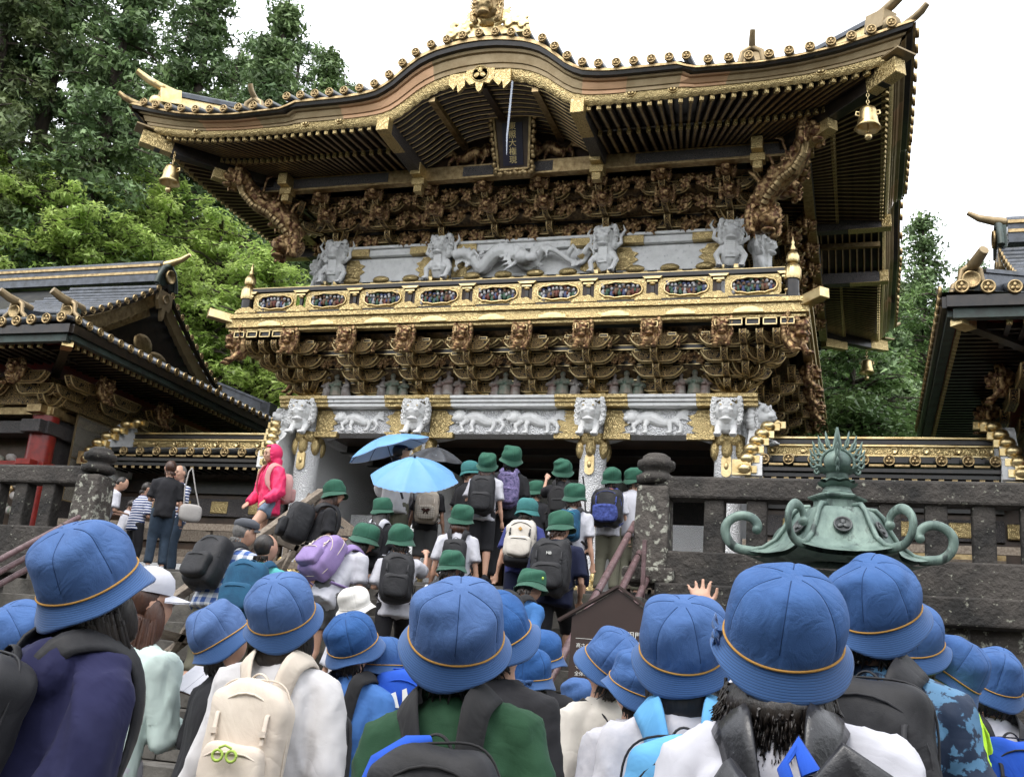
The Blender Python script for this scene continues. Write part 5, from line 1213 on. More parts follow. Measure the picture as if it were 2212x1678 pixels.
def handrail(x, ya, yb, label):
    h = empty('wooden_handrail', (x, (ya+yb)/2, Z0/2), world=True, label=label, cat='handrail')
    zr = lambda y, o: ZL(y)+o
    mb = MB(); mb.beam((x, ya, zr(ya, .86)), (x, min(yb, YS), zr(min(yb, YS), .86)), .09, .075); part('top_rail', mb, WOOD, h, .005)
    mb = MB(); mb.beam((x, ya, zr(ya, .36)), (x, min(yb, YS), zr(min(yb, YS), .36)), .045, .085); part('lower_rail', mb, WOOD, h, .005)
    n = 5
    for i in range(n):
        y = ya+.05+(min(yb, YS)-ya-.1)*i/(n-1); mb = MB(); g_ = ground_z(0, y)
        mb.box((x, y, (g_+zr(y, .83))/2), (.07, .07, zr(y, .83)-g_)); part('post', mb, WOOD, h, .005)
        if i < n-1:
            y2 = ya+.05+(min(yb, YS)-ya-.1)*(i+1)/(n-1)
            for a, b in ((.15, .74), (.74, .15)): mb = MB(); mb.beam((x+.04, y+.03, zr(y, a)), (x+.04, y2-.03, zr(y2, b)), .03, .075); part('brace', mb, WOOD, h, .004)
handrail(-.45, -8.75, -5.0, 'weathered wooden handrail with crossed braces going up the stairs')
h = empty('wooden_barrier', (-2.4, -2.2, Z0), world=True, label='weathered wooden rails in front of the corridor and left columns', cat='barrier')
for z in (.42, .95): mb = MB(); mb.beam((-7.5, -1.2, Z0+z), (-1.2, -1.2, Z0+z), .05, .11); part('rail', mb, WOOD, h, .004)
for x in (-7.2, -5.8, -4.4, -3.0, -1.5): mb = MB(); mb.box((x, -1.16, Z0+.5), (.08, .08, 1.0)); part('post', mb, WOOD, h, .004)
mb = MB(); mb.beam((-2.9, -.9, Z0+1.55), (-1.2, -1.1, Z0+.55), .06, .10); part('brace', mb, WOOD, h, .004)
h = empty('wooden_barrier', (7, -1.6, Z0), world=True, label='pale wooden rails seen through the right stone fence', cat='barrier')
for z, m_ in ((.95, 0), (.45, 0)): mb = MB(); mb.beam((3.9, -1.6, Z0+z), (8.5, -1.6, Z0+z+.02), .05, .10); part('rail', mb, WOOD, h, .004)
for x in (6.2, 7.3, 8.3): mb = MB(); mb.box((x, -1.62, Z0+.5), (.09, .09, 1.02)); part('post', mb, WOOD, h, .004)

# ------------------------------------------------------------------ hills and trees
def hill_z(x, y):
    d = max(0, y-13); return Z0-.02+min(60, .42*d+.9*math.sin(x*.13)*min(1, d/10)+.25*max(0, abs(x)-16))
mb = MB()
def hf(u, v):
    x = (u-.5)*260; y = 9+v*160
    return (x, y, hill_z(x, y)-.06)
mb.grid(hf, 60, 60); struct('hill', mb, HILLM)
def leaves_mesh(name, C_, N, size, m_, flat=.0, seed=0, elong=1.6):
    """many small leaf blades round the clump centres C_ (x,y,z,r)"""
    g = np.random.default_rng(seed); C_ = np.array(C_); idx = np.repeat(np.arange(len(C_)), N); n = len(idx)
    d = g.normal(size=(n, 3)); d /= np.linalg.norm(d, axis=1)[:, None]; r_ = C_[idx, 3]*(g.random(n)**.45)
    P_ = C_[idx, :3]+d*r_[:, None]*np.array([1, 1, .55 if flat else .75])
    nz = d*.6+g.normal(size=(n, 3))*.55+np.array([0, 0, .7+flat]); nz /= np.linalg.norm(nz, axis=1)[:, None]
    a = np.cross(nz, g.normal(size=(n, 3))); a /= np.linalg.norm(a, axis=1)[:, None]; b = np.cross(nz, a)
    s_ = size*(.6+.8*g.random(n))[:, None]
    V = np.empty((n, 3, 3)); V[:, 0] = P_-a*s_*elong*.5+b*s_*.42; V[:, 1] = P_+a*s_*elong*.62-nz*s_*.15; V[:, 2] = P_-a*s_*elong*.4-b*s_*.42
    me = bpy.data.meshes.new(name); me.vertices.add(n*3); me.vertices.foreach_set('co', V.ravel())
    me.loops.add(n*3); me.loops.foreach_set('vertex_index', np.arange(n*3)); me.polygons.add(n)
    me.polygons.foreach_set('loop_start', np.arange(n)*3); me.polygons.foreach_set('loop_total', np.full(n, 3)); me.update(); me.validate(); me.materials.append(m_); return me
def tree(name, base, H_, r_, m_, label, seed, crown0=.25, N=46, size=.11, layers=26, conic=True, group='trees of the forest behind the gate', trunk_r=.28, droop=.25, dens=1.0, cl=.42):
    g = random.Random(seed); t = empty(name, base, world=True, label=label, cat='tree', group=group); b = Vector(base)
    mb = MB(); lean = Vector((g.uniform(-.02, .02), g.uniform(-.02, .02), 0)); pt = [b+Vector((0, 0, -.3))+lean*0]
    for i in range(1, 9): pt.append(b+Vector((lean.x*H_*i/8, lean.y*H_*i/8, H_*i/8)))
    mb.tube(pt, [trunk_r*(1-.85*i/8) for i in range(9)], 10); C_ = []
    for k in range(layers):
        f_ = crown0+(1-crown0)*(k+.5*g.random())/layers; z = H_*f_; q = (f_-crown0)/(1-crown0)
        rad = r_*((1-q)**.75*.95+.10) if conic else r_*math.sin(math.pi*min(.97, .15+.8*q))**.7
        nb = int((5 if conic else 6)*dens+g.random())
        for j in range(nb):
            a = g.uniform(0, 6.283); L_ = rad*g.uniform(.55, 1.1); s0 = b+Vector((lean.x*z, lean.y*z, z)); dr = droop*L_*g.uniform(.3, 1.2)
            e = s0+Vector((L_*math.cos(a), L_*math.sin(a), (-dr if conic else L_*g.uniform(-.15, .25)))); mid = s0.lerp(e, .5)+Vector((0, 0, .10*L_))
            mb.tube([s0, mid, e], [.05*L_/r_+.02, .03, .01], 5)
            nc = max(2, int(L_/.55*dens))
            for c in range(nc):
                u = (c+.7)/nc; p = s0.lerp(mid, u*2) if u < .5 else mid.lerp(e, u*2-1)
                C_.append((p.x+g.gauss(0, .12), p.y+g.gauss(0, .12), p.z+g.gauss(0, .08), cl*g.uniform(.6, 1.15)))
    part('trunk', mb, BARK, t)
    me = leaves_mesh('foliage', C_, N, size, m_, flat=0 if conic else .6, seed=seed); link('foliage', me, None, t, (0, 0, 0)).location = -b
    return len(C_)*N
tot = 0
def tree_px(name, u, vtop, D, r_, m_, label, seed, **k):
    global tot
    p = atD(u, vtop, D); zb = hill_z(p.x, p.y) if p.y > 8 else Z0; tot += tree(name, (p.x, p.y, zb-.1), p.z-zb, r_, m_, label, seed, **k)
CD = [(120, -330, 30, 3.4, CEDAR2, .42, 'tall olive-green cedar at the upper left corner, cut by the frame'), (250, -420, 33, 2.4, CEDAR, .55, 'tall bare-trunked cedar with sky gaps round its trunk, left of the gate roof'),
      (345, -260, 30, 2.6, CEDAR, .30, 'dense dark cedar above the left roof tip'), (470, -130, 33, 2.8, CEDAR, .15, 'broad dark cedar rising behind the left part of the gate roof'),
      (560, 60, 38, 2.4, CEDAR, .05, 'dark cedar between the broad one and the ragged-topped one'), (610, 10, 33, 2.2, CEDAR, .15, 'ragged-topped cedar standing against the sky left of the gable arch'), (700, 90, 40, 2.6, CEDAR, .10, 'cedar whose top tapers down toward the gate roof'),
      (760, 175, 46, 2.8, CEDAR, .10, 'last low cedar just left of the gable arch'), (20, 140, 33, 3.2, CEDAR, .25, 'dark cedar at the left edge above the bright maple'), (410, 120, 44, 3.2, CEDAR, .1, 'cedar deep behind the others left of the roof'),
      (300, 40, 52, 4.5, CEDAR, .0, 'cedar far back filling the gap left of the roof tip'), (430, -60, 50, 5.2, CEDAR, .0, 'cedar far back between the two broad dark cedars'), (515, 105, 46, 4.2, CEDAR, .0, 'rounded cedar in the notch between the broad and the ragged-topped cedars'), (575, 55, 54, 5.8, CEDAR, .0, 'far cedar behind the ragged-topped one'), (670, 95, 52, 5.6, CEDAR, .0, 'far cedar behind the tapering one'), (735, 165, 52, 4.6, CEDAR, .0, 'far low cedar near the gable arch'), (170, 200, 50, 4.5, CEDAR, .0, 'far cedar seen under the bare trunks'),
      (-60, -300, 32, 3.2, CEDAR2, .2, 'cedar partly outside the left edge'), (500, 330, 30, 2.4, CEDAR, .0, 'low cedar hidden behind the left eave')]
for i, (u, v, D, r_, m_, c0, lb) in enumerate(CD):
    tree_px('cedar_tree', u, v, D, r_, m_, lb, 100+i, crown0=c0, layers=30, N=74, size=.108, cl=.43, trunk_r=.36)
MP = [(60, 330, 27, 3.4, 'bright green maple at the far left edge'), (215, 370, 28, 3.4, 'bright green maple above the left hall ridge'), (370, 385, 29, 3.2, 'bright green maple behind the front left bell'), (490, 470, 28, 2.8, 'bright green maple under the left eave'), (600, 560, 27, 2.3, 'bright green maple next to the balcony finial'), (520, 690, 30, 2.6, 'darker low maple between the left hall and the gate brackets')]
MP += [(130, 560, 27, 2.6, 'shaded green maple low behind the left hall roof')]
for i, (u, v, D, r_, lb) in enumerate(MP):
    tree_px('maple_tree', u, v, D, r_, MAPLE if i < 5 else BROAD, lb, 200+i, crown0=.30, layers=17, N=62, size=.082, conic=False, cl=.38, trunk_r=.16, group='maples left of the gate', dens=1.25)
RT = [(1990, 470, 38, 2.6, CEDAR, 0, 'cedar topping out between the gate eave and the right hall'), (1900, 640, 30, 2.2, CEDAR, 0, 'cedar right of the gate under the roof corner'), (1830, 720, 26, 2.2, BROAD, 1, 'leafy tree beside the right-hand brackets'), (1960, 800, 27, 2.4, CEDAR, 0, 'low cedar against the right hall eave'),
      (1870, 870, 20, 1.6, BROAD, 1, 'small pale-twigged tree above the right corridor roof'), (1790, 650, 36, 2.6, CEDAR, 0, 'cedar behind the right brackets'), (1860, 520, 42, 3.2, CEDAR, 0, 'cedar far behind the rear corner of the gate roof'), (2020, 620, 36, 2.6, BROAD, 1, 'leafy tree against the edge of the right hall roof'), (1920, 760, 34, 2.8, BROAD, 1, 'leafy tree lower down between the two cedars on the right'),
      (2100, 560, 44, 3.4, CEDAR, 0, 'cedar behind the right hall'), (1940, 600, 44, 3.0, CEDAR2, 0, 'olive cedar far behind the rear right bell'), (1770, 840, 24, 1.8, BROAD, 1, 'low leafy tree touching the rear right brackets')]
for i, (u, v, D, r_, m_, br, lb) in enumerate(RT):
    tree_px('broadleaf_tree' if br else 'cedar_tree', u, v, D, r_, m_, lb, 300+i, crown0=.02, layers=20, N=56, size=.112 if not br else .084, conic=not br, cl=.46, trunk_r=.22, group='trees right of the gate')
# unseen wood added behind and beside the viewer to cut low light, one mass
g = np.random.default_rng(15); C_ = []
for i in range(2200):
    a = g.uniform(-2.7, -.44) if i % 3 else (g.uniform(-.5, .0) if i % 2 else g.uniform(3.14, 3.6)); r_ = g.uniform(22, 32); x = 3+r_*math.cos(a)*1.15; y = -9+r_*math.sin(a)
    C_.append((x, y, g.uniform(.3, 8.5), 1.5))
o = link('forest', leaves_mesh('forest', C_, 24, .62, CEDAR, seed=31), None); tag(o, kind='stuff')
# undergrowth on the slope, one mass
g = np.random.default_rng(5); C_ = []
for i in range(1500):
    x = g.uniform(-34, 26); y = g.uniform(9, 36)
    if -9 < x < 4: continue
    C_.append((x, y, hill_z(x, y)+g.uniform(0, 1.3), .75))
o = link('undergrowth', leaves_mesh('undergrowth', C_, 60, .20, UNDER, seed=3), None); tag(o, kind='stuff')
print('leaves', tot)
# ------------------------------------------------------------------ people
SKIN = mat('skin', (.56, .33, .23), (.50, .28, .19), 9, .5, 0, .05, 60)
HAIR = mat('black_hair', (.012, .010, .009), (.03, .022, .017), 30, .38, 0, .5, 90, stretch=(1, 1, .12))
HAIRB = mat('brown_hair', (.075, .030, .016), (.035, .016, .01), 30, .4, 0, .5, 90, stretch=(1, 1, .12))
HAIRG = mat('grey_hair', (.20, .19, .18), (.08, .075, .07), 30, .6, 0, .5, 90)
def fab(name, c, c2=None, sc=3, bump=.12, bs=500, rough=.85, **k): return mat(name, c, c2 or tuple(x*.82 for x in c), sc, rough, 0, bump, bs, bdist=.002, sheen=.03, spec=.25, **{'fold': 4.5, 'fdist': .014, **k})
HATB = fab('blue_hat_cotton', (.042, .118, .315), (.030, .088, .245), 14, .5, 420, fold=11, fdist=.012, orand=.14)
HATBB = mat('blue_hat_brim', (.038, .108, .28), (.018, .052, .15), 9, .85, 0, .6, 300, pat=prings(900), bdist=.0015, sheen=.15)
HATG = fab('green_hat_felt', (.034, .120, .078), (.024, .09, .058), 9, .3, 420, fold=9, fdist=.006)
HATGB = mat('green_hat_brim', (.034, .12, .078), (.016, .06, .038), 9, .85, 0, .5, 300, pat=prings(800), bdist=.0015, sheen=.15)
HATT = fab('teal_hat_cotton', (.05, .19, .19), (.04, .15, .15), 9)
HATW = fab('white_cotton', (.78, .76, .72), (.66, .64, .60), 7, .2, 300)
CORD = fab('golden_cord', (.50, .27, .07)); CORDG = fab('green_cord', (.02, .08, .05))
BLACKC = fab('black_cloth', (.014, .014, .016), (.022, .022, .026), 4)
SH = {'white': fab('white_shirt', (.54, .54, .58), (.48, .48, .53), 3), 'cream': fab('cream_sweater', (.60, .585, .58), (.54, .53, .54), 3, .3, 250), 'offwhite': fab('ribbed_cream_cardigan', (.60, .56, .50), (.50, .47, .42), 3, .4, 200),
      'navy': fab('navy_fleece', (.017, .018, .062), (.012, .013, .044), 4), 'black': BLACKC, 'green': fab('bottle_green_knit', (.022, .070, .034), (.015, .05, .024), 4, .3, 300), 'pale': fab('pale_green_nylon', (.52, .62, .58), (.44, .54, .50), 4),
      'blue': fab('blue_nylon', (.055, .16, .42), (.045, .12, .33), 4), 'grey': fab('grey_marl', (.52, .51, .54), (.42, .42, .46), 22), 'pink': fab('pink_nylon_raincoat', (.84, .045, .16), (.70, .03, .12), 4, .2, 200, .45),
      'teal': fab('turquoise_shirt', (.10, .42, .42)), 'dnavy': fab('dark_navy_shirt', (.012, .016, .045)), 'bnavy': fab('blue_navy_shirt', (.04, .05, .19)), 'tee': fab('royal_blue_tee', (.05, .16, .40)),
      'plaid': mat('blue_white_plaid', (.72, .74, .76), (.05, .11, .33), 1, .85, 0, .2, 300, pat=pcheck(13, (0, 2), .5)), 'stripe': mat('striped_shirt', (.70, .72, .78), (.03, .05, .16), 1, .85, 0, .2, 300, pat=pcheck(24, (2, 2), .55)),
      'camo': fab('blue_camouflage', (.014, .026, .055), (.08, .19, .32), 15, .2, 200, .6, lo=.53, hi=.56), 'patch': fab('indigo_patchwork', (.02, .03, .09), (.35, .40, .48), 38, .2, 200, .8, lo=.5, hi=.55),
      'neon': fab('neon_yellow_fabric', (.55, .95, .04), (.5, .85, .03), 4), 'khaki': fab('khaki_cloth', (.15, .145, .105)), 'denim': fab('light_denim', (.20, .27, .36), (.13, .18, .26), 20), 'jeans': fab('dark_denim', (.035, .055, .085), (.025, .04, .06), 12), 'gshorts': fab('grey_shorts', (.12, .12, .12))}
SHOE = fab('dark_shoe', (.03, .03, .035)); SHOEW = fab('white_shoe', (.6, .6, .6))
EYEB = mat('dark_eye', (.01, .008, .008), None, rough=.2, bump=0); LIP = mat('lip', (.42, .13, .11), None, rough=.45, bump=0); STEEL = mat('dark_wire', (.05, .05, .055), None, rough=.35, metal=.6, bump=0)

SEAM = fab('dark_seam', (.015, .045, .13))
def hat_mesh(kind, seed, near, Rc=.110, Rb=.132, h=.132, drop=.044, floppy=.006):
    g = np.random.default_rng(seed); N = 144 if near else 60; nc = 22 if near else 12; nb = 9 if near else 5
    ph = g.random(6)*6.28; am = g.normal(size=6)*.0020; mb = MB(); off = g.random()*1.05; V = []
    for j in range(nc+1):
        t = j/nc; ex = .66
        for i in range(N):
            a = 2*math.pi*i/N; sn = ((a-off) % (math.pi/3)); sn = min(sn, math.pi/3-sn)
            r_ = Rc*math.sin(min(1, t/.86)*math.pi/2)**ex if t < .86 else Rc*(1+.012*(t-.86)/.14)
            z = h*.12*(1-t)/.14 if t >= .86 else h*.12+h*.88*max(0, math.cos(t/.86*math.pi/2))**.9
            env = math.sin(math.pi*min(1, t*1.05))
            d = -.0032*math.exp(-(sn*max(r_, .01)/.0032)**2)*min(1, t*4)*(1 if near else 0)+.0022*abs(math.sin(3*(a-off)))*env+.004*env+.0045*math.sin(2*a+ph[4]+4*t)*math.exp(-((t-.38)/.2)**2)
            d += sum(am[q]*math.sin((q % 3+1)*a+ph[q]+t*(5+q)) for q in range(6))*env*(1+floppy*40)
            z -= floppy*1.2*env*math.sin(a*2+ph[0])*(1-t)
            k = 1+d/max(r_, .03); V.append((r_*k*math.cos(a), r_*k*math.sin(a)*1.04, z+d*.4*(1-t)))
    F = [(j*N+i, j*N+(i+1) % N, (j+1)*N+(i+1) % N, (j+1)*N+i) for j in range(nc) for i in range(N)]
    mb.add(V, F, 0, True)
    sm_ = MB()
    if near:
        for q in range(6):
            i = int(round((off+q*math.pi/3)/(2*math.pi)*N)) % N; sm_.tube([Vector(V[j*N+i])*1.001 for j in range(1, int(nc*.90))], .0011, 5)
    V = []
    for j in range(nb+1):
        t = j/nb
        for i in range(N):
            a = 2*math.pi*i/N; r_ = Rc*1.012+(Rb-Rc)*(t**1.25); z = -.002-drop*t+.013*t*t*math.sin(2*a+ph[1])+.0050*t*math.sin(4*a+ph[2])
            V.append((r_*math.cos(a), r_*math.sin(a)*1.04, z))
    for j in range(3):
        for i in range(N):
            a = 2*math.pi*i/N; t = 1-j/2; r_ = Rc*1.0+(Rb-Rc-.002)*t; V.append((r_*math.cos(a), r_*math.sin(a)*1.04, -.006-drop*t+.013*t*t*math.sin(2*a+ph[1])+.0050*t*math.sin(4*a+ph[2])))
    M_ = nb+3
    mb.add(V, [(j*N+i, j*N+(i+1) % N, (j+1)*N+(i+1) % N, (j+1)*N+i) for j in range(M_) for i in range(N)], 1, True)
    c = MB(); m = [(Rc*1.024*math.cos(a), Rc*1.024*math.sin(a)*1.04, .0005+.0015*math.sin(3*a+ph[3])) for a in np.linspace(0, 2*math.pi, N//2+1)]
    c.tube(m, .0026 if near else .0035, 6); return mb, c, sm_
HATM = {'blue': (HATB, HATBB, CORD), 'green': (HATG, HATGB, CORDG), 'teal': (HATT, HATT, CORDG), 'white': (HATW, HATW, HATW)}
_gh = {}
def arm_pts(kind, sx, S_):
    x, y, z = S_; s = sx
    E = {'down': ((.05*s, -.02, -.25), (.04*s, .05, -.22)), 'strap': ((.055*s, -.03, -.24), (-.06*s, .15, .10)), 'front': ((.05*s, .05, -.24), (-.07*s, .19, .05)), 'low': ((.06*s, .02, -.25), (-.03*s, .16, -.12)),
         'up': ((.10*s, .12, .10), (.03*s, .05, .22)), 'rail': ((.07*s, .07, -.22), (.05*s, .20, .02)), 'face': ((.03*s, .12, -.20), (-.09*s, .08, .19)), 'back': ((.06*s, -.07, -.24), (.01*s, .02, -.22)), 'point': ((.08*s, .14, -.02), (.0, .12, .20)), 'umb': ((.05*s, .09, -.21), (-.03*s, .12, .19))}[kind]
    e = Vector((x+E[0][0], y+E[0][1], z+E[0][2])); return Vector(S_), e, e+Vector(E[1])
def hand(mb, e, w_, open_=False):
    d = (w_-e).normalized(); c = w_+d*.035; up = Vector((0, 0, 1)) if abs(d.z) < .8 else Vector((0, 1, 0)); sd = d.cross(up).normalized(); nn = sd.cross(d)
    mb.tube([w_-d*.01, w_+d*.02, w_+d*.06], [(.022, .016), (.034, .016), (.036, .014)], 10, up=tuple(nn))
    for i, (o, L_) in enumerate(((-.027, .058), (-.009, .068), (.009, .064), (.027, .050))):
        b = w_+d*.06+sd*o; cu = .12 if open_ else .75; sp = o*.6 if open_ else 0
        p1 = b+d*L_*.45+nn*(-.012*cu)+sd*sp*.5; p2 = p1+d*L_*(.40-.25*cu)+nn*(-L_*.45*cu)+sd*sp*.5; mb.tube([b, p1, p2], [.0085, .008, .006], 7)
    b = w_+d*.02-sd*.028; mb.tube([b, b+d*.025-sd*.024, b+d*.055-sd*(.036 if open_ else .015)-nn*.012], [.011, .0095, .007], 7)

PRINT = []
def person(label, u, v, d, face=0, look=(12, 0, 0), lean=4, hat='blue', hair='short', hairm=None, shirt='white', sleeve='short', pants='jeans', plen='long', arms=('down', 'down'), near=False, tilt=(8, 0), legs='stand',
           W=1.0, hatlen=None, vox=None, hood=False, collar=None, hand_open=(False, False), seed=0, group=None, brimw=1.0, facedetail=False, foldamp=1.0, side=0):
    global PRINT
    vx = vox or (.014 if near else .022); hairm = hairm or HAIR
    Mt = Matrix.Translation((0, 0, .80)) @ Matrix.Rotation(R(side), 4, 'Y') @ Matrix.Rotation(-R(lean), 4, 'X') @ Matrix.Translation((0, 0, -.80))
    nb_ = Mt @ Vector((0, .004, 1.285))
    Mh = Matrix.Translation(nb_) @ Matrix.Rotation(R(look[1]), 4, 'Z') @ Matrix.Rotation(R(look[0]), 4, 'X') @ Matrix.Rotation(R(look[2]), 4, 'Y')
    HT = .285 if hat in HATM else (.225 if hat is None else .25)
    top = Mh @ Matrix.Translation((0, .01, 0)) @ Matrix.Rotation(R(tilt[0]), 4, 'X') @ Vector((0, 0, HT))
    P0 = atD(u, v, d); fz = R(face); Rz = Matrix.Rotation(fz, 3, 'Z')
    s = 1.0
    for _ in range(4):
        off = Rz @ Vector((top.x, top.y, 0))*s; X, Y = P0.x-off.x, P0.y-off.y; gz = ground_z(X, Y); s = (P0.z-gz)/top.z
    PRINT.append('%s s=%.2f H=%.2f (%.1f,%.1f)' % (label[:34], s, s*1.5, X, Y))
    p = empty('person', (X, Y, gz), fz, label, 'person', group); p.scale = (s, s, s)
    B = MB(); g = random.Random(seed+int(u))
    # head
    hc = Vector((0, .012, .115))
    B.ell(hc, (.074, .090, .100), 0, 20, 14, M=Mh); B.ell(hc+Vector((0, .030, -.045)), (.056, .058, .062), 0, 16, 10, M=Mh); B.ell((0, .072, .040), (.022, .020, .018), M=Mh)
    B.tube([Mh @ Vector((0, -.012, .10)), Mh @ Vector((0, -.012, .02)), Mt @ Vector((0, -.005, 1.235)), Mt @ Vector((0, -.01, 1.18))], [.050, .047, .05, .06], 14)
    for sx in (-1, 1): B.ell((sx*.076, .005, .105), (.010, .022, .030), 0, 10, 8, rot=(0, 0, sx*.3), M=Mh)
    B.tube([Mh @ Vector((0, .092, .135)), Mh @ Vector((0, .104, .115)), Mh @ Vector((0, .114, .092)), Mh @ Vector((0, .100, .084))], [.008, .009, .013, .008], 8)
    for sx in (-1, 1): B.ell((sx*.030, .088, .140), (.022, .012, .008), M=Mh); B.ell((sx*.036, .076, .095), (.025, .02, .022), M=Mh)
    B.ell((0, .094, .062), (.022, .010, .007), M=Mh)
    # trunk, arms, legs
    B.tube([Mt @ Vector((0, 0, z)) for z in (.78, .9, 1.05, 1.17, 1.22)], [(.115, .08), (.10, .075), (.11, .08), (.12, .075), (.06, .055)], 14)
    hp = .075; A = []
    for i, sx in enumerate((-1, 1)):
        S_, E_, W_ = arm_pts(arms[i], sx, (sx*.150*W, -.0, 1.165)); S_, E_, W_ = Mt @ S_, Mt @ E_, Mt @ W_; A.append((S_, E_, W_))
        B.tube([Mt @ Vector((sx*.05, 0, 1.17)), S_, S_.lerp(E_, .5), E_, E_.lerp(W_, .4), W_], [.05, .042, .036, .030, .031, .021], 10); hand(B, E_, W_, hand_open[i])
    L_ = []
    for i, sx in enumerate((-1, 1)):
        fy = {'stand': 0, 'step': (.13 if sx > 0 else -.10), 'walk': (-.1 if sx > 0 else .12)}[legs]; up = {'stand': 0, 'step': (RISE/s*1.0 if sx > 0 else 0), 'walk': 0}[legs]
        wy = Rz @ Vector((sx*.09*s, fy*s*2.2, 0)); gz2 = ground_z(X+wy.x, Y+wy.y)
        up = (gz2-gz)/s; fyy = fy*2.2 if legs != 'stand' else 0
        if legs == 'stand': wy = Rz @ Vector((sx*.09*s, 0, 0)); up = (ground_z(X+wy.x, Y+wy.y)-gz)/s
        hipj = Vector((sx*hp, 0, .80)); ank = Vector((sx*.09, fyy, .065+up)); kn = hipj.lerp(ank, .5)+Vector((0, .05+abs(fyy)*.35+max(0, up)*.3, max(0, up)*.2)); L_.append((hipj, kn, ank))
        B.tube([hipj+Vector((0, 0, .03)), hipj.lerp(kn, .5), kn, kn.lerp(ank, .35)+Vector((0, -.012, 0)), ank], [.082, .066, .047, .050, .030], 12); B.tube([ank, ank+Vector((0, .03, -.03)), ank+Vector((0, .11, -.045))], [.03, .032, .022], 8)
        m_ = MB(); m_.tube([ank+Vector((0, -.035, -.028)), ank+Vector((0, .03, -.026)), ank+Vector((0, .10, -.037)), ank+Vector((0, .15, -.042))], [(.030, .036), (.038, .036), (.040, .026), (.026, .018)], 12, up=(0, 0, 1)); part('shoe', m_, SHOEW if i*0+int(u) % 3 == 0 else SHOE, p)
    me = fuse(B, .0075 if any(hand_open) else (.0105 if facedetail else max(vx, .020)), 2); me.materials.append(SKIN); link('body', me, None, p)
    if facedetail:
        for sx in (-1, 1):
            m_ = MB(); m_.ell((sx*.030, .094, .122), (.014, .008, .0055), 0, 10, 8, M=Mh); part('eye', m_, EYEB, p)
            m_ = MB(); m_.tube([Mh @ Vector((sx*.014, .100, .141)), Mh @ Vector((sx*.032, .101, .146)), Mh @ Vector((sx*.050, .086, .141))], [.002, .003, .0015], 5); part('eyebrow', m_, hairm, p)
        m_ = MB(); m_.tube([Mh @ Vector((-.022, .094, .062)), Mh @ Vector((0, .104, .0635)), Mh @ Vector((.022, .094, .062))], [.002, .006, .002], 6); part('mouth', m_, LIP, p)
    # shirt
    T_ = MB(); lo = .70 if shirt != 'pink' else .66; k = W
    zz = [(lo, .150*k, .112), (.82, .150*k, .112), (.95, .142*k, .104), (1.08, .152*k, .108), (1.15, .150*k, .10), (1.19, .118*k, .088), (1.225, .078, .070), (1.262, .060, .060)]
    T_.tube([Mt @ Vector((0, -.004, z)) for z, _, _ in zz], [(a, b) for _, a, b in zz], 24)
    for i, sx in enumerate((-1, 1)):
        S_, E_, W_ = A[i]; T_.tube([Mt @ Vector((sx*.02, 0, 1.215)), Mt @ Vector((sx*.09*k, -.002, 1.192)), S_+Vector((0, 0, .005)), S_.lerp(E_, .35)], [.045, .050, .062, .058], 12)
        bulk = 1.25 if sleeve == 'loose' else 1.0
        if sleeve == 'short': T_.tube([S_, S_.lerp(E_, .5), S_.lerp(E_, .82)], [.062, .060, .066], 12)
        else: T_.tube([S_, S_.lerp(E_, .5), E_, E_.lerp(W_, .5), E_.lerp(W_, .93)], [.064, .060*bulk, .057*bulk, .050*bulk, .040], 12)
    if hood:
        for q in range(11):
            a = R(-160+q*14-0); a2 = math.pi*1.5+(q-5)*.30; T_.ell(Vector((.095*math.cos(a2), .02+.08*math.sin(a2), 1.222+.012*math.sin(a2))), (.040, .036, .024), M=Mt)
        T_.ell((0, -.10, 1.16), (.11, .05, .075), M=Mt)
    sd = seed+int(u)*3; fa = foldamp*(.0080 if near else .006)
    def dsp(co):
        a = wav(co, 20, sd, (1, 1, .45)); b = wav(co, 55, sd+1, (1, 1, .4)); return fa*1.35*(1-2*np.abs(a)**.7)+fa*.5*(1-2*np.abs(b)**.8)-.002
    me = fuse(T_, vx, 1, dsp); me.materials.append(SH[shirt]); link('coat' if shirt == 'pink' else 'shirt', me, None, p)
    if collar:
        m_ = MB(); c_ = [Mt @ Vector((.064*math.cos(a), -.002+.062*math.sin(a), 1.266-.020*math.sin(a)-.004)) for a in np.linspace(0, 2*math.pi, 25)]; m_.tube(c_, [(.0075, .018)]*25, 8, up=(0, 0, 1)); part('collar', m_, SH[collar] if collar in SH else SH[shirt], p)
    # trousers / shorts / skirt
    Q = MB(); Q.tube([(0, 0, .92), (0, 0, .84), (0, 0, .76)], [(.118, .088), (.135, .10), (.13, .10)], 18)
    for h_, kn, an in L_:
        if plen == 'skirt': continue
        if plen == 'long': Q.tube([h_+Vector((0, 0, .02)), h_.lerp(kn, .5), kn, kn.lerp(an, .5), kn.lerp(an, .93)], [.088, .080, .068, .062, .060], 12)
        elif plen == 'mid': Q.tube([h_+Vector((0, 0, .02)), h_.lerp(kn, .5), kn, kn.lerp(an, .25)], [.090, .086, .080, .080], 12)
        else: Q.tube([h_+Vector((0, 0, .02)), h_.lerp(kn, .3), h_.lerp(kn, .62 if plen == 'short' else .42)], [.090, .088, .090], 12)
    if plen == 'skirt': Q.tube([(0, 0, .84), (0, .0, .6), (0, 0, .30)], [(.13, .10), (.17, .14), (.21, .17)], 24)
    me = fuse(Q, .024, 1, lambda co: .004*(1-2*np.abs(wav(co, 26, sd+5, (1, 1, .4))))); me.materials.append(SH.get(pants, BLACKC)); link('trousers' if plen in ('long', 'mid') else ('skirt' if plen == 'skirt' else 'shorts'), me, None, p)
    # hair
    Hm = MB()
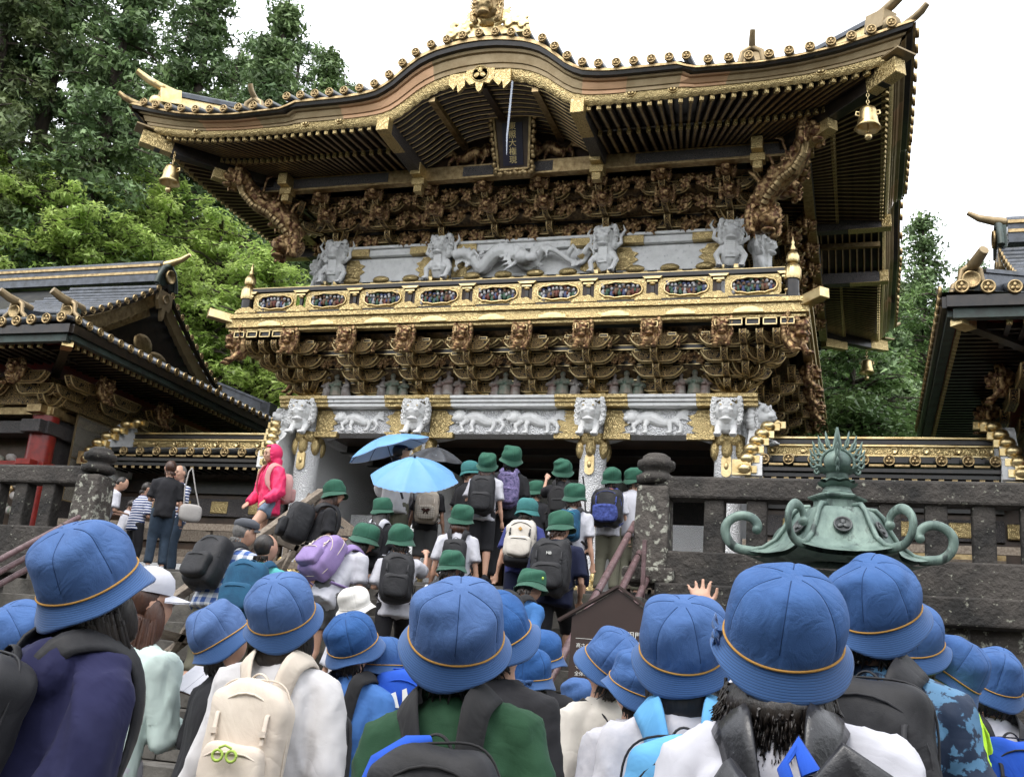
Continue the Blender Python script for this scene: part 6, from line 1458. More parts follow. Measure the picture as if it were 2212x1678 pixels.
    if hair != 'none':
        Hm.ell((0, -.008, .122), (.078, .084, .092), 0, 22, 14, M=Mh, rot=(R(8), 0, 0))
        n = {'short': 60, 'bob': 260, 'long': 260, 'curly': 750, 'pony': 70}[hair]
        if not near: n //= 3
        if hair == 'bob': Hm.ell((0, -.022, .004), (.090, .082, .070), 0, 18, 12, M=Mh)
        if hair == 'long': Hm.ell((0, -.020, .01), (.088, .080, .075), 0, 18, 12, M=Mh); Hm.tube([Mh @ Vector((0, -.05, .06)), Mh @ Vector((0, -.075, -.04)), Mt @ Vector((0, -.115, 1.12)), Mt @ Vector((0, -.115, 1.02))], [(.075, .05), (.078, .042), (.065, .028), (.035, .015)], 16, up=(0, 1, 0))
        if hair in ('bob', 'long'):
            for sx in (-1, 1): Hm.ell((sx*.066, .030, .045), (.022, .042, .085), 0, 12, 10, M=Mh, rot=(R(8), 0, 0))
        if hair == 'curly': Hm.ell((0, -.026, .005), (.102, .092, .060), 0, 18, 12, M=Mh); Hm.ell((0, -.050, -.035), (.075, .060, .045), 0, 18, 12, M=Mh)
        if hair == 'pony': Hm.tube([Mh @ Vector((0, -.085, .12)), Mh @ Vector((0, -.14, .10)), Mh @ Vector((0, -.15, .0)), Mh @ Vector((0, -.13, -.08))], [.022, .03, .028, .008], 12)
        for i in range(n):
            a = math.pi*1.5+g.uniform(-1, 1)*(1.25 if hair == 'short' else 1.95); r_ = .080; ln = {'short': g.uniform(.03, .05), 'bob': g.uniform(.12, .165), 'long': g.uniform(.17, .24), 'curly': g.uniform(.035, .085), 'pony': .04}[hair]
            z0 = .045 if hair == 'short' else .055; r_ = .092 if hair == 'curly' else (.074 if hair == 'short' else .088); z0 -= 0 if hair in ('short', 'curly') else g.uniform(.0, .05); p0 = Vector((r_*math.cos(a), .0+(.100 if hair == 'curly' else .080)*math.sin(a), z0-(g.uniform(.03, .11) if hair == 'curly' else 0))); fl = {'short': -.10, 'bob': -.12, 'long': .05, 'curly': .3, 'pony': -.2}[hair]
            if hair == 'curly':
                q = []; 
                for t in range(8): q.append(Mh @ (p0+Vector((math.cos(a)*(.004+.008*math.sin(t*1.5+i)+.0035*t), math.sin(a)*(.004+.008*math.sin(t*1.5+i)+.0035*t)+.010*math.cos(t*1.7+i), -ln*t/7+.006*math.cos(t*1.9+i)))))
                Hm.tube(q, [.0036-.0004*t for t in range(8)], 4)
            else:
                e = p0+Vector((math.cos(a)*ln*fl, math.sin(a)*ln*fl, -ln)); m_ = p0.lerp(e, .5)+Vector((math.cos(a), math.sin(a), 0))*.008
                w0 = g.uniform(.004, .009) if hair != 'short' else .006; Hm.tube([Mh @ p0, Mh @ m_, Mh @ e+Vector((g.gauss(0, .010), g.gauss(0, .010), g.gauss(0, .008)))], [w0, w0*.8, .0015], 6)
        part('hair', Hm, hairm, p)
    # hat
    if hat in HATM:
        key = (hat, seed % 3)
        if near or key not in _gh:
            a_, c_, s_m = hat_mesh(hat, seed+int(u), near, Rb=.110+.024*brimw, floppy=.008 if near else .004)
            hm = a_.mesh('hat'); hm.materials.append(HATM[hat][0]); hm.materials.append(HATM[hat][1]); cm = c_.mesh('cord'); cm.materials.append(HATM[hat][2])
            if not near: _gh[key] = (hm, cm)
        else: hm, cm = _gh[key]
        M = Mh @ Matrix.Translation((0, .010, .124)) @ Matrix.Rotation(R(tilt[0]+(6 if near else 0)), 4, 'X') @ Matrix.Rotation(R(tilt[1]), 4, 'Y')
        ho = link('hat', hm, None, p); ho.matrix_local = M; co_ = link('cord', cm, None, ho)
        if near: link('seam', s_m.mesh('seam'), SEAM if hat == 'blue' else HATM[hat][1], ho)
        ho['_m'] = 1
        return p, Mt, Mh, s, ho
    if hat in ('cap_white', 'cap_navy', 'flat_grey'):
        m_ = MB(); cm_ = {'cap_white': SH['white'], 'cap_navy': SH['dnavy'], 'flat_grey': fab('grey_flat_cap', (.10, .105, .12))}[hat]
        m_.lathe([(.086, .0), (.090, .03), (.082, .065), (.055, .092), (.02, .104), (0, .105)] if hat != 'flat_grey' else [(.092, .0), (.104, .02), (.098, .05), (.06, .072), (0, .078)], 28)
        n = 16; L2 = .080 if hat != 'flat_grey' else .040
        def bill(u_, v_, dz=0):
            u1 = u_*2-1; y0 = .086*math.sqrt(max(0, 1-(u1*.88)**2)); y1 = y0+L2*math.sqrt(max(0, 1-u1*u1)); y = y0+(y1-y0)*v_-.004; return (.086*u1*(1+.06*v_), y, .010-.022*u1*u1-.014*v_+dz)
        m_.grid(lambda a, b: bill(a, b), n, 5); m_.grid(lambda a, b: bill(a, b, -.005), n, 5)
        ho = part('cap', m_, cm_, p); ho.matrix_local = Mh @ Matrix.Translation((0, .008, .150)) @ Matrix.Rotation(R(tilt[0]), 4, 'X')
    return p, Mt, Mh, s, None

def superq(mb, c, d, e=.5, nu=28, nv=16, mat=0, M=None, disp=None):
    f = lambda v, k: math.copysign(abs(v)**k, v)
    V = []
    for j in range(nv+1):
        ph = -math.pi/2+math.pi*j/nv
        for i in range(nu):
            la = 2*math.pi*i/nu; x, y, z = d[0]/2*f(math.cos(ph), e)*f(math.cos(la), e), d[1]/2*f(math.cos(ph), e)*f(math.sin(la), e), d[2]/2*f(math.sin(ph), e*.9)
            k = 1+(disp(x, y, z) if disp else 0); V.append((c[0]+x*k, c[1]+y*k, c[2]+z*k))
    mb.add(V, [(j*nu+i, j*nu+(i+1) % nu, (j+1)*nu+(i+1) % nu, (j+1)*nu+i) for j in range(nv) for i in range(nu)], mat, True, M); return mb
def pack_on(pr, label, col, strap=None, size=(.27, .16, .40), zc=1.0, pocket=None, near=False, seed=1, handle=True, name='backpack', dy=0, rot=0, straps=True, sag=0, pk=True, x=0, wet=False, group=None, hm=None, wide=.030):
    p, Mt, Mh, s, _ = pr
    strap = strap or col; pocket = pocket or col; hm = hm or strap
    base = Matrix.Translation(p.location) @ p.rotation_euler.to_matrix().to_4x4() @ Matrix.Scale(s, 4) @ Mt
    loc = base @ Vector((x, -.19-dy, zc)); b = empty(name, loc, 0, label, 'backpack' if name == 'backpack' else 'bag', group); b.rotation_euler = base.to_3x3().normalized().to_euler(); b.scale = (s, s, s)
    L = Matrix.Translation((-x, .19+dy, -zc)); g = np.random.default_rng(seed); ph = g.random(8)*6
    dp = lambda X, Y, Z: .035*math.sin(X*30+ph[0]+4*Z)*math.sin(Z*22+ph[1])+.025*math.sin(Z*50+X*35+ph[2])-.06*max(0, Z/size[2])
    n = (48, 30) if near else (28, 16)
    m_ = MB(); superq(m_, (0, -size[1]/2+.075, 0), (size[0], size[1], size[2]), .52, *n, disp=dp, M=Matrix.Rotation(R(rot), 4, 'Y')); part('main_bag', m_, col, b)
    if pk:
        m_ = MB(); superq(m_, (0, -size[1]+.060, -size[2]*.20), (size[0]*.78, .085, size[2]*.46), .5, n[0], n[1], disp=dp, M=Matrix.Rotation(R(rot), 4, 'Y')); part('front_pocket', m_, pocket, b)
        m_ = MB(); zy = -size[1]+.060-.0435
        m_.tube([(-size[0]*.32, zy+.012, -size[2]*.09), (-size[0]*.2, zy, -size[2]*.055), (0, zy-.003, -size[2]*.045), (size[0]*.2, zy, -size[2]*.055), (size[0]*.32, zy+.012, -size[2]*.09)], .0035, 6); part('pocket_zipper', m_, hm, b)
    m_ = MB(); hy = -size[1]+.075; pts = [(size[0]*.47*math.cos(a), hy+.004+.03*abs(math.cos(a))**3, size[2]*(.02+.36*math.sin(a))) for a in np.linspace(0, math.pi, 15)]; m_.tube(pts, .0035, 6); part('zipper', m_, hm, b)
    if near:      # webbing, buckles and a seam cord
        for sx in (-1, 1):
            m_ = MB(); xx = sx*size[0]*.30; m_.tube([(xx, -size[1]*.35+.07, size[2]*.40), (xx*1.04, -size[1]+.070, size[2]*.22), (xx*1.02, -size[1]+.062, .01)], [(.002, .008)]*3, 6, up=(1, 0, 0)); m_.box((xx*1.03, -size[1]+.060, size[2]*.10), (.022, .010, .018)); part('webbing', m_, hm, b)
        m_ = MB(); m_.tube([(size[0]*.497*math.copysign(abs(math.cos(a))**.5, math.cos(a)), .075-size[1]*.5-.0, size[2]*.497*math.copysign(abs(math.sin(a))**.5, math.sin(a))) for a in np.linspace(0, 2*math.pi, 41)], .003, 6); part('seam_cord', m_, hm, b)
    if handle:
        m_ = MB(); h0 = size[2]/2-.02; m_.tube([(.032*math.cos(t)*(1.1 if 0 < t < 3.14 else 1), .030-.008*math.sin(t), h0-.012+.050*math.sin(t)) for t in np.linspace(-.3, 3.44, 15)], [(.0032, .010)]*15, 8, up=(0, 1, 0)); part('handle', m_, hm, b)
    if straps:
        for sx in (-1, 1):
            m_ = MB(); tz = zc+size[2]/2-.05; pts = [(sx*.055, -.125-dy, min(tz, 1.17)), (sx*.075, -.110, 1.215), (sx*.088, -.062, 1.252), (sx*.094, .0, 1.264), (sx*.098, .066, 1.238), (sx*.104, .112, 1.16), (sx*.112, .126, 1.05), (sx*.145, .09, .94), (sx*.168, -.0, .88), (sx*.13, -.12-dy, max(.80, zc-size[2]*.42))]
            # smooth the path
            P_ = [Vector(q) for q in pts]; sm = []
            for i in range(len(P_)-1):
                p0, p1, p2, p3 = P_[max(i-1, 0)], P_[i], P_[i+1], P_[min(i+2, len(P_)-1)]
                for t in (0, .33, .66): sm.append(.5*((2*p1)+(p2-p0)*t+(2*p0-5*p1+4*p2-p3)*t*t+(3*p1-p0-3*p2+p3)*t**3))
            sm.append(P_[-1]); nr = len(sm)
            V = []; F = []
            for i, c in enumerate(sm):
                t = (sm[min(i+1, nr-1)]-sm[max(i-1, 0)]).normalized(); out = Vector((sx*.15, c.y, (c.z-1.12))); out = (out-t*out.dot(t)).normalized(); sd_ = t.cross(out).normalized(); w_ = wide if i < nr*.68 else .012
                for a, bb in ((-1, -.2), (-1, 1), (-.5, 1.5), (.5, 1.5), (1, 1), (1, -.2)): V.append(c+sd_*(a*w_)+out*(bb*.006))
                if i: F += [((i-1)*6+k, (i-1)*6+(k+1) % 6, i*6+(k+1) % 6, i*6+k) for k in range(6)]
            m_.add([L @ q for q in V], F, 0, True); part('shoulder_strap', m_, strap, b)
    return b, base, L
PK = {'black': fab('black_nylon', (.013, .013, .015), (.024, .024, .027), 8, .25, 300, .55), 'wet': mat('wet_black_leatherette', (.016, .016, .018), (.03, .03, .034), 25, .28, 0, .4, 90, c3=(.16, .17, .18), s3=70, lo3=.66, hi3=.72, bdist=.003), 'cream': fab('cream_canvas', (.68, .60, .50), (.58, .50, .42), 5, .3, 400), 'purple': fab('lilac_nylon', (.30, .22, .44), (.24, .17, .36), 6), 'ltblue': fab('sky_blue_nylon', (.13, .38, .66), (.10, .32, .58), 6),
      'blue': fab('royal_blue_nylon', (.02, .09, .50), (.015, .07, .40), 6), 'dblue': fab('petrol_blue_nylon', (.02, .09, .17), (.015, .06, .12), 8), 'beige': fab('beige_canvas', (.52, .45, .37), (.42, .36, .30), 10), 'tnf': fab('offwhite_nylon', (.58, .54, .48), (.48, .44, .39), 8), 'bpurp': fab('violet_print_nylon', (.04, .04, .10), (.22, .18, .34), 30), 'bgblue': fab('blue_black_print', (.02, .03, .12), (.07, .10, .34), 25), 'pink': fab('dusty_pink_nylon', (.62, .34, .32)), 'grey': fab('charcoal_nylon', (.028, .027, .028), (.02, .02, .021)), 'leather': fab('light_grey_leather', (.42, .40, .38)), 'ribbon': fab('brown_ribbon', (.05, .02, .015)), 'tealp': fab('teal_trim', (.03, .30, .34)), 'gold': CORD, 'orange': fab('orange_fabric', (.7, .18, .03)), 'lime': fab('lime_charm', (.45, .62, .12))}
# ------------------------------------------------------------------ the crowd
BG = 'pupils in blue hats waiting at the foot of the stairs'; GG = 'pupils in green hats climbing the stairs'
def badge(pr, a=.9):
    ho = pr[4]; m_ = MB(); m_.ell((.108*math.cos(a), .11*math.sin(a), .045), (.014, .012, .014), 0, 10, 8); link('badge', m_.mesh('badge'), PK['lime'], ho)
def bow(pr, a):
    ho = pr[4]; m_ = MB(); M = rz_(a) @ Matrix.Translation((.118, 0, -.006))
    m_.box((.004, 0, 0), (.012, .018, .016), M=M)
    for s in (-1, 1): m_.tube([(.006, 0, 0), (.014, s*.02, .006), (.010, s*.038, .008), (.006, s*.030, -.004), (.004, 0, 0)], [(.003, .010)]*5, 6, M=M, up=(0, 0, 1)); m_.tube([(.004, s*.004, 0), (.010, s*.016, -.020), (.006, s*.020, -.036)], [(.0025, .008)]*3, 6, M=M)
    link('bow', m_.mesh('bow'), HATBB, ho)
# --- foreground
a = person('pupil in a navy hooded fleece with chin-length hair, blue hat, at the left edge', 132, 1112, 2.65, -22, (26, -8, 0), 13, 'blue', 'bob', None, 'navy', 'loose', 'jeans', arms=('front', 'down'), near=True, tilt=(4, 12), W=.98, side=4, hood=True, seed=3, group=BG, foldamp=1.7, vox=.012)
pack_on(a, 'black backpack on the pupil in the navy hooded fleece', PK['black'], size=(.24, .14, .36), near=True, seed=3, dy=.0)
person('pupil whose blue hat shows behind the navy fleece at the far left edge', 22, 1290, 3.3, 20, (14, 10, -14), 4, 'blue', 'short', None, 'white', near=True, tilt=(4, -8), seed=4, group=BG)
a = person('woman in a pale green jacket and white cap with brown hair reading a booklet', 338, 1226, 4.6, -4, (-4, -34, 0), 8, 'cap_white', 'long', HAIRB, 'pale', 'long', 'white', arms=('down', 'front'), near=True, tilt=(0, 0), seed=5, foldamp=1.6)
a0 = a; p, Mt, Mh, s, _ = a
bk = empty('booklet', (0, 0, 0), 0, 'open white booklet held by the woman in the white cap', 'booklet'); M = Matrix.Translation(p.location) @ p.rotation_euler.to_matrix().to_4x4() @ Matrix.Scale(s, 4)
q = M @ Vector((.16, .27, 1.12)); bk.location = q; bk.rotation_euler = (R(40), R(8), p.rotation_euler.z-R(10))
mb = MB(); mb.box((-.058, 0, .0), (.115, .165, .006), rot=(0, R(-9), 0)); mb.box((.058, 0, .0), (.115, .165, .006), rot=(0, R(9), 0)); part('pages', mb, SH['white'], bk); mb = MB(); mb.box((0, -.084, .004), (.22, .004, .004)); part('page_rule', mb, PK['ribbon'], bk)
mb = MB(); 
a = person('pupil in a black top and blue hat, between white cap and cream backpack', 436, 1296, 4.3, -38, (28, -10, 0), 4, 'blue', 'short', None, 'black', 'short', 'jeans', near=True, tilt=(4, 4), seed=6, group=BG)
a = person('pupil in a white sweater with shoulder-length black hair under a blue hat, cream backpack', 574, 1238, 3.85, 8, (24, -18, 0), 5, 'blue', 'bob', None, 'cream', 'long', 'jeans', arms=('down', 'down'), near=True, tilt=(10, 8), W=1.08, seed=7, group=BG, foldamp=1.3)
b, base, L = pack_on(a, 'cream backpack with a lime charm on the pupil in the white sweater', PK['cream'], size=(.26, .14, .42), zc=.96, pocket=PK['cream'], near=True, seed=7, wide=.036)
mb = MB()
for s_ in (-1, 1): mb.tube([(s_*.022+.016*math.cos(t), -.150, -.03+.016*math.sin(t)) for t in np.linspace(0, 6.283, 12)], .0045, 6)
mb.tube([(-.02, -.150, -.008), (.0, -.155, .0), (.02, -.150, -.008)], .004, 6); part('charm', mb, PK['lime'], b)
a = person('pupil in a blue nylon jacket with dark straps, blue hat, beside the white sweater', 738, 1318, 4.9, -4, (22, -12, 0), 4, 'blue', 'short', None, 'blue', 'long', 'jeans', near=True, tilt=(8, 4), seed=8, group=BG)
pack_on(a, 'dark grey backpack on the pupil in the blue nylon jacket', PK['grey'], size=(.26, .14, .36), zc=.92, seed=8, near=True)
a = person('pupil in a blue hat looking down right, carrying a royal blue sports bag', 836, 1362, 5.1, -40, (-6, -10, 0), 6, 'blue', 'short', None, 'tee', 'short', 'jeans', near=True, tilt=(2, 0), seed=9, group=BG)
b, base, L = pack_on(a, 'royal blue sports backpack with white lettering, beside the green knit shoulder', PK['blue'], size=(.31, .16, .42), zc=.98, seed=9, near=True, pk=False)
b.rotation_euler = (0, 0, R(8)); q = atD(868, 1545, 4.9); b.location = q
for t, sz, x, z in (('adidas', .085, -.005, -.04),):
    me = text_mesh(t, sz, .002); me.transform(Matrix.Translation((x, -.100, z)) @ R90); link('lettering', me, SIGNW, b)
for i in range(3): mb = MB(); mb.add([(-.075+i*.05, -.098, .035+.02*i*0), (-.04+i*.05, -.098, .035), (-.065+i*.05, -.098, .085+.02*i), (-.085+i*.05, -.098, .075+.02*i)], [(0, 1, 2, 3)]); mb.box((-.06+i*.04, -.092, .06), (.004, .004, .004)); part('logo_bar', mb, SIGNW, b)
a = person('pupil in a bottle-green knit shirt with short hair, large blue hat in the middle front', 982, 1247, 2.5, 8, (21, 2, 2), 3, 'blue', 'short', None, 'green', 'short', 'jeans', arms=('down', 'down'), near=True, tilt=(13, 5), W=1.06, side=-7, seed=10, group=BG, collar='green', foldamp=1.0, vox=.011)
b, base, L = pack_on(a, 'black backpack with a blue cloth tucked in, on the pupil in the green knit', PK['black'], PK['grey'], size=(.30, .17, .40), zc=.955, near=True, seed=10, wide=.036)
mb = MB(); mb.tube([(-.13, -.02, .08), (-.10, -.02, .155), (-.05, -.0, .195), (-.01, .02, .205)], [.045, .04, .025, .012], 12); part('blue_cloth', mb, PK['blue'], b)
a = person('pupil in a black tee behind the green knit shirt, blue hat facing right', 1035, 1278, 3.8, -20, (24, -16, 0), 4, 'blue', 'short', None, 'black', 'short', 'jeans', near=True, tilt=(6, 8), W=1.15, seed=11, group=BG)
a = person('pupil mostly hidden behind the black tee, only a small blue hat side showing', 1160, 1352, 5.9, 0, (10, -20, 4), 4, 'blue', 'short', None, 'black', near=False, seed=12, group=BG)
a = person('pupil with long black hair under a blue hat with a bow at the back', 1146, 1386, 5.2, 8, (6, 0, 0), 4, 'blue', 'long', None, 'black', 'short', 'jeans', near=True, tilt=(2, 0), seed=13, group=BG)
bow(a, -math.pi/2)
a = person('pupil in a cream cardigan with a thin dark strap, blue hat tipped far left', 1362, 1360, 4.5, 52, (28, 20, -4), 3, 'blue', 'short', None, 'offwhite', 'long', 'jeans', near=True, tilt=(4, -4), seed=14, group=BG)
mb = MB(); p, Mt, Mh, s, _ = a; mb.tube([Mt @ Vector(q) for q in ((-.10, .08, 1.20), (-.085, .0, 1.245), (-.05, -.09, 1.18), (.05, -.128, 1.02), (.13, -.115, .86))], [(.004, .010)]*5, 8); part('bag_strap', mb, PK['black'], p)
a = person('pupil in a blue hat tipped right in front of the cream cardigan', 1402, 1396, 4.2, 40, (14, 12, 0), 3, 'blue', 'short', None, 'grey', near=True, tilt=(6, 0), seed=15, group=BG)
a = person('pupil crouched low below the notice board, only the blue hat showing', 1246, 1456, 6.2, 10, (6, 0, -6), 4, 'blue', 'short', None, 'blue', near=False, seed=16, group=BG)
a = person('pupil in a grey marl shirt with a sky-blue backpack, blue hat', 1482, 1281, 2.78, 8, (20, 4, -2), 4, 'blue', 'bob', None, 'grey', 'short', 'jeans', arms=('strap', 'strap'), near=True, tilt=(12, -3), W=1.05, side=-5, seed=17, group=BG, foldamp=1.3)
b, base, L = pack_on(a, 'sky-blue backpack with grey webbing on the pupil in the grey marl shirt', PK['ltblue'], PK['ltblue'], size=(.31, .18, .42), zc=.97, pocket=PK['ltblue'], near=True, seed=17, hm=PK['grey'], wide=.042)
mb = MB(); superq(mb, (.02, -.118, .02), (.20, .04, .10), .6, 24, 12); part('cream_pocket_lining', mb, PK['cream'], b)
# hand raised beyond
a = person('person in a white shirt with a red cord raising an open hand', 1682, 1258, 3.95, 0, (10, 0, 0), 2, 'blue', 'short', None, 'white', 'short', 'jeans', arms=('up', 'down'), near=True, tilt=(6, 0), seed=18, hand_open=(True, False), vox=.012, group=BG)
p, Mt, Mh, s, _ = a; mb = MB(); mb.tube([Mt @ Vector(q) for q in ((-.13, -.105, 1.02), (-.11, -.115, 1.12), (-.07, -.095, 1.20), (-.05, -.05, 1.245))], .005, 6); part('red_cord', mb, fab('red_cord', (.5, .04, .05)), p)
a = person('pupil with curly black hair and white shirt in the biggest blue hat, right of centre', 1706, 1212, 2.05, 3, (17, 2, 3), 4, 'blue', 'curly', None, 'white', 'short', 'jeans', arms=('down', 'down'), near=True, tilt=(12, 3), W=1.15, side=-4, seed=19, group=BG, foldamp=1.6, vox=.012, collar='white')
bow(a, math.pi*1.02)
b, base, L = pack_on(a, 'wet black leather-look bag slumped across the curly-haired pupil, tied with blue cloth', PK['wet'], PK['wet'], size=(.50, .22, .36), zc=.955, near=True, seed=19, pk=False, wide=.044, x=.05, dy=.0, rot=4)
mb = MB(); mb.tube([(-.03, -.04, .16), (-.045, -.02, .21), (-.02, .0, .245), (.0, -.02, .20)], [(.004, .018)]*4, 8); mb.tube([(.005, -.06, .175), (.0, -.10, .13), (.01, -.11, .08)], [.010, .018, .022], 10); part('blue_knot', mb, PK['blue'], b)
mb = MB(); mb.tube([(-.16, -.06, .13), (-.13, -.10, .17), (-.10, -.11, .12), (-.12, -.12, .03)], [(.02, .04), (.03, .05), (.035, .05), (.03, .04)], 12); mb.tube([(.02, -.05, .17), (.06, -.06, .22), (.10, -.05, .19), (.08, -.07, .14)], [(.006, .03)]*4, 8); part('bag_flap', mb, PK['wet'], b)
a = person('pupil with a black backpack and camouflage sleeve behind the curly-haired pupil, blue hat', 1866, 1196, 3.2, -10, (17, -10, 2), 5, 'blue', 'short', None, 'camo', 'short', 'jeans', arms=('down', 'low'), near=True, tilt=(12, 2), W=1.15, seed=20, group=BG, foldamp=1.3)
pack_on(a, 'plain black backpack on the pupil with the camouflage sleeve', PK['black'], size=(.34, .18, .42), zc=1.0, near=True, seed=20, wide=.045, pk=False)
a = person('pupil with a neon yellow collar, blue hat half hidden behind the black backpack wearer', 1962, 1292, 4.2, -4, (14, 0, 0), 3, 'blue', 'short', None, 'neon', 'short', near=True, tilt=(8, 0), seed=21, group=BG)
a = person('pupil wearing glasses, blue hat and blue camouflage tee with a neon yellow side stripe', 2108, 1374, 4.3, 60, (26, 14, 0), 3, 'blue', 'short', None, 'camo', 'short', 'jeans', arms=('down', 'down'), near=True, tilt=(4, -2), W=1.1, seed=22, group=BG, facedetail=True)
p, Mt, Mh, s, _ = a; mb = MB()
for sx in (-1, 1): mb.tube([Mh @ Vector((sx*.036+.020*math.cos(t), .106, .122+.015*math.sin(t))) for t in np.linspace(0, 6.283, 13)], .0018, 5); mb.tube([Mh @ Vector((sx*.056, .104, .124)), Mh @ Vector((sx*.08, .01, .122))], .0018, 5)
part('glasses', mb, STEEL, p)
mb = MB(); S_, E_, W_ = arm_pts('down', 1, (.165, 0, 1.19)); mb.tube([Mt @ Vector((.06, -.085, 1.225)), Mt @ Vector((.13, -.065, 1.19)), Mt @ Vector((.20, -.045, 1.12)), Mt @ Vector((.240, -.03, .99))], [(.014, .040), (.020, .045), (.022, .045), (.022, .045)], 10, up=(0, 1, 0)); part('neon_stripe', mb, SH['neon'], p)
a = person('pupil in white with a dark strap at the far right, blue hat', 2166, 1392, 4.6, 18, (14, 0, 4), 3, 'blue', 'short', None, 'white', 'short', 'jeans', near=True, tilt=(8, 6), seed=23, group=BG)
pack_on(a, 'royal blue backpack at the far right edge of the crowd', PK['blue'], PK['black'], size=(.28, .15, .38), seed=23, near=True)
a = person('small person in a floppy white bucket hat below the lilac backpack', 757, 1260, 8.05, -20, (14, 0, 0), 3, 'white', 'short', None, 'white', 'short', 'gshorts', 'short', near=True, tilt=(6, 0), brimw=1.5, seed=24)
# --- on the stairs
a = person('man in a grey flat cap and blue checked shirt climbing the stairs', 533, 1113, 10.0, -8, (-12, -30, 0), 24, 'flat_grey', 'short', HAIRG, 'plaid', 'short', 'khaki', 'mid', arms=('front', 'rail'), legs='step', W=1.15, seed=30, near=True, vox=.015)
pack_on(a, 'black rucksack with top handles on the man in the checked shirt', PK['black'], size=(.30, .2, .44), seed=30)
a = person('man with short dark hair in a turquoise shirt looking up on the stairs', 570, 1150, 9.4, 6, (6, -26, 0), 12, None, 'short', None, 'teal', 'short', 'khaki', 'long', arms=('down', 'rail'), legs='step', W=1.15, seed=31, near=True, vox=.015)
pack_on(a, 'petrol blue hiking pack on the man in the turquoise shirt', PK['dblue'], size=(.32, .2, .44), seed=31)
a = person('woman in a bright pink hooded raincoat and denim shorts coming down the stairs', 592, 962, 13.2, 152, (-10, -10, 0), 3, None, 'none', None, 'pink', 'loose', 'denim', 'vshort', arms=('low', 'low'), legs='walk', W=1.08, seed=32, near=True, vox=.0125, facedetail=True, foldamp=1.5)
p, Mt, Mh, s, _ = a; mb = MB()
mb.ell((0, -.022, .125), (.100, .105, .118), 0, 22, 14, M=Mh); 
for q in range(16):
    t = 2*math.pi*q/16; mb.ell((.078*math.sin(t), .048-.02*math.cos(t)*0, .11+.105*math.cos(t)), (.020, .022, .020), 0, 8, 6, M=Mh)
cutter = MB(); mb.tube([Mh @ Vector((0, -.04, .05)), Mt @ Vector((0, -.03, 1.24)), Mt @ Vector((0, -.02, 1.18))], [(.09, .085), (.10, .08), (.13, .09)], 16)
me = fuse(mb, .011, 1)
import bmesh as _bm
bm = _bm.new(); bm.from_mesh(me); iv = Mh.inverted()
kill = [v for v in bm.verts if (iv @ v.co).y > .050 and abs((iv @ v.co).x) < .068 and .012 < (iv @ v.co).z < .205]
_bm.ops.delete(bm, geom=kill, context='VERTS'); bm.to_mesh(me); bm.free(); me.materials.append(SH['pink']); link('hood', me, None, p)
pack_on(a, 'dusty pink backpack on the woman in the pink raincoat', PK['pink'], size=(.25, .14, .38), seed=32)
a = person('long-haired pupil in black tee, denim shorts and green hat in profile on the stairs', 722, 1030, 10.9, -50, (-6, -22, 0), 12, 'green', 'long', HAIRB, 'black', 'short', 'denim', 'short', arms=('front', 'front'), legs='step', seed=33, near=True, group=GG, vox=.012, facedetail=True)
pack_on(a, 'bulging black backpack with a white brim on the pupil in the black tee', PK['black'], size=(.31, .26, .42), seed=33)
a = person('pupil bending forward under a lilac backpack, green hat and white tee', 800, 1124, 9.85, -22, (-24, -34, 0), 34, 'green', 'long', None, 'white', 'short', 'gshorts', 'short', arms=('rail', 'face'), legs='step', seed=34, near=True, group=GG, vox=.015, facedetail=True)
pack_on(a, 'lilac backpack with white buckles on the bending pupil', PK['purple'], size=(.30, .22, .40), seed=34, hm=PK['cream'], near=True)
a = person('pupil in a black top with white bag, green hat, above the lilac backpack', 826, 1068, 10.65, 2, (0, -8, 0), 8, 'green', 'long', None, 'black', 'short', 'gshorts', 'short', arms=('down', 'front'), legs='step', seed=35, group=GG)
pack_on(a, 'black and white backpack between the lilac pack and the umbrella', PK['black'], SH['white'], size=(.26, .16, .36), seed=35)
a = person('pupil in a white shirt with a laced round black backpack, green hat', 866, 1124, 9.75, 22, (0, 6, -6), 8, 'green', 'short', None, 'white', 'short', 'black', 'long', arms=('strap', 'point'), legs='step', seed=36, near=True, group=GG, vox=.015)
b, _, _ = pack_on(a, 'round black backpack laced at the front, on the pupil in the white shirt', PK['black'], size=(.29, .2, .44), seed=36, near=True)
a = person('pupil in a white shirt low on the stairs, green hat seen from behind', 978, 1180, 9.0, 8, (-8, -18, 0), 12, 'green', 'short', None, 'white', 'short', 'black', legs='step', seed=37, group=GG, near=True, vox=.016)
pack_on(a, 'black backpack low on the stairs just behind the biggest middle blue hat', PK['black'], size=(.27, .16, .38), seed=37)
a = person('pupil leaning right in a blue tee, green hat with a round badge', 1152, 1222, 8.85, -18, (-22, -22, -10), 28, 'green', 'short', None, 'tee', 'short', 'black', 'mid', arms=('down', 'down'), legs='step', seed=38, group=GG, near=True, vox=.015)
badge(a, .2)
b, base, L = pack_on(a, 'charcoal backpack with a grey stripe on the pupil in the blue tee', PK['grey'], size=(.33, .18, .40), seed=38)
bt = empty('water_bottle', b.matrix_basis @ Vector((.165, -.03, -.02)), 0, 'small white-labelled water bottle with a blue cap in the side of the charcoal backpack', 'bottle'); bt.rotation_euler = (R(10), R(-18), 0)
mb = MB(); mb.lathe([(.0, -.07), (.028, -.07), (.03, -.04), (.03, .05), (.014, .075), (.013, .09)], 14); part('bottle_body', mb, SH['white'], bt); mb = MB(); mb.lathe([(.015, .085), (.016, .11), (0, .112)], 12); part('cap', mb, PK['tealp'], bt)
a = person('long-haired pupil in dark clothes and green hat under the front umbrella', 933, 1011, 13.1, 18, (4, 0, 0), 3, 'green', 'long', None, 'black', 'short', 'gshorts', 'mid', seed=39, group=GG, near=True, vox=.016)
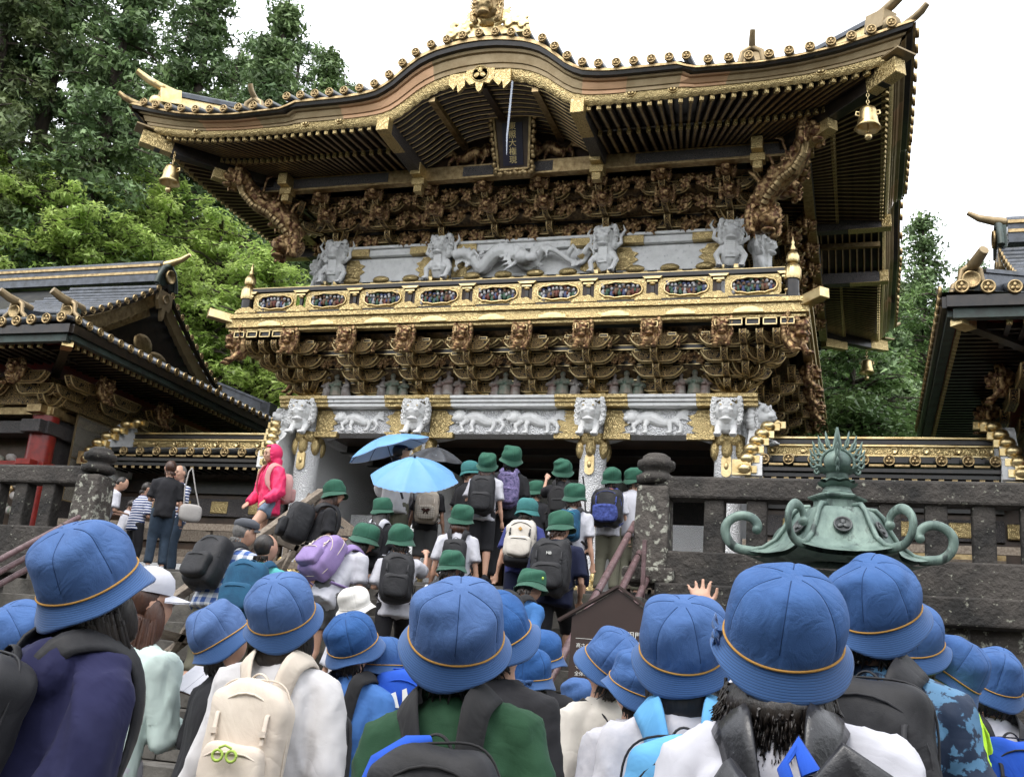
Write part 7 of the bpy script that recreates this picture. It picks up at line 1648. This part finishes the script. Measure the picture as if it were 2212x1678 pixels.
b, base, L = pack_on(a, 'cream backpack with a plaid pocket and brown ribbon bow', PK['beige'], PK['cream'], size=(.32, .17, .44), zc=.98, seed=39, pocket=mat('plaid_pocket', (.50, .44, .36), (.25, .21, .18), 1, .85, 0, .1, 200, pat=pcheck(32, (0, 2), .3)), near=True)
mb = MB()
for s_ in (-1, 1): mb.tube([(0, -.155, -.07), (s_*.03, -.16, -.05), (s_*.055, -.155, -.055), (s_*.03, -.16, -.075), (0, -.155, -.07)], [(.004, .013)]*5, 6); mb.tube([(0, -.155, -.07), (s_*.03, -.155, -.115)], [(.004, .012)]*2, 6)
part('ribbon_bow', mb, PK['ribbon'], b)
a = person('pupil in a white ringer tee and green hat left of the tallest pupil', 1054, 974, 12.2, 12, (18, 0, 2), 3, 'green', 'long', HAIRB, 'white', 'short', 'black', 'mid', arms=('strap', 'down'), seed=40, group=GG, near=True, vox=.016)
pack_on(a, 'large charcoal backpack on the pupil in the white ringer tee', PK['black'], size=(.32, .2, .48), zc=.97, seed=40)
a = person('pupil in a black shirt turned right, teal hat, beside the dark umbrella', 1012, 990, 13.1, -30, (0, -20, 0), 3, 'teal', 'short', HAIRB, 'black', 'short', 'black', arms=('strap', 'front'), seed=41, group=GG)
a = person('tallest pupil in black under the gate, green hat against the dark doorway', 1109, 958, 12.6, 16, (14, 0, 4), 3, 'green', 'short', None, 'black', 'short', 'black', seed=42, group=GG, near=True, vox=.016)
pack_on(a, 'violet patterned backpack on the tallest pupil in black', PK['bpurp'], size=(.26, .15, .40), seed=42)
a = person('pupil in a navy and blue top bending over, pale teal hat', 1141, 1069, 10.3, 10, (-10, -8, 0), 14, 'teal', 'short', None, 'bnavy', 'short', 'dnavy', 'mid', arms=('down', 'strap'), legs='step', seed=43, group=GG, near=True, vox=.015)
b, base, L = pack_on(a, 'off-white backpack with black base and a tan tag', PK['tnf'], PK['tnf'], size=(.32, .20, .46), zc=.97, seed=43, near=True, hm=PK['black'])
mb = MB(); mb.box((.045, -.172, -.075), (.075, .004, .04)); part('label_patch', mb, SH['white'], b)
for i, t in enumerate(('THE', 'NORTH', 'FACE')): me = text_mesh(t, .013, .001, 'LEFT'); me.transform(Matrix.Translation((.013, -.175, -.068-i*.011)) @ R90); link('lettering', me, PK['black'], b)
mb = MB(); mb.prism([(.06, -.088), (.078, -.088), (.078, -.062), (.066, -.07)], -.176, -.173); part('logo', mb, PK['black'], b)
mb = MB(); superq(mb, (0, -.02, -.20), (.30, .19, .10), .5, 28, 12); part('pack_base', mb, PK['black'], b)
mb = MB(); mb.box((0, -.135, .10), (.03, .006, .03), rot=(0, .78, 0)); part('leather_tag', mb, CORD, b)
a = person('pupil in a white shirt with dark straps beside the off-white backpack, green hat', 1003, 1083, 10.0, 14, (2, 0, 6), 5, 'green', 'bob', HAIRB, 'white', 'short', 'black', 'mid', arms=('down', 'down'), legs='step', seed=44, group=GG, near=True, vox=.015)
pack_on(a, 'slim black backpack with a round white badge on the white-shirted pupil', PK['black'], size=(.24, .15, .42), zc=.94, seed=44)
a = person('pupil in a dark navy tee and black shorts with a big black backpack, mid-green hat', 1212, 1096, 9.75, 4, (-14, -14, -4), 8, 'green', 'short', HAIRB, 'dnavy', 'short', 'black', 'mid', arms=('down', 'low'), legs='step', seed=45, group=GG, near=True, vox=.015, W=1.1)
b, base, L = pack_on(a, 'big black backpack with a small white monogram on the pupil in navy', PK['black'], PK['black'], size=(.34, .22, .48), zc=.97, seed=45, near=True)
me = text_mesh('NB', .035, .002); me.transform(Matrix.Translation((0, -.158, .08)) @ R90); link('lettering', me, SIGNW, b)
a = person('pupil in black pointing up with one finger, green hat, right of the doorway', 1216, 986, 12.6, 8, (12, 0, 0), 3, 'green', 'short', None, 'black', 'short', 'black', arms=('point', 'down'), seed=46, group=GG, near=True, vox=.016)
pack_on(a, 'dark backpack strap on the pupil pointing up', PK['grey'], size=(.22, .12, .34), seed=46)
a = person('pupil in a white tee with hand on hip and a black bottle bag, green hat', 1243, 1037, 10.55, 4, (0, 6, 0), 5, 'green', 'short', HAIRB, 'white', 'short', 'dnavy', 'mid', arms=('low', 'down'), legs='step', seed=47, group=GG, near=True, vox=.015)
pack_on(a, 'small navy backpack with teal cords on the pupil in the white tee', PK['dblue'], PK['black'], size=(.24, .14, .34), zc=1.04, seed=47, hm=PK['tealp'])
q = atD(1262, 1145, 10.8); bb = empty('bottle_bag', q, 0, 'tall black bottle bag hanging at the side of the pupil in the white tee', 'bag'); mb = MB(); mb.lathe([(0, -.24), (.085, -.24), (.095, -.2), (.095, .10), (.07, .16), (.03, .19), (0, .2)], 18); part('bag_body', mb, PK['black'], bb); mb = MB(); mb.tube([(0, 0, .18), (-.02, .0, .4), (-.05, .0, .55)], .008, 6); part('strap', mb, PK['black'], bb)
a = person('pupil in khaki trousers and greyish-green hat next to the stone post', 1322, 1004, 12.9, 4, (6, 0, 0), 3, 'green', 'short', None, 'white', 'short', 'khaki', 'long', seed=48, group=GG, near=True, vox=.016)
b, _, _ = pack_on(a, 'round blue and black printed backpack with an orange top', PK['black'], PK['bgblue'], size=(.38, .22, .46), zc=1.0, seed=48, pocket=PK['bgblue'], near=True)
mb = MB(); mb.ell((0, -.03, .20), (.09, .06, .03)); part('orange_lining', mb, PK['orange'], b)
a = person('pupil in a striped-sleeve white shirt half hidden by the stone post, green hat', 1369, 1004, 12.9, 0, (6, 0, 0), 3, 'green', 'short', None, 'white', 'short', 'khaki', 'long', seed=49, group=GG)
a = person('small pupil glimpsed between two black shirts, green hat', 1160, 1032, 13.8, 6, (4, 0, 0), 3, 'green', 'short', None, 'black', seed=50, group=GG)
# --- umbrellas and their holders
def umbrella(label, c, rad, rotx, roty, rz, top, under, hgt=.20, ruf=False, holder=None, n=8, hl=.55):
    u_ = empty('umbrella', c, rz, label, 'umbrella', 'umbrellas in front of the gate'); u_.rotation_euler = (rotx, roty, rz); 
    for lay, m_, nm in ((0, top, 'canopy'), (-.006, under, 'canopy_lining')):
        mb = MB()
        def f(uu, vv):
            a = uu*2*math.pi; k = abs(math.sin(a*n/2)); r_ = rad*vv*(1-.075*k*vv*vv); return (r_*math.cos(a), r_*math.sin(a), hgt*(1-vv*vv*.75-.25*vv)-.018*k*math.sin(vv*2.6)*1.2+lay-hgt*.25+(.006*math.sin(uu*2*math.pi*40)*(vv > .96) if ruf else 0))
        mb.grid(f, n*12, 14); part(nm, mb, m_, u_)
    for i in range(n):
        a = i*2*math.pi/n; mb = MB(); mb.tube([(rad*v_*math.cos(a), rad*v_*math.sin(a), hgt*(1-v_*v_*.75-.25*v_)-hgt*.25-.012) for v_ in np.linspace(0, .98, 8)], .0035, 5); part('rib', mb, STEEL, u_)
    mb = MB(); mb.tube([(0, 0, hgt*.75+.03), (0, 0, -hl)], .006, 8); part('shaft', mb, STEEL, u_); mb = MB(); mb.tube([(0, 0, -hl), (0, 0, -hl-.09)], .014, 10); mb.lathe([(.012, hgt*.75), (.014, hgt*.75+.02), (.006, hgt*.75+.035)], 12); part('handle_and_tip', mb, STEEL, u_)
    return u_
UB = mat('sky_blue_umbrella', (.22, .48, .82), (.18, .42, .76), 4, .5, 0, .1, 300, trans=.25); US = mat('silver_lining', (.62, .64, .68), None, rough=.5, bump=0, trans=.3); UK = mat('black_umbrella', (.03, .032, .038), (.06, .065, .075), 6, .4, 0, .1, 200, c3=(.3, .33, .36), s3=26, lo3=.66, hi3=.7)
umbrella('front sky-blue umbrella tilted toward the camera over the stairs', atD(895, 1022, 11.9), .50, R(28), R(2), R(10), UB, US, .24, True)
umbrella('raised sky-blue umbrella with silver underside, tilted up to the right', atD(838, 964, 12.6), .50, R(10), R(-20), R(6), UB, US, .17)
umbrella('dark patterned umbrella behind the two blue ones', atD(943, 985, 13.6), .36, R(12), R(8), R(0), UK, UK, .15, n=8)
person('man in a navy baseball cap and white jacket holding the raised umbrella', 862, 950, 13.0, 10, (4, -50, 0), 3, 'cap_navy', 'short', None, 'cream', 'loose', 'khaki', 'long', arms=('umb', 'umb'), seed=51, near=True, vox=.016, foldamp=1.5)
person('person in indigo patchwork clothes hidden under the front blue umbrella', 872, 1020, 13.2, 10, (4, 0, 0), 3, None, 'short', None, 'white', 'short', 'patch', 'long', arms=('umb', 'down'), seed=52, W=1.05)
# --- on the left terrace
a = person('woman in a black top and long dark jeans with a grey handbag on the terrace', 372, 993, 14.6, 44, (-4, 6, 0), 3, None, 'short', HAIRB, 'black', 'short', 'jeans', 'long', arms=('front', 'down'), seed=53, near=True, vox=.016)
q = atD(411, 1108, 14.45); hb = empty('handbag', q, R(40), 'light grey leather handbag hanging from the black-topped woman', 'handbag')
mb = MB(); superq(mb, (0, 0, 0), (.30, .12, .24), .6, 24, 14); part('bag_body', mb, PK['leather'], hb); mb = MB(); mb.tube([(-.10, 0, .10), (-.12, .02, .32), (-.10, .05, .56), (-.06, .05, .62)], .009, 6); mb.tube([(.10, 0, .10), (.02, .0, .32), (-.06, .03, .60)], .009, 6); part('strap', mb, PK['leather'], hb)
person('man in a white tee bending his head over something, left of the striped shirt', 272, 1030, 15.6, -30, (-34, -30, 0), 16, None, 'short', None, 'white', 'short', 'jeans', arms=('front', 'front'), seed=54, near=True, vox=.015)
person('grey-haired man with glasses facing the camera behind the black-topped woman', 393, 1004, 15.3, 160, (-10, 10, 0), 3, None, 'short', HAIRG, 'stripe', 'short', 'jeans', arms=('front', 'front'), seed=55, near=True, vox=.015, facedetail=True)
person('person in a navy striped shirt with a raised elbow beside the black-topped woman', 322, 1040, 16.0, -20, (-16, -20, 0), 6, None, 'short', None, 'stripe', 'short', 'black', arms=('face', 'front'), seed=56, near=True, vox=.015)
person('short person in white partly hidden at the left stone post', 290, 1078, 16.2, -30, (-20, 0, 0), 10, None, 'short', None, 'white', 'short', 'black', arms=('front', 'front'), seed=57)
print('\n'.join(PRINT))
